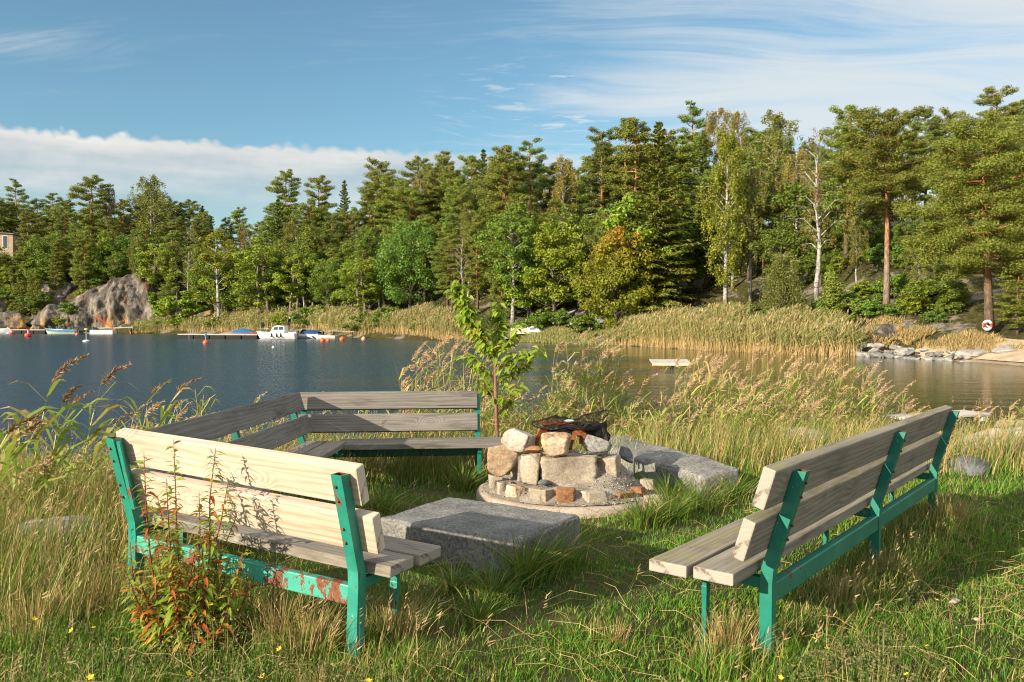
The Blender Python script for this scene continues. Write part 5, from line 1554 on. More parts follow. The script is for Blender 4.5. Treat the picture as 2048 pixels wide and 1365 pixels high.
# low undergrowth covering the forest slope
rg = np.random.RandomState(77)
n = 150000
D = 46 + 150 * rg.rand(n) ** 1.2
xp = rg.uniform(-120, 2180, n)
X = (xp - 1024) / F * D
sd_ = shore_sd(X, D)
ok = (sd_ > 1.5) & (sd_ < 38) & (n2(X, D, .22, 3, 1.0) > .40) & ~((xp > 1850) & (sd_ < 7))
X, D, sd_ = X[ok], D[ok], sd_[ok]
n = len(X)
hh = rg.rand(n) ** 1.5 * (.25 + .7 * n2(X, D, .5, 2, 6.0))
cn = np.stack([X, D, ground_z(X, D) + hh], -1)
g = Geo()
cards(g, cn, rg.normal(size=(n, 3)) * .8 + [0, -.2, .9], rg.uniform(.07, .16, n) * np.clip(D / 100, .7, 1.5), .5, rg, 0)
l_under = m_leaf('undergrowth_leaves', [(0.0, (0.035, 0.062, 0.012)), (0.5, (0.075, 0.115, 0.018)), (0.85, (0.14, 0.155, 0.03)), (1.0, (0.20, 0.13, 0.05))], .2, .6, 0, val=0)
tag(g.obj('undergrowth', l_under), 'low green undergrowth on the wooded slope of the far shore', 'undergrowth', kind='stuff')

# ================================================================ boats, docks and buoys
m_white = m_plain('white_gelcoat', (.78, .77, .74), .3, .5, .08, 2)
m_whiteold = m_plain('dull_white_gelcoat', (.62, .60, .55), .5, .4, .15, 3)
m_bluec = m_plain('blue_canvas', (.012, .055, .16), .75, .2, .3, 4)
m_blueh = m_plain('blue_hull_paint', (.03, .22, .36), .3, .5, .1, 3)
m_black = m_plain('black_rubber', (.015, .015, .017), .55, .4, .3, 5)
m_cream = m_plain('cream_hull', (.62, .54, .38), .4, .5, .1, 3)
m_glass = m_plain('dark_window_glass', (.04, .055, .06), .06, .8, .2, 2)
m_alu = m_plain('grey_aluminium', (.36, .38, .40), .45, .5, .2, 4, metal=.3)
m_pink = m_plain('red_stripe', (.5, .10, .08), .4, .4, .1, 3)
m_dockw = m_plain('grey_dock_planks', (.40, .37, .33), .85, .2, .3, 3)
m_dockd = m_plain('tarred_floats', (.022, .020, .018), .8, .2, .3, 3)
m_redb = m_plain('red_buoy', (.62, .03, .02), .4, .5, .15, 4)
m_orb = m_plain('orange_buoy', (.75, .12, .03), .4, .5, .15, 4)
m_pkb = m_plain('faded_pink_buoy', (.62, .14, .16), .5, .4, .15, 4)
m_pale = m_plain('pale_peach_buoy', (.72, .42, .30), .5, .4, .15, 4)
m_steel = m_plain('galvanised_steel', (.45, .45, .44), .4, .5, .2, 6, metal=.6)

def hull_geo(L, B, H, mats_=(0, 0, 0), n=14, trans=.85, inside=True, rake=.14):
    """boat hull, bow at +x; band: lower, upper strake, deck"""
    g = Geo()
    xs_ = np.linspace(0, 1, n)
    V = []
    for u in xs_:
        w_ = B / 2 * (trans + (1 - trans) * math.sin(min(1, u / .45) * math.pi / 2)) * (1 - max(0, (u - .45) / .55) ** 2.2)
        w_ = max(w_, .012)
        sh = H * (.86 + .30 * u * u)
        kl = H * (-.28 + .42 * max(0, (u - .6) / .4) ** 2)
        for fy, fz in ((0, kl), (.62, kl + (sh - kl) * .28), (.92, kl + (sh - kl) * .62), (1.0, sh), (.86, sh + .02), (.80, sh - .05)):
            xx = -L / 2 + L * u + rake * L * u * u * (fz - kl) / H * .6
            V.append((xx, fy * w_, fz))
    V = np.array(V)
    k = 6
    m2 = V.copy(); m2[:, 1] *= -1
    q, mi = [], []
    off = len(V)
    for i in range(n - 1):
        for j in range(k - 1):
            a = (i * k + j, (i + 1) * k + j, (i + 1) * k + j + 1, i * k + j + 1)
            q.append(a); q.append(tuple(off + t_ for t_ in a[::-1]))
            mm = mats_[0] if j < 2 else mats_[1] if j == 2 else mats_[2]
            mi += [mm, mm]
        if inside:
            a = (i * k + 5, (i + 1) * k + 5, off + (i + 1) * k + 5, off + i * k + 5)
            q.append(a); mi.append(mats_[2])
    for j in range(k - 1):
        q.append((j, j + 1, off + j + 1, off + j)); mi.append(mats_[0])
    g.add(np.concatenate([V, m2]), q, mat=np.array(mi))
    return g
def outboard(root, L, H, mm):
    g = Geo()
    box_geo(g, (-L / 2 - .18, 0, H * 1.15), (.34, .30, .42))
    box_geo(g, (-L / 2 - .22, 0, H * .4), (.16, .12, H * 1.1 + .3))
    o = g.obj('outboard_motor', mm, root)
    bevel_obj(o, .06, 2)
def boat(label, xp, D, L, B, H, rz, mats_, band=(0, 0, 0), name='motorboat', **kw):
    r = thing(name, label, 'boat', (px(xp, D), D, WATER), rz)
    hull_geo(L, B, H, band).obj('hull', mats_, r, smooth=False)
    return r
def cover(r, L, B, H, x0, x1, hh, mm):
    g = Geo()
    n_, k = 12, 9
    V = []
    for i in range(n_):
        u = i / (n_ - 1)
        for j in range(k):
            w_ = (j / (k - 1) - .5) * 2
            hgt = hh * (math.sin(math.pi * (.12 + .80 * u)) ** .7) * (1 - abs(w_) ** 2.2)
            V.append((-L / 2 + L * (x0 + (x1 - x0) * u), w_ * B * .5 * (1.0 - max(0, (x0 + (x1 - x0) * u - .5) / .5) ** 2.4 * .8), H * .95 + hgt))
    g.add(V, [(i * k + j, (i + 1) * k + j, (i + 1) * k + j + 1, i * k + j + 1) for i in range(n_ - 1) for j in range(k - 1)])
    g.obj('cover', mm, r, smooth=True)
def glass_frame(r, x, B, H, hh, rake_, mm=None):
    g = Geo()
    for s in (-1, 1):
        bar_geo(g, (x, s * B * .34, H), (x - rake_, s * B * .30, H + hh), .04, .04)
    bar_geo(g, (x - rake_, -B * .30, H + hh), (x - rake_, B * .30, H + hh), .04, .04, up=(0, 0, 1))
    g.add([(x, -B * .34, H), (x, B * .34, H), (x - rake_, B * .30, H + hh), (x - rake_, -B * .30, H + hh)], [(0, 1, 2, 3)], mat=1)
    g.obj('windscreen', [m_steel, m_glass], r)

# white cabin boat moored at the end of the floating dock, bow to the left
r = boat('white cabin motorboat moored at the end of the floating dock', 556, 119.5, 5.6, 2.1, .95, R(172), [m_white, m_white, m_white])
g = Geo()
cab = [(.9, .0), (.5, .75), (-.1, 1.0), (-1.25, .95), (-1.3, .0)]
for s in (0,):
    V = [(a, sgn * .78 * (1 - .12 * b), .95 + b) for sgn in (-1, 1) for a, b in cab]
    g.add(V, [(0, 1, 6, 5), (1, 2, 7, 6), (2, 3, 8, 7), (3, 4, 9, 8)], [(0, 4, 1), (1, 4, 3), (1, 3, 2), (5, 6, 9), (6, 8, 9), (6, 7, 8)])
co_ = g.obj('cabin', m_white, r)
bevel_obj(co_, .05, 2)
for sgn in (-1, 1):
    g = Geo()
    V = [(a, sgn * (.78 * (1 - .12 * b) + .012), .95 + b) for a, b in ((.45, .38), (.22, .80), (-.32, .86), (-.32, .38))]
    g.add(V, [(0, 1, 2, 3)])
    g.obj('window', m_glass, co_)
    g = Geo()
    V = [(a, sgn * (.78 * (1 - .12 * b) + .012), .95 + b) for a, b in ((-.42, .38), (-.42, .86), (-1.1, .84), (-1.12, .38))]
    g.add(V, [(0, 1, 2, 3)])
    g.obj('window', m_glass, co_)
for xx in (.55, -.25, -.85):
    g = Geo(); tube_geo(g, [(xx, 1.02, .85), (xx + .02, 1.06, .30)], [.09, .11], 8); g.obj('fender', m_black, r)
g = Geo()
for a, b in zip([(1.0, .75), (2.0, .55), (2.9, .15)][:-1], [(2.0, .55), (2.9, .15)]):
    for s in (-1, 1):
        tube_geo(g, [(a[0], s * a[1], 1.45), (b[0], s * b[1], 1.5)], .02, 5)
        tube_geo(g, [(a[0], s * a[1], 1.0), (a[0], s * a[1], 1.45)], .02, 5)
g.obj('railing', m_steel, r)
outboard(r, 5.6, .9, m_black)
# boat with a blue cover moored stern-on
r = boat('white boat with dark blue canvas cover next to the cabin boat', 612, 122, 5.4, 1.9, .8, R(160), [m_white, m_whiteold, m_white])
cover(r, 5.4, 1.9, .8, .05, .62, .55, m_bluec)
glass_frame(r, .7, 1.9, .85, .5, .35)
outboard(r, 5.4, .8, m_black)
r = boat('white boat with bright blue cover and red stripe behind the floating dock', 482, 127, 5.8, 2.0, .85, R(-4), [m_white, m_pink, m_white], (0, 1, 2))
cover(r, 5.8, 2.0, .85, .30, .85, .62, m_plain('bright_blue_canvas', (.01, .13, .32), .7, .2, .2, 4))
r = boat('small cream skiff with a blue grey outboard by the gangplank', 652, 119, 2.9, 1.3, .55, R(175), [m_whiteold, m_whiteold, m_cream])
outboard(r, -2.9, .5, m_alu)
r = boat('blue and white motorboat with cream bottom in front of the cliff', 124, 163, 6.0, 2.1, .95, R(176), [m_cream, m_blueh, m_white], (0, 1, 2))
glass_frame(r, .6, 2.1, 1.0, .7, .6)
g = Geo()
for s in (-1, 1): tube_geo(g, [(2.3, s * .3, 1.05), (2.6, s * .28, 1.6), (2.9, 0, 1.6)], .025, 5)
g.obj('bow_rail', m_steel, r)
outboard(r, 6.0, .9, m_black)
r = boat('dark covered boat between the blue boat and the white raft', 168, 166, 5.6, 2.0, .75, R(184), [m_whiteold, m_black, m_black], (0, 1, 2))
cover(r, 5.6, 2.0, .75, .02, .95, .9, m_black)
r = boat('white sharp-bowed boat cut by the left picture edge', -12, 160, 6.0, 2.2, 1.1, R(-8), [m_white, m_white, m_white])
glass_frame(r, .2, 2.2, 1.1, .8, .5)
g = Geo(); tube_geo(g, [(2.9, 0, 1.4), (4.6, -1.0, .45)], .05, 5); g.obj('bow_line', m_white, r)
# white pontoon with jetty and red boom
r = thing('pontoon', 'white box pontoon with low rails right of the dark covered boat', 'pontoon', (px(207, 165), 165, WATER), 0)
g = Geo(); box_geo(g, (0, 0, .35), (4.6, 2.0, .8)); bevel_obj(g.obj('float', m_whiteold, r), .08)
g = Geo(); box_geo(g, (0, 0, .80), (4.4, 1.9, .08)); g.obj('deck', m_dockw, r)
g = Geo(); [tube_geo(g, [(xx, -.9, .8), (xx, -.9, 2.2)], .04, 5) for xx in (-1.8, 0, 1.6)]; g.obj('rail_post', m_steel, r)
r = thing('jetty', 'raised dark jetty on piles running to the reeds from the white pontoon', 'jetty', (px(232, 167), 167, WATER), 0)
g = Geo(); bar_geo(g, (-3.6, 0, 1.15), (3.6, .3, 1.35), 1.4, .22); g.obj('deck', m_dockw, r)
for xx in (-3.0, 0.2, 3.1):
    g = Geo(); tube_geo(g, [(xx, 0, 1.1), (xx, 0, -.8)], .13, 8); g.obj('pile', m_dockd, r)
r = thing('boom', 'slanting red steel boom above the white pontoon', 'boom', (px(214, 166), 166, WATER), 0)
g = Geo()
A0, B0 = Vector((px(191, 166) - px(214, 166), 0, pz(631, 166) - WATER)), Vector((px(227, 166) - px(214, 166), 0, pz(659, 166) - WATER))
for o1, o2 in (((0, 0, .15), (0, 0, .1)), ((0, .3, -.15), (0, .3, -.1))):
    tube_geo(g, [A0 + Vector(o1), B0 + Vector(o2)], .045, 6)
for t in np.linspace(.08, .92, 7):
    p = A0.lerp(B0, t); tube_geo(g, [p + Vector((0, 0, .13)), p + Vector((.25, .3, -.25))], .03, 5)
g.obj('truss', m_redb, r)
g = Geo(); tube_geo(g, [A0 + Vector((0, 0, .1)), A0 + Vector((1.5, 0, 1.0))], .05, 5); g.obj('arm', m_steel, r)
# docks
def dock(label, x0, x1, D0, D1, wd, hh, fl):
    a, b = Vector((px(x0, D0), D0, WATER)), Vector((px(x1, D1), D1, WATER))
    c = (a + b) / 2
    r = thing('floating_dock', label, 'dock', c, 0)
    a -= c; b -= c
    L = (b - a).length
    g = Geo(); bar_geo(g, a + Vector((0, 0, hh)), b + Vector((0, 0, hh)), wd, .16); g.obj('deck', m_dockw, r)
    n_ = fl
    for k in range(n_):
        p0 = a.lerp(b, (k + .04) / n_); p1 = a.lerp(b, (k + .96) / n_)
        g = Geo(); bar_geo(g, p0 + Vector((0, 0, hh * .42)), p1 + Vector((0, 0, hh * .42)), wd * .92, hh * .9); g.obj('float', m_dockd, r)
    return r, a, b
r, a, b = dock('long grey floating dock with a steel ladder at its left end', 364, 522, 124, 121, 2.2, .62, 5)
g = Geo()
for s in (0, .75):
    pts = [a + Vector((1.6 + s, -.9, .6)) + Vector((0, 0, z_)) + Vector((0, y_, 0)) for y_, z_ in ((0, 0), (0, .75), (-.25, .95), (-.5, .7), (-.5, -.6))]
    tube_geo(g, pts, .035, 6)
g.obj('ladder', m_steel, r)
dock('dark long dock low in the water at the left picture edge', -40, 98, 172, 168, 2.2, .8, 6)
r = thing('gangplank', 'thin wooden gangplank from the boats to the reeds', 'gangplank', (px(665, 123), 123, WATER + .95), 0)
g = Geo(); bar_geo(g, (-3.4, 0, 0), (0, 0, .22), 1.1, .12); bar_geo(g, (0, 0, .22), (3.2, .4, .05), 1.1, .12); g.obj('deck', m_dockw, r)
for xx in (.2, 3.0):
    g = Geo(); tube_geo(g, [(xx, 0.1, .1), (xx, .1, -1.4)], .07, 6); g.obj('pile', m_dockd, r)
# buoys
def buoy(label, xp, yb, wpx, mm, shape='ball', post=None, postm=None):
    D = (EYE - WATER) * F / (yb - HOR)
    s_ = wpx / F * D / 2
    r = thing('buoy', label, 'buoy', (px(xp, D), D, WATER), 0, 'mooring buoys')
    d_, f_ = ico(3)
    g = Geo()
    p = d_ * s_
    if shape == 'flat': p = np.stack([p[:, 0], p[:, 1], np.clip(p[:, 2], -s_ * .62, s_ * .62) * 1.0], -1)
    if shape == 'disc': p = p * [1, 1, .45]
    g.add(p + [0, 0, s_ * .42 if shape != 'disc' else .1], None, f_)
    g.obj('float', mm, r, smooth=True)
    g = Geo()
    zt = s_ * (1.35 if shape == 'ball' else .95)
    if post:
        tube_geo(g, [(0, 0, zt * .7), (0, 0, post)], s_ * .14, 6); g.obj('post', m_white if shape == 'flat' else m_steel, r)
        g = Geo(); tube_geo(g, [(0, 0, post), (0, 0, post + .16)], [s_ * .55, s_ * .4], 8); g.obj('top_mark', postm, r)
    else:
        a_ = np.linspace(0, math.pi, 9)
        tube_geo(g, [(math.cos(t) * s_ * .22, 0, zt + math.sin(t) * s_ * .28) for t in a_], s_ * .07, 5); g.obj('eye', mm, r)
buoy('faded pink round buoy next to the left-edge boat', 23, 668.5, 12, m_pkb)
buoy('flat red buoy with white post and red top mark', 56, 674, 13, m_redb, 'flat', 1.15, m_redb)
buoy('small faded pink buoy under the dark covered boat', 154, 671, 7, m_pkb)
buoy('whitish saucer buoy with a thin pole and yellow top', 172.5, 684.5, 14, m_whiteold, 'disc', 1.55, m_plain('yellow_mark', (.7, .55, .1), .5))
buoy('small red buoy in front of the left end of the reeds', 264, 668, 8, m_orb)
buoy('orange buoy with a blue top floating in front of the dock', 411, 688, 11, m_orb, 'ball', .95, m_blueh)
buoy('bright orange red buoy below the cream skiff, left one', 645, 683.5, 10, m_orb)
buoy('small orange buoy beside the left bright one under the skiff', 656, 683, 7, m_orb)
buoy('bright orange red buoy at the outboard of the skiff', 684, 681, 10, m_orb)
buoy('pale peach coloured buoy in front of the middle reeds', 727, 680, 8.5, m_pale)
buoy('tiny white float on the open water below the cabin boat', 546, 696.5, 5, m_white)
# upturned and pulled-up rowing boats by the trees
def rowboat(label, xp, D, L, B, H, rz, mm, flip, dz=0.0, ry=0.0):
    x = px(xp, D)
    r = thing('rowing_boat', label, 'boat', (x, D, gz(x, D) + (H * .9 if flip else H * .2) + dz), rz, 'boats pulled up on the far shore')
    r.rotation_euler = (R(180) if flip else 0, ry, rz)
    hull_geo(L, B, H, (0, 0, 0), trans=.6, inside=True).obj('hull', mm, r)
    g = Geo(); tube_geo(g, [(-L / 2 + L * u + .084 * L * u * u, 0, H * (-.30 + .42 * max(0, (u - .6) / .4) ** 2)) for u in np.linspace(0, 1, 8)], .03, 5); g.obj('keel', m_alu, r)
    return r
rowboat('blue grey rowing boat low on the grass right of the sapling', 1022, 103.5, 4.4, 1.5, .55, R(15), m_alu, True, .1)
rowboat('cream upturned boat on the grass, longer one of the white pair', 1052, 103.0, 3.8, 1.5, .6, R(8), m_cream, True, .1)
rowboat('small white upturned dinghy next to the cream boat', 1073, 102.5, 2.4, 1.3, .55, R(-20), m_white, True, .1)
rowboat('blue grey boat tilted on its side among bushes left of the maple', 1128, 103, 3.6, 1.4, .6, R(35), m_alu, False, .5, R(-14))
rowboat('silvery boat with white stern left of the maple trunk', 1176, 99, 4.4, 1.5, .6, R(18), m_alu, False, .35, R(-4))
rowboat('silvery upturned boat right behind the maple trunk', 1222, 97.5, 4.0, 1.5, .6, R(12), m_alu, True, .35)
# small bathing raft anchored in the bay
rd = (EYE - WATER) * F / (738 - HOR)
r = thing('raft', 'white weathered bathing raft floating in the bay', 'raft', (px(1345, rd), rd + .7, WATER + .14), R(-3))
r.rotation_euler = (R(6), 0, R(-3))
for k in range(8):
    g = Geo(); box_geo(g, (0, -.66 + k * .19, .22), (2.15, .175, .05)); bevel_obj(g.obj('deck_plank', m_plain('white_raft_planks', (.46, .43, .37), .8, .2, .35, 5), r), .008)
for xx in (-.85, 0, .8):
    g = Geo(); tube_geo(g, [(xx, -.72, .06), (xx, .75, .06)], .15, 9); g.obj('float', m_rusti if xx else m_dockd, r)
g = Geo(); box_geo(g, (0, -.76, .17), (2.15, .04, .10)); g.obj('fascia', m_cream, r)
# lifebuoy on the pine
LD = 57.0
lb = thing('lifebuoy', 'white and red lifebuoy ring hanging on the reddish pine trunk', 'lifebuoy', (px(1974, LD), LD - .05, pz(651, LD)), 0)
def torus(r_, t_, a0, a1, n_=30):
    g = Geo()
    tube_geo(g, [(math.cos(a) * r_, 0, math.sin(a) * r_) for a in np.linspace(a0, a1, n_)], t_, 10)
    return g
torus(.27, .085, 0, 2 * math.pi, 41).obj('ring', m_white, lb, smooth=True)
for a in (0, 180):
    torus(.27, .089, R(a - 32), R(a + 32), 12).obj('red_band', m_redb, lb, smooth=True)
g = Geo(); box_geo(g, (0, .12, 0), (.62, .03, .10), rot=Matrix.Rotation(R(40), 4, 'Y')); g.obj('backing_board', m_white, lb)
torus(.37, .012, 0, 2 * math.pi, 41).obj('rope', m_whiteold, lb)

# ================================================================ houses in the wood
def cabin(label, xp, D, yb, yt, wd, dp, wallm, rz, name='cabin', win=((-.2, .9),), flat=True):
    zb, zt = pz(yb, D), pz(yt, D)
    r = thing(name, label, 'house', (px(xp, D), D, zb), rz)
    H = zt - zb
    g = Geo(); box_geo(g, (0, 0, H / 2 - 1.0), (wd, dp, H + 2.0)); wo = g.obj('wall', wallm, r)
    g = Geo()
    if flat:
        box_geo(g, (0, -.1, H + .12), (wd + .7, dp + .9, .2), rot=Matrix.Rotation(R(3), 4, 'Y'))
    else:
        V = [(sx * (wd / 2 + .4), sy * (dp / 2 + .5), H) for sx in (-1, 1) for sy in (-1, 1)] + [(-wd / 2 - .4, 0, H + 1.6), (wd / 2 + .4, 0, H + 1.6)]
        g.add(V, [(0, 2, 5, 4), (3, 1, 4, 5), (0, 1, 3, 2)], [(1, 0, 4), (2, 3, 5)])
    g.obj('roof', m_plain('grey_roof', (.20, .20, .20), .8, .2, .2, 1), r)
    for (wx, ww) in win:
        f = Geo(); box_geo(f, (wx, -dp / 2 - .03, H * .52), (ww, .08, H * .72)); fo = f.obj('window', m_white, r)
        f = Geo(); box_geo(f, (wx, -dp / 2 - .06, H * .52), (ww - .16, .06, H * .72 - .16)); f.obj('pane', m_glass, fo)
    return r
m_redw = m_plain('red_brown_boards', (.26, .085, .04), .8, .2, .25, 3)
m_beige = m_plain('beige_boards', (.40, .30, .20), .8, .2, .2, 3)
cabin('small red brown cabin with tall window and flat grey roof among treetops', 1583, 123, 345, 319, 2.6, 2.6, m_redw, R(-14), win=((.45, 1.0),))
cabin('beige house with white-framed windows on the left hillside', 14, 206, 505, 470, 5.2, 5, m_beige, R(10), 'house', ((-1.2, 1.3), (.9, 1.1)), True)
cabin('white house glimpsed through the trees above the bright green tree', 1168, 150, 418, 402, 3.5, 4, m_white, 0, 'house', ((0, 1.2),), True)
r = thing('shed_sign', 'small white board on a post on the cliff top among pines', 'board', (px(317, 190), 190, pz(534, 190)), 0)
g = Geo(); box_geo(g, (0, 0, .3), (1.1, .08, .55)); g.obj('board', m_white, r)
g = Geo(); tube_geo(g, [(0, .08, .3), (0, .08, -3)], .06, 6); g.obj('post', m_dockw, r)
# stump and broken stem in the wood edge
o = Geo(); tube_geo(o, [(0, 0, -.3), (.06, 0, .9), (.18, 0, 1.9)], [.16, .13, .06], 8)
tag(o.obj('tree_stump', b_pineo, None, loc=(px(1332, 84), 84, gz(px(1332, 84), 84) + .4)), 'reddish broken stump above the right reed bed', 'stump')

# ================================================================ people on the dock (a few pixels tall)
def person(label, xp, D, zfeet, height, joints, top, legs, skin, hairm, hairz, facing):
    r = thing('person', label, 'person', (px(xp, D), D, zfeet), facing)
    k = height / 1.75
    me = bpy.data.meshes.new('body')
    names_ = list(joints)
    vs = [Vector(joints[n][0]) * k for n in names_]
    ed = [(names_.index(n), names_.index(joints[n][2])) for n in names_ if joints[n][2]]
    me.from_pydata(vs, ed, [])
    m, nt, out = mat('clothed_body')
    z = nt.xyz(nt.add('ShaderNodeTexCoord').outputs['Object'])[2]
    f = nt.noise(nt.add('ShaderNodeTexCoord').outputs['Object'], 12, 3)
    c = nt.mix(nt.m('GREATER_THAN', z, .93 * k), legs, top)
    c = nt.mix(nt.m('GREATER_THAN', z, hairz * k), c, skin)
    bsdf(nt, out, c, .8, .2, bump=f, bstr=.4)
    me.materials.append(m)
    o = link('body', me, r)
    sk = o.modifiers.new('skin', 'SKIN')
    o.modifiers.new('sub', 'SUBSURF').levels = 1
    o.modifiers['sub'].render_levels = 2
    for i, n in enumerate(names_):
        rr = joints[n][1] * k
        me.skin_vertices[0].data[i].radius = (rr, rr)
    me.skin_vertices[0].data[0].use_root = True
    hd = Vector(joints['head'][0]) * k
    d_, f_ = ico(3)
    g = Geo()
    p = d_ * np.array([.108, .115, .10]) * k
    p = p[:, :] * 1.0
    p[:, 2] = np.maximum(p[:, 2], -.01 * k)
    g.add(p + np.array(hd + Vector((0, .0, .05)) * k), None, f_)
    g.obj('cap' if hairm is m_white else 'hair', hairm, r, smooth=True)
    return r
def J(bend=0.0, arm=(.12, .1), knee=.0):
    """standing skeleton; bend tips the upper body forward (-y is forward)"""
    cb, sb = math.cos(bend), math.sin(bend)
    def u(x_, y_, z_):
        zz_ = z_ - .95
        return (x_, y_ * cb - zz_ * sb, .95 + y_ * sb + zz_ * cb)
    return {'pelvis': ((0, 0, .95), .15, None), 'waist': (u(0, 0, 1.1), .14, 'pelvis'), 'chest': (u(0, 0, 1.32), .165, 'waist'), 'neck': (u(0, 0, 1.5), .062, 'chest'), 'chin': (u(0, -.02, 1.575), .075, 'neck'), 'head': (u(0, -.015, 1.66), .10, 'chin'),
            'shl': (u(-.19, 0, 1.42), .075, 'chest'), 'ell': (u(-.25, -arm[1] * .3, 1.15), .052, 'shl'), 'wrl': (u(-.22, -arm[1] - .12, .96), .038, 'ell'), 'hal': (u(-.21, -arm[1] - .17, .89), .045, 'wrl'),
            'shr': (u(.19, 0, 1.42), .075, 'chest'), 'elr': (u(.25, -arm[1] * .3, 1.15), .052, 'shr'), 'wrr': (u(.22, -arm[1] - .12, .96), .038, 'elr'), 'har': (u(.21, -arm[1] - .17, .89), .045, 'wrr'),
            'hil': ((-.10, 0, .88), .10, 'pelvis'), 'knl': ((-.12, -knee, .49), .068, 'hil'), 'anl': ((-.12, .02, .09), .045, 'knl'), 'tol': ((-.13, -.15, .04), .042, 'anl'),
            'hir': ((.10, 0, .88), .10, 'pelvis'), 'knr': ((.12, -knee, .49), .068, 'hir'), 'anr': ((.12, .03, .09), .045, 'knr'), 'tor': ((.13, -.14, .04), .042, 'anr')}
dk = (.015, .016, .02)
person('person in black standing upright on the dock behind the bow of the cabin boat', 525, 123.5, pz(664, 123.5), 1.66, J(0, (.1, .02)), dk, (.02, .02, .024), (.45, .25, .17), m_plain('brown_hair', (.07, .035, .02), .7), 1.56, R(180))
person('person in a dark blue jacket and white cap bending forward beside the boats', 577, 123, pz(658.5, 123), 1.80, J(.42, (.15, .22), .05), (.012, .018, .06), (.02, .022, .035), (.45, .25, .17), m_white, 1.52, R(60))

# ================================================================ grass and plants near the camera
m_grass = m_leaf('green_grass', [(0.0, (0.042, 0.130, 0.012)), (.5, (0.085, 0.225, 0.018)), (.85, (0.165, 0.30, 0.030)), (1.0, (0.36, 0.33, 0.07))], .35, .45, .0, val=0, patch=None)
m_dry = m_leaf('dry_grass', [(0.0, (0.22, 0.15, 0.055)), (.45, (0.38, 0.275, 0.11)), (.8, (0.52, 0.40, 0.19)), (1.0, (0.28, 0.26, 0.07))], .3, .5, .0, val=0)
m_broad = m_leaf('broad_grass', [(0.0, (0.045, 0.10, 0.014)), (.5, (0.09, 0.17, 0.02)), (.9, (0.18, 0.24, 0.035)), (1.0, (0.36, 0.24, 0.06))], .35, .4, .0, val=0)
m_forb = m_leaf('grey_green_herbs', [(0.0, (0.065, 0.095, 0.025)), (.5, (0.13, 0.16, 0.05)), (.8, (0.22, 0.20, 0.09)), (1.0, (0.34, 0.23, 0.10))], .25, .6, .0, val=0)

def blades(g, b, h, w_, lean, m_, rg, curl=.5):
    """tapered grass blades: 3 bent segments"""
    n = len(b)
    a = rg.rand(n) * 2 * math.pi
    sd = np.stack([np.cos(a), np.sin(a), np.zeros(n)], -1)
    h = np.broadcast_to(np.asarray(h, float), (n,))[:, None]
    w_ = np.broadcast_to(np.asarray(w_, float), (n,))[:, None]
    up = np.array([0, 0, 1.0])
    lv = lean * h
    def at(t): return b + up * h * t * (1 - .22 * curl * t) + lv * (t ** (1 + curl))
    p0, p1, p2, p3 = at(0.0), at(.4), at(.75), at(1.0)
    v = np.stack([p0 - sd * w_ * .5, p0 + sd * w_ * .5, p1 - sd * w_ * .48, p1 + sd * w_ * .48, p2 - sd * w_ * .32, p2 + sd * w_ * .32, p3], 1).reshape(-1, 3)
    k = np.arange(n)[:, None] * 7
    q = np.concatenate([k + [0, 1, 3, 2], k + [2, 3, 5, 4]], 1).reshape(-1, 4)
    t = (k + [4, 5, 6]).reshape(-1, 3)
    mq = np.repeat(np.broadcast_to(m_, (n,)), 2)
    mt = np.broadcast_to(m_, (n,))
    g.add(v, q, t)
    g.qm[-1] = mq; g.tm[-1] = mt

def seg_dist(x, y, a, b):
    a, b = np.array(a), np.array(b)
    e = b - a
    t = np.clip(((x - a[0]) * e[0] + (y - a[1]) * e[1]) / (e @ e), 0, 1)
    return np.hypot(x - a[0] - t * e[0], y - a[1] - t * e[1])
LB = ((-.754 + .2, 3.916 - .1), (-2.12, 4.61))
RB = ((1.07, 3.73), (3.52, 6.86))
MB = ((-2.27, 5.05), (-2.19, 8.75))
BB = ((-2.35, 8.9), (-.3, 9.02))
BENCHES = (LB, RB, MB, BB)
def blocked(x, y):
    """under stones or the fire disc: no grass"""
    out_ = np.hypot(x - FX, y - FY) < FR - .02
    for (cx, cy, L, W_, a) in ((-.235, 5.91, 1.2, .80, math.atan2(-.72, 1.01)), (1.60, 9.0, 2.1, .46, ax)):
        u = (x - cx) * math.cos(a) + (y - cy) * math.sin(a)
        v = -(x - cx) * math.sin(a) + (y - cy) * math.cos(a)
        out_ |= (abs(u) < L / 2) & (abs(v) < W_ / 2)
    return out_
def wedge(n, d0, d1, rg, half=.92, power=1.0):
    D = d0 + (d1 - d0) * rg.rand(n) ** power
    x = (rg.rand(n) * 2 - 1) * half * D
    return x, D
def zones(x, y):
    """0..1 weights: long (unmown) grass and dryness"""
    db = np.min([seg_dist(x, y, *s) for s in BENCHES], axis=0)
    inside = sstep(2.7, 1.9, np.hypot((x - .25) / 1.05, (y - 5.6) / 1.25))
    front = sstep(3.9, 3.3, y) * sstep(-1.2, -.2, x)
    behind = sstep(8.6, 9.6, y)
    leftw = sstep(-1.6, -2.6, x) * sstep(3.6, 4.4, y)
    rightf = sstep(1.4, 2.0, x - (y - 3.7) * .78) * sstep(7.5, 5.5, y)
    nb = sstep(.55, .15, db)
    nz = n2(x, y, .8, 4, 3.0)
    longg = np.clip(np.maximum.reduce([behind, leftw * .85, nb * .75, .22 * np.ones_like(x)]) - inside * .35 * (1 - nb) - rightf * .22 - front * .15 + (nz - .5) * .55, .05, 1)
    dry = np.clip(.30 + behind * .40 + leftw * .32 + nb * .28 - inside * .30 * (1 - nb) + (n2(x, y, 1.6, 4, 7.0) - .55) * 1.0, .02, .95)
    return longg, dry
rg = np.random.RandomState(101)
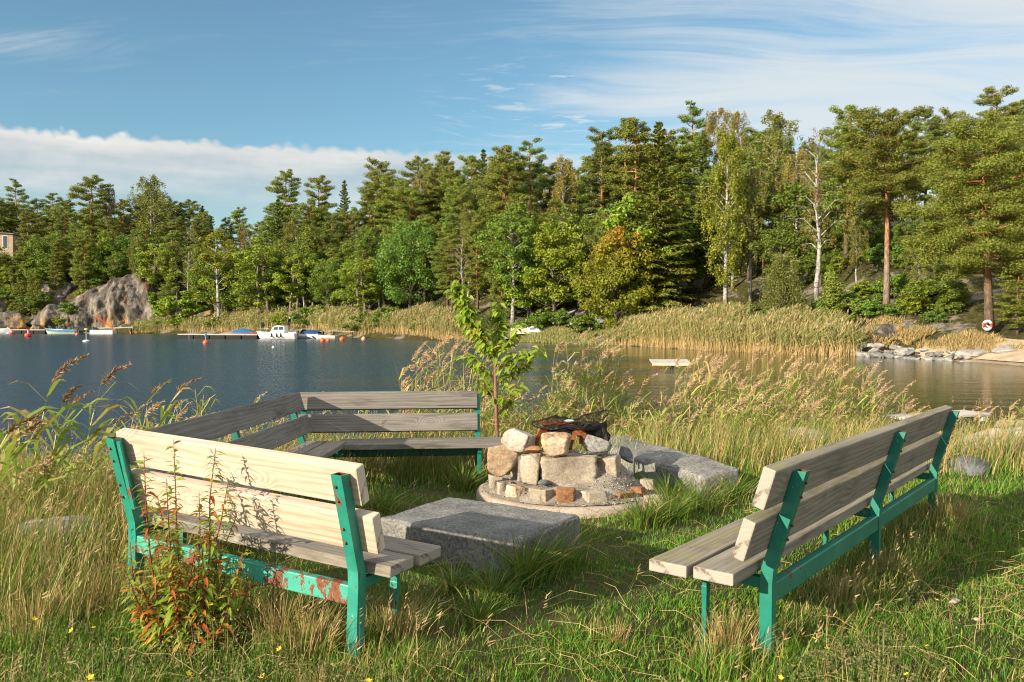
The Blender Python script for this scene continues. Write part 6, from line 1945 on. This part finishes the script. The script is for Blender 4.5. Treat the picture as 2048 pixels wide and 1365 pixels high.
def field(n, d0, d1, power, half=.92):
    x, y = wedge(n, d0, d1, rg, half, power)
    ok = ~blocked(x, y) & (shore_sd(x, y) > .15)
    # clumping
    ok &= rg.rand(n) < .30 + 1.5 * (n2(x, y, 4.5, 3, 1.0) - .25)
    ok &= ~((x / y > .50) & (x / y < .68) & (y > 10.4) & (rg.rand(n) < .88))
    return x[ok], y[ok]
def lean_of(n, s, wind=.22):
    a = rg.rand(n) * 6.28
    r_ = np.abs(rg.normal(size=n)) * s
    return np.stack([np.cos(a) * r_ + wind, np.sin(a) * r_ + wind * .2, np.zeros(n)], -1)
def pts(x, y, dz=-.015):
    return np.stack([x, y, ground_z(x, y) + dz], -1)
# short turf
g = Geo()
x, y = field(330000, 2.7, 10.5, 1.35)
lg, dr = zones(x, y)
n = len(x)
h = (.035 + .13 * lg + .04 * rg.rand(n)) * rg.uniform(.6, 1.25, n) * (.45 + 1.1 * n2(x, y, 3.2, 3, 8.0))
isd = (rg.rand(n) < dr * .32).astype(int)
blades(g, pts(x, y), h, rg.uniform(.0028, .006, n) * (1 + .10 * np.clip(y - 4, 0, 8)), lean_of(n, .45, .12), isd, rg, .7)
tag(g.obj('short_grass', [m_grass, m_dry]), 'short green turf with dry blades around the benches', 'grass', kind='stuff')
# long dry and green grass
g = Geo()
x, y = field(165000, 2.7, 13.6, 1.0)
lg, dr = zones(x, y)
k = rg.rand(len(x)) < lg ** 2.0
x, y, lg, dr = x[k], y[k], lg[k], dr[k]
n = len(x)
h = (.12 + .42 * lg) * rg.uniform(.6, 1.3, n)
h = np.where(seg_dist(x, y, *RB) < .8, np.minimum(h, .22), h)
h = np.where(y < 4.3, np.minimum(h, .08 + .13 * rg.rand(n)), h)
isd = (rg.rand(n) < .14 + dr * .8).astype(int)
blades(g, pts(x, y), h, rg.uniform(.0028, .0055, n) * (1 + .09 * np.clip(y - 4, 0, 9)), lean_of(n, .38, .16), isd, rg, .6)
# stalks with small seed heads
x, y = field(9000, 2.9, 12.5, 1.0)
lg, dr = zones(x, y)
k = rg.rand(len(x)) < lg * .9
x, y, lg = x[k], y[k], lg[k]
n = len(x)
b = pts(x, y)
h = (.28 + .45 * lg) * rg.uniform(.6, 1.2, n)
h = np.where(seg_dist(x, y, *RB) < .8, np.minimum(h, .3), h)
h = np.where(y < 4.3, np.minimum(h, .34), h)
ln = lean_of(n, .28, .14)
blades(g, b, h, .0035, ln, np.ones(n, int), rg, .4)
top = b + np.array([0, 0, 1.0]) * (h * .91)[:, None] + ln * h[:, None]
for s in range(5):
    o = top - (ln * .5 + [0, 0, .9]) * (.018 * s)
    strips(g, o, o + np.stack([rg.normal(.012, .012, n), rg.normal(0, .012, n), rg.uniform(.01, .03, n)], -1), .006, 2, rg, tipw=.1)
tag(g.obj('long_grass', [m_grass, m_dry, m_rplume]), 'long dry and green grass around the benches and towards the water', 'grass', kind='stuff')
# grey-green herbs with tiny leaves in the front
g = Geo()
spots = [(-1.75, 3.35, .5, 1500), (-.95, 3.2, .5, 2600), (-1.35, 3.75, .4, 1400), (1.45, 3.45, .34, 2200), (1.7, 3.75, .3, 1300), (-2.3, 3.6, .6, 1400), (2.45, 4.3, .5, 900), (-.4, 3.3, .35, 700)]
flowers = []
for (cx, cy, r_, n) in spots:
    rr_ = np.sqrt(rg.rand(n)) * r_
    aa = rg.rand(n) * 6.28
    X, Y = cx + np.cos(aa) * rr_, cy + np.sin(aa) * rr_
    hh = (.15 * (1 - (rr_ / r_) ** 2) + .04) * (.5 + rg.rand(n))
    Z = ground_z(X, Y)
    c = np.stack([X, Y, Z + hh], -1)
    cards(g, c, rg.normal(size=(n, 3)) + [0, 0, .8], rg.uniform(.0045, .009, n), .45, rg)
    m_ = n // 16
    strips(g, np.stack([X[:m_] * .8 + cx * .2, Y[:m_] * .8 + cy * .2, Z[:m_]], -1), c[:m_], .003, 1, rg)
    for k in range(max(1, n // 420)):
        i = rg.randint(n)
        flowers.append((X[i], Y[i], Z[i] + hh[i] + .03))
tag(g.obj('low_herbs', [m_forb, m_dry]), 'low grey green herbs with tiny leaves in the front grass', 'herbs', kind='stuff')
# matted straw lying through the turf
g = Geo()
x, y = field(5500, 2.9, 7.5, 1.0)
lg, dr = zones(x, y)
k = rg.rand(len(x)) < .25 + dr
x, y = x[k], y[k]
n = len(x)
a = rg.rand(n) * 6.28
L_ = rg.uniform(.10, .34, n)
b = pts(x, y, .01) + np.stack([0 * a, 0 * a, rg.uniform(0, .05, n)], -1)
e = b + np.stack([np.cos(a) * L_, np.sin(a) * L_, rg.uniform(-.01, .10, n)], -1)
e[:, 2] = np.maximum(e[:, 2], ground_z(e[:, 0], e[:, 1]) + .008)
strips(g, b, e, .0032, 0, rg, bend=np.stack([0 * a, 0 * a, rg.uniform(.01, .05, n)], -1), tipw=.3)
tag(g.obj('matted_straw', [m_dry]), 'fallen dry straw matted through the turf around the benches', 'straw', kind='stuff')
# yellow flowers, each its own small plant
m_yell = m_plain('yellow_petals', (.80, .56, .02), .5, .3, .1, 40)
m_stem = m_plain('green_stem', (.07, .11, .03), .6, .3, .3, 40)
gp = Geo()
for k in range(5):
    a = k * 1.2566
    c = np.array([math.cos(a) * .007, math.sin(a) * .007, .002])
    t = np.array([math.cos(a), math.sin(a), .35]); s = np.array([-math.sin(a), math.cos(a), 0])
    gp.add([c - t * .006, c + s * .006, c + t * .008, c - s * .006], [(0, 1, 2, 3)])
fl_me = gp.mesh('petals', m_yell)
gs = Geo(); tube_geo(gs, [(0, 0, 0), (.004, 0, -.06), (0, .004, -.16)], .0013, 4)
st_me = gs.mesh('stem', m_stem)
extra = [(px(a, D), D) for a, D in ((60, 4.0), (135, 3.85), (225, 3.75), (28, 4.3), (330, 3.7), (420, 3.95), (1880, 4.35), (1560, 3.55), (1660, 3.65))]
flowers += [(a, b_, gz(a, b_) + .17) for a, b_ in extra]
for i, (a, b_, c) in enumerate(flowers):
    r = thing('yellow_flower', 'tiny five-petalled yellow flower on a thin stem in the front grass', 'flower', (a, b_, c), rg.rand() * 6, 'yellow flowers in the front grass')
    r.rotation_euler = (rg.normal() * .4, rg.normal() * .4, rg.rand() * 6)
    s_ = rg.uniform(.75, 1.2); r.scale = (s_, s_, s_)
    link('petals', fl_me, r); link('stem', st_me, r)
# broad-leaved grass tussocks
def tussock(label, xp, D, n, h, r_, seed, wind=.15):
    q_ = np.random.RandomState(seed)
    g = Geo()
    x0, y0 = px(xp, D), D
    a = q_.rand(n) * 6.28
    rr = np.abs(q_.normal(size=n)) * r_ * .4
    b = np.stack([np.cos(a) * rr, np.sin(a) * rr, np.full(n, -.02)], -1)
    out_ = np.stack([np.cos(a), np.sin(a), 0 * a], -1) * q_.uniform(.15, 1.0, n)[:, None] + [wind, 0, 0]
    blades(g, b, h * q_.uniform(.55, 1.15, n), q_.uniform(.005, .010, n), out_, (q_.rand(n) < .10).astype(int), q_, 1.0)
    return tag(g.obj('grass_tussock', [m_broad, m_dry], None, loc=(x0, y0, gz(x0, y0))), label, 'grass tussock')
for k, (xp, D, n, h, r_, lab) in enumerate([(1050, 5.15, 260, .42, .22, 'lush dark grass tussock at the front right corner of the low stone slab'), (1105, 5.45, 200, .36, .2, 'grass tussock leaning on the right end of the low stone slab'), (985, 4.85, 120, .30, .2, 'thin grass tussock in front of the low stone slab'),
                                           (1290, 6.65, 230, .34, .24, 'bright grass tussock at the front edge of the concrete disc'), (1345, 6.9, 180, .34, .2, 'bright grass tussock right of the broken concrete piece'), (1400, 7.3, 200, .36, .24, 'grass tussock in front of the long pale slab'), (1340, 7.6, 160, .38, .2, 'dark grass tussock between the fire ring and the long pale slab'),
                                           (1470, 7.8, 160, .34, .22, 'grass tussock at the right end of the long pale slab'), (955, 4.45, 120, .26, .16, 'small grass tussock by the front leg of the pale bench'), (905, 5.0, 90, .24, .15, 'small grass tussock under the front of the slab'), (760, 7.2, 120, .3, .2, 'grass tussock between the slab and the dark bench'), (930, 8.3, 140, .36, .2, 'dry grass tussock at the left rim of the concrete disc')]):
    tussock(lab, xp, D, n, h, r_, 500 + k)

def straw(label, xp, D, n, h, r_, seed):
    q_ = np.random.RandomState(seed)
    g = Geo()
    x0, y0 = px(xp, D), D
    a = q_.rand(n) * 6.28
    rr = np.abs(q_.normal(size=n)) * r_ * .4
    b = np.stack([np.cos(a) * rr, np.sin(a) * rr, np.full(n, -.02)], -1)
    out_ = np.stack([np.cos(a), np.sin(a), 0 * a], -1) * np.abs(q_.normal(size=n))[:, None] * .38 + [.10, 0, 0]
    blades(g, b, h * q_.uniform(.5, 1.15, n), q_.uniform(.003, .0055, n), out_, (q_.rand(n) < .14).astype(int), q_, .6)
    return tag(g.obj('straw_tussock', [m_dry, m_grass], None, loc=(x0, y0, gz(x0, y0))), label, 'grass tussock')
for k, (xp, D, n, h, r_, lab) in enumerate([(610, 3.95, 420, .27, .26, 'pale straw tussock under the rusty rail of the pale bench'), (640, 3.60, 200, .15, .2, 'low straw tussock left of the foot of the pale bench post'), (790, 4.2, 380, .28, .22, 'straw tussock around the front leg of the pale bench'), (560, 4.1, 300, .34, .22, 'straw tussock behind the willowherb under the rail'),
                                           (1465, 4.0, 380, .27, .24, 'pale straw tussock between the front leg and near post of the right bench'), (1690, 4.7, 280, .26, .19, 'brownish straw tussock below the rail of the right bench'), (1790, 5.3, 240, .26, .22, 'brownish straw tussock at the middle post of the right bench'),
                                           (1905, 6.6, 300, .34, .28, 'pale straw tussock at the far post of the right bench'), (180, 4.6, 300, .30, .3, 'straw tussock in front of the low boulder on the left'), (60, 4.3, 260, .28, .3, 'straw tussock at the left picture edge'), (1230, 4.15, 120, .18, .2, 'thin straw tussock in the middle of the front turf')]):
    straw(lab, xp, D, n, h, r_, 560 + k)
# ---------------------------------------------------------------- near reeds
def reed_geo(T, Lf, P, b, h, lean, rg, nl=7, lw=.016, plume=1.0, stem=.0035):
    """one reed into three builders: stem, leaves, plume"""
    t = np.linspace(0, 1, 7)
    s = np.stack([b[0] + lean[0] * h * t ** 1.8, b[1] + lean[1] * h * t ** 1.8, b[2] + h * t * (1 - .08 * t)], -1)
    strips(T, s[:-1], s[1:], stem * 2, 0, rg, tipw=.5)
    for k in range(nl):
        f = rg.uniform(.22, .92)
        o = s[0] + (s[-1] - s[0]) * f
        i = min(5, int(f * 6)); o = s[i] + (s[i + 1] - s[i]) * (f * 6 - i)
        a = rg.normal() * .8 + (0 if rg.rand() < .72 else math.pi)
        ln = rg.uniform(.22, .48) * (1.15 - .4 * f)
        d = np.array([math.cos(a), math.sin(a) * .8, 0])
        m1 = o + d * ln * .45 + [0, 0, ln * .5]
        e = o + d * ln * 1.0 + [0, 0, ln * rg.uniform(.1, .75)]
        w_ = lw * rg.uniform(.7, 1.2)
        sd = unit(np.cross(d, [0, 0, 1.0]) + rg.normal(size=3) * .3)
        Lf.add([o - sd * w_ * .25, o + sd * w_ * .25, m1 - sd * w_ * .5, m1 + sd * w_ * .5, (m1 + e) / 2 + [0, 0, ln * .1] - sd * w_ * .38, (m1 + e) / 2 + [0, 0, ln * .1] + sd * w_ * .38, e], [(0, 1, 3, 2), (2, 3, 5, 4)], [(4, 5, 6)], 0 if rg.rand() < .8 else 1)
    if plume > 0:
        tp = s[-1]
        dirp = unit(np.array([lean[0] * 1.6 + .25, lean[1] + rg.normal() * .15, 1.0]))
        pl = rg.uniform(.16, .28) * plume
        n_ = 80 if plume < .8 or nl < 12 else 130
        f = rg.rand(n_)
        o = tp + dirp * (f * pl)[:, None] + np.stack([pl * .5 * f ** 2, 0 * f, -pl * .16 * f ** 2], -1)
        e = o + np.stack([rg.normal(.022, .016, n_), rg.normal(0, .016, n_), rg.normal(.014, .02, n_)], -1) * (1.5 - f)[:, None] * plume
        strips(P, o, e, .009, 0, rg, tipw=.15)
m_nleaf = m_leaf('near_reed_leaves', [(0.0, (0.16, 0.25, 0.035)), (.5, (0.27, 0.36, 0.06)), (.85, (0.42, 0.44, 0.10)), (1.0, (0.58, 0.42, 0.14))], .45, .45, .0, val=0)
m_dplume = m_leaf('dark_reed_plumes', [(0.0, (0.16, 0.085, 0.05)), (.5, (0.27, 0.16, 0.09)), (1.0, (0.40, 0.27, 0.16))], .3, .7, .0, val=0)
m_nstem = m_leaf('near_reed_stems', [(0.0, (0.24, 0.21, 0.06)), (.5, (0.38, 0.30, 0.12)), (1.0, (0.54, 0.42, 0.21))], .1, .5, .0, val=0)
m_nplume = m_leaf('near_reed_plumes', [(0.0, (0.34, 0.21, 0.11)), (.5, (0.50, 0.35, 0.20)), (1.0, (0.64, 0.49, 0.31))], .35, .7, .0, val=0)
def reed_clump(label, line, n, tips, depth, seed, nl=7, hmin=.5, plume=.7):
    """a strip of reeds; line: (photo column, distance); tips: photo row of the tips along it"""
    rg = np.random.RandomState(seed)
    T, Lf, P = Geo(), Geo(), Geo()
    C_ = np.array([a for a, b in line], float); D_ = np.array([b for a, b in line], float)
    for k in range(n):
        t = rg.rand() * (len(line) - 1)
        xp = np.interp(t, range(len(line)), C_)
        D = np.interp(t, range(len(line)), D_) + rg.rand() * depth
        D = D * (1 + .02 * rg.normal())
        x = px(xp, D) + rg.normal() * .05
        zb = max(gz(x, D), WATER - .15)
        tip = pz(np.interp(t, range(len(line)), tips), D)
        dens = float(n2(np.array([x]), np.array([D]), 1.3, 2, 4.0)[0])
        h = (tip - zb) * rg.uniform(.45, 1.04) * (.72 + .5 * dens)
        if h < hmin: continue
        hasp = rg.rand() < plume
        reed_geo(T, Lf, P, (x, D, zb), h, (rg.normal(.07, .08), rg.normal(.02, .08)), rg, nl + 3 if rg.rand() < .85 else 2, .024, 1.0 if hasp else 0, .0030)
    G_ = Geo()
    for src, off in ((T, 0), (Lf, 1), (P, 3)):
        for v in src.v: pass
    o1 = T.n; o2 = T.n + Lf.n
    G_.v = T.v + Lf.v + P.v; G_.n = T.n + Lf.n + P.n
    G_.q = T.q + [a + o1 for a in Lf.q] + [a + o2 for a in P.q]
    G_.qm = [a * 0 for a in T.qm] + [a + 1 for a in Lf.qm] + [a * 0 + 3 for a in P.qm]
    G_.t = [a + o1 for a in Lf.t]
    G_.tm = [a + 1 for a in Lf.tm]
    return tag(G_.obj('reeds', [m_nstem, m_nleaf, m_dry, m_nplume]), label, 'reeds', kind='stuff')
reed_clump('reeds with tan plumes behind the rear bench left of the sapling', [(795, 12.3), (850, 12.0), (920, 11.6), (985, 11.4)], 120, [735, 672, 676, 735], 1.0, 21)
reed_clump('thin low reeds around the foot of the sapling', [(985, 11.2), (1040, 11.0), (1095, 11.2)], 60, [775, 790, 775], 1.2, 22, plume=.4)
reed_clump('reeds with tan plumes right behind the fire basket', [(1085, 12.0), (1130, 11.8), (1200, 11.8), (1265, 12.0)], 130, [725, 678, 680, 735], 1.2, 23)
reed_clump('thin reeds in the gap right of the fire basket', [(1265, 12.0), (1330, 11.8)], 40, [790, 770], 1.2, 24, plume=.4)
reed_clump('wide reed stand between the fire place and the right bench', [(1325, 12.2), (1390, 12.0), (1450, 12.2), (1530, 12.0), (1600, 12.2), (1680, 12.6), (1760, 13.2), (1830, 13.8)], 270, [712, 695, 712, 704, 694, 708, 755, 800], 1.8, 25)
reed_clump('brownish grass-like reeds behind the far end of the right bench', [(1800, 13.5), (1860, 14), (1930, 14.5)], 60, [815, 812, 820], 1.0, 26, nl=4, plume=.6)
reed_clump('scattered bent reeds by the jetty and the right shore', [(1940, 13.5), (1990, 14), (2060, 14.5)], 40, [830, 830, 800], 1.5, 27, nl=4, plume=.3)
reed_clump('low reeds along the water behind the corner of the rear benches', [(255, 9.2), (380, 9.8), (480, 10.4), (600, 11), (700, 11.3), (790, 11.6)], 110, [805, 770, 785, 795, 790, 780], 1.2, 28, nl=4, plume=.45)
reed_clump('dense dry reeds at the left edge beside the pale bench', [(-70, 5.6), (20, 5.9), (100, 6.2), (190, 6.6), (240, 7.0)], 95, [930, 935, 935, 900, 850], 2.6, 29, nl=6, plume=.3)
reed_clump('nearer row of green reeds at the water side of the fire place', [(1230, 10.8), (1330, 10.6), (1450, 10.8), (1560, 11.0), (1680, 11.6)], 110, [800, 775, 785, 770, 790], 1.4, 41, plume=.35)
reed_clump('nearer green reeds behind the fire basket and the sapling', [(960, 10.9), (1060, 10.6), (1150, 10.7), (1230, 10.8)], 70, [815, 800, 780, 790], 1.2, 42, plume=.3)
# dry standing stalks filling the reed strip
g = Geo()
rg = np.random.RandomState(31)
n = 9000
D = rg.uniform(9.2, 13.6, n); x = rg.uniform(-.66, .68, n) * D
ok = (shore_sd(x, D) > -.6) & ~((x / D > .50) & (D > 10.2) & (rg.rand(n) < .9))
x, D = x[ok], D[ok]; n = len(x)
b = np.stack([x, D, np.maximum(ground_z(x, D), WATER - .1)], -1)
h = rg.uniform(.20, .62, n) * (.36 + 1.0 * n2(x, D, .9, 3, 6.0)) * np.where(x < -1, .75, 1.0)
h = np.where(x / D > .44, h * .5, h)
blades(g, b, h, rg.uniform(.006, .011, n), lean_of(n, .22, .16), (rg.rand(n) < .50).astype(int), rg, .5)
x2 = rg.uniform(-6.8, -2.5, 7000); D2 = rg.uniform(4.6, 9.5, 7000)
ok = (shore_sd(x2, D2) > -.4) & (x2 < -.42 * D2 - .35)
x2, D2 = x2[ok], D2[ok]; n = len(x2)
h2 = rg.uniform(.2, .62, n) * (.5 + .8 * n2(x2, D2, 1.1, 3, 6.0))
blades(g, pts(x2, D2), h2, rg.uniform(.004, .008, n), lean_of(n, .22, .16), (rg.rand(n) < .72).astype(int), rg, .5)
tag(g.obj('dry_stalks', [m_nleaf, m_nstem]), 'dry golden stalks standing along the water', 'grass', kind='stuff')
# single tall reeds on the left, each its own plant
sing = [(95, 6.3, 712, .22, 1.3, 'tallest reed at the left, its brown plume blown to the right'), (190, 6.6, 722, .20, 1.2, 'second tall reed at the left with two wide green leaves'), (120, 6.4, 760, .16, 1.0, 'reed with drooping plume just under the tallest one'), (60, 6.2, 800, .16, .9, 'leafy reed with broad yellowing leaves at the left'),
        (-5, 5.6, 826, .30, 1.2, 'reed with dark plume cut by the left picture edge'), (20, 5.8, 835, .30, 1.1, 'bent reed with plume beside the one at the picture edge'), (300, 8.6, 755, .35, .9, 'reed with green leaf rising over the dark bench, left one'), (345, 9.0, 750, .40, 1.0, 'reed with feathery plume over the dark bench'),
        (130, 6.6, 775, .26, .9, 'strongly leaning reed with yellow green leaf blades'), (215, 7.0, 815, .35, .8, 'short reed with rusty plume behind the pale bench post')]
for k, (xp, D, ty, ln, pl, lab) in enumerate(sing):
    rg = np.random.RandomState(700 + k)
    x = px(xp, D) - ln * .75
    zb = gz(x, D)
    h = (pz(ty, D) - zb)
    r = thing('reed', lab, 'reed', (x, D, zb), 0, 'single tall reeds on the left')
    T, Lf, P = Geo(), Geo(), Geo()
    reed_geo(T, Lf, P, (0, 0, 0), h * .93, (ln * .75 / h * 1.3, rg.normal() * .05), rg, 12, .040, pl * .85, .0042)
    T.obj('stem', m_nstem, r); Lf.obj('leaves', [m_nleaf, m_dry], r); P.obj('plume', m_dplume, r)

# ---------------------------------------------------------------- young cherry tree behind the rear bench
m_chl = m_leaf('cherry_leaves', [(0.0, (0.17, 0.27, 0.025)), (.5, (0.28, 0.40, 0.042)), (.9, (0.45, 0.50, 0.09)), (1.0, (0.45, 0.32, 0.06))], .5, .4, .0, val=0)
m_chs = m_plain('reddish_bark', (.26, .13, .09), .6, .3, .35, 30)
def big_leaf(g, o, d, nrm, L, W_, rg, fold=.25, droop=.3):
    """pointed oval leaf, folded along its midrib"""
    d = unit(d); nrm = unit(nrm - (nrm @ d) * d); s = np.cross(d, nrm)
    ts, ws = (0, .12, .35, .62, .85, 1.0), (0.02, .55, 1.0, .8, .38, 0.0)
    V = []
    for t, w_ in zip(ts, ws):
        c = o + d * L * t + np.array([0, 0, -droop * L * t * t])
        V += [c - s * W_ * w_ / 2 + nrm * fold * W_ * w_ / 2, c, c + s * W_ * w_ / 2 + nrm * fold * W_ * w_ / 2]
    q = []
    for i in range(5):
        q += [(3 * i, 3 * i + 1, 3 * i + 4, 3 * i + 3), (3 * i + 1, 3 * i + 2, 3 * i + 5, 3 * i + 4)]
    g.add(V, q)
rg = np.random.RandomState(81)
D = 10.6
bx_, by_ = px(997, D), D
bz_ = gz(bx_, by_)
r = thing('sapling', 'young cherry tree with pointed bright leaves standing behind the rear bench', 'sapling', (bx_, by_, bz_), 0)
T, Lf = Geo(), Geo()
def pt(xp, yp, dy=0.0):
    return np.array([px(xp, D) - bx_, dy, pz(yp, D) - bz_])
main = [pt(997, 880), pt(992, 800), pt(990, 720), pt(975, 690, -.05), pt(950, 650, -.1), pt(925, 605, -.1), pt(910, 570, -.1)]
main[0][2] = -.1
tube_geo(T, main, [.028, .024, .02, .016, .012, .008, .004], 8)
brs = [(main, 5, 2.2), ([pt(988, 715), pt(1000, 670, .1), pt(992, 615, .15)], 3, 2), ([pt(992, 740), pt(1030, 715, -.1), pt(1085, 700, -.2)], 3, 1.6), ([pt(993, 770), pt(1035, 740, .15), pt(1062, 725, .2)], 3, 1.6), ([pt(990, 760), pt(955, 725, .1), pt(930, 712, .2)], 3, 1.4),
       ([pt(975, 690), pt(940, 660, .25), pt(915, 640, .3)], 3, 1.4), ([pt(991, 700), pt(1012, 690, -.15), pt(1040, 650, -.2)], 3, 1.5), ([pt(994, 800), pt(1020, 790, -.1), pt(1040, 770, -.15)], 3, 1.2), ([pt(994, 800), pt(970, 775, .15), pt(955, 750, .2)], 3, 1.2), ([pt(950, 650), pt(978, 640, .1), pt(1005, 605, .1)], 3, 1.5), ([pt(995, 830), pt(1012, 812, .1), pt(1020, 800, .1)], 3, 1.0)]
for pl_, n_, dens in brs:
    A = np.array(pl_)
    if pl_ is not main:
        tube_geo(T, A, np.linspace(.011, .003, len(A)), 6)
    nleaf = int(52 * dens * np.linalg.norm(A[-1] - A[0]) / .6) + 6
    for k in range(nleaf):
        f = rg.uniform(.45 if pl_ is main else .12, 1.0)
        o = on_line(A, f) + rg.normal(size=3) * .035
        a = rg.rand() * 6.28
        d = np.array([math.cos(a) + .25, math.sin(a), rg.uniform(-.75, .25)])
        L_ = rg.uniform(.06, .15)
        big_leaf(Lf, o, d, np.array([rg.normal() * .4, rg.normal() * .4 - .3, 1.0]), L_, L_ * rg.uniform(.42, .58), rg, .3, .35)
T.obj('trunk', m_chs, r, smooth=True)
Lf.obj('leaves', m_chl, r)

# ---------------------------------------------------------------- willowherb in front of the pale bench
m_whl = m_leaf('willowherb_leaves', [(0.0, (0.15, 0.24, 0.025)), (.5, (0.25, 0.34, 0.045)), (.72, (0.40, 0.40, 0.07)), (.80, (0.48, 0.18, 0.04)), (1.0, (0.40, 0.075, 0.03))], .35, .45, .0, val=0)
m_whs = m_plain('red_stems', (.22, .05, .035), .6, .3, .3, 30)
wx_, wy_ = px(365, 4.0), 4.0
r = thing('willowherb', 'leafy red-stemmed willowherb plant turning autumn red in front of the pale bench', 'plant', (wx_, wy_, gz(wx_, wy_)), 0)
rg = np.random.RandomState(91)
stems = [(285, 905), (345, 880), (430, 895), (395, 985), (300, 1010), (455, 960), (255, 1085), (470, 1035), (350, 1040), (420, 1050), (310, 1100), (270, 1150), (385, 1110), (330, 960), (240, 1190), (490, 1100), (360, 1130), (440, 1090), (325, 1150), (475, 1150), (235, 1130), (250, 1170), (490, 1140), (405, 1060), (290, 1120), (340, 1075), (455, 1120), (310, 990)]
T, Lf = Geo(), Geo()
for k, (tx, ty) in enumerate(stems):
    Dk = 4.0 + rg.uniform(-.18, .12)
    tip = np.array([px(tx, Dk) - wx_, Dk - wy_, pz(ty, Dk) - gz(wx_, wy_)])
    b0 = np.array([(tip[0]) * .38 + rg.normal() * .03, rg.normal() * .06, -.03])
    mid_ = (b0 + tip) / 2 + rg.normal(size=3) * .025
    A = np.array([b0, (b0 + mid_) / 2 + rg.normal(size=3) * .008, mid_, (mid_ + tip) / 2 + rg.normal(size=3) * .01, tip])
    tube_geo(T, A, [.005, .0045, .004, .003, .0014], 6)
    H_ = np.linalg.norm(tip - b0)
    n_ = int(H_ * 115) + 12
    for j in range(n_):
        f = .10 + .88 * (j + rg.rand()) / n_
        o = on_line(A, f)
        a = j * 2.4 + rg.normal() * .3
        d = np.array([math.cos(a), math.sin(a), rg.uniform(.1, .7)])
        L_ = rg.uniform(.045, .115) * (1.1 - .5 * f)
        big_leaf(Lf, o, d, np.array([0, 0, 1.0]) + rg.normal(size=3) * .3, L_, L_ * rg.uniform(.2, .3), rg, .25, rg.uniform(.2, .9))
T.obj('stems', m_whs, r, smooth=True)
Lf.obj('leaves', m_whl, r)
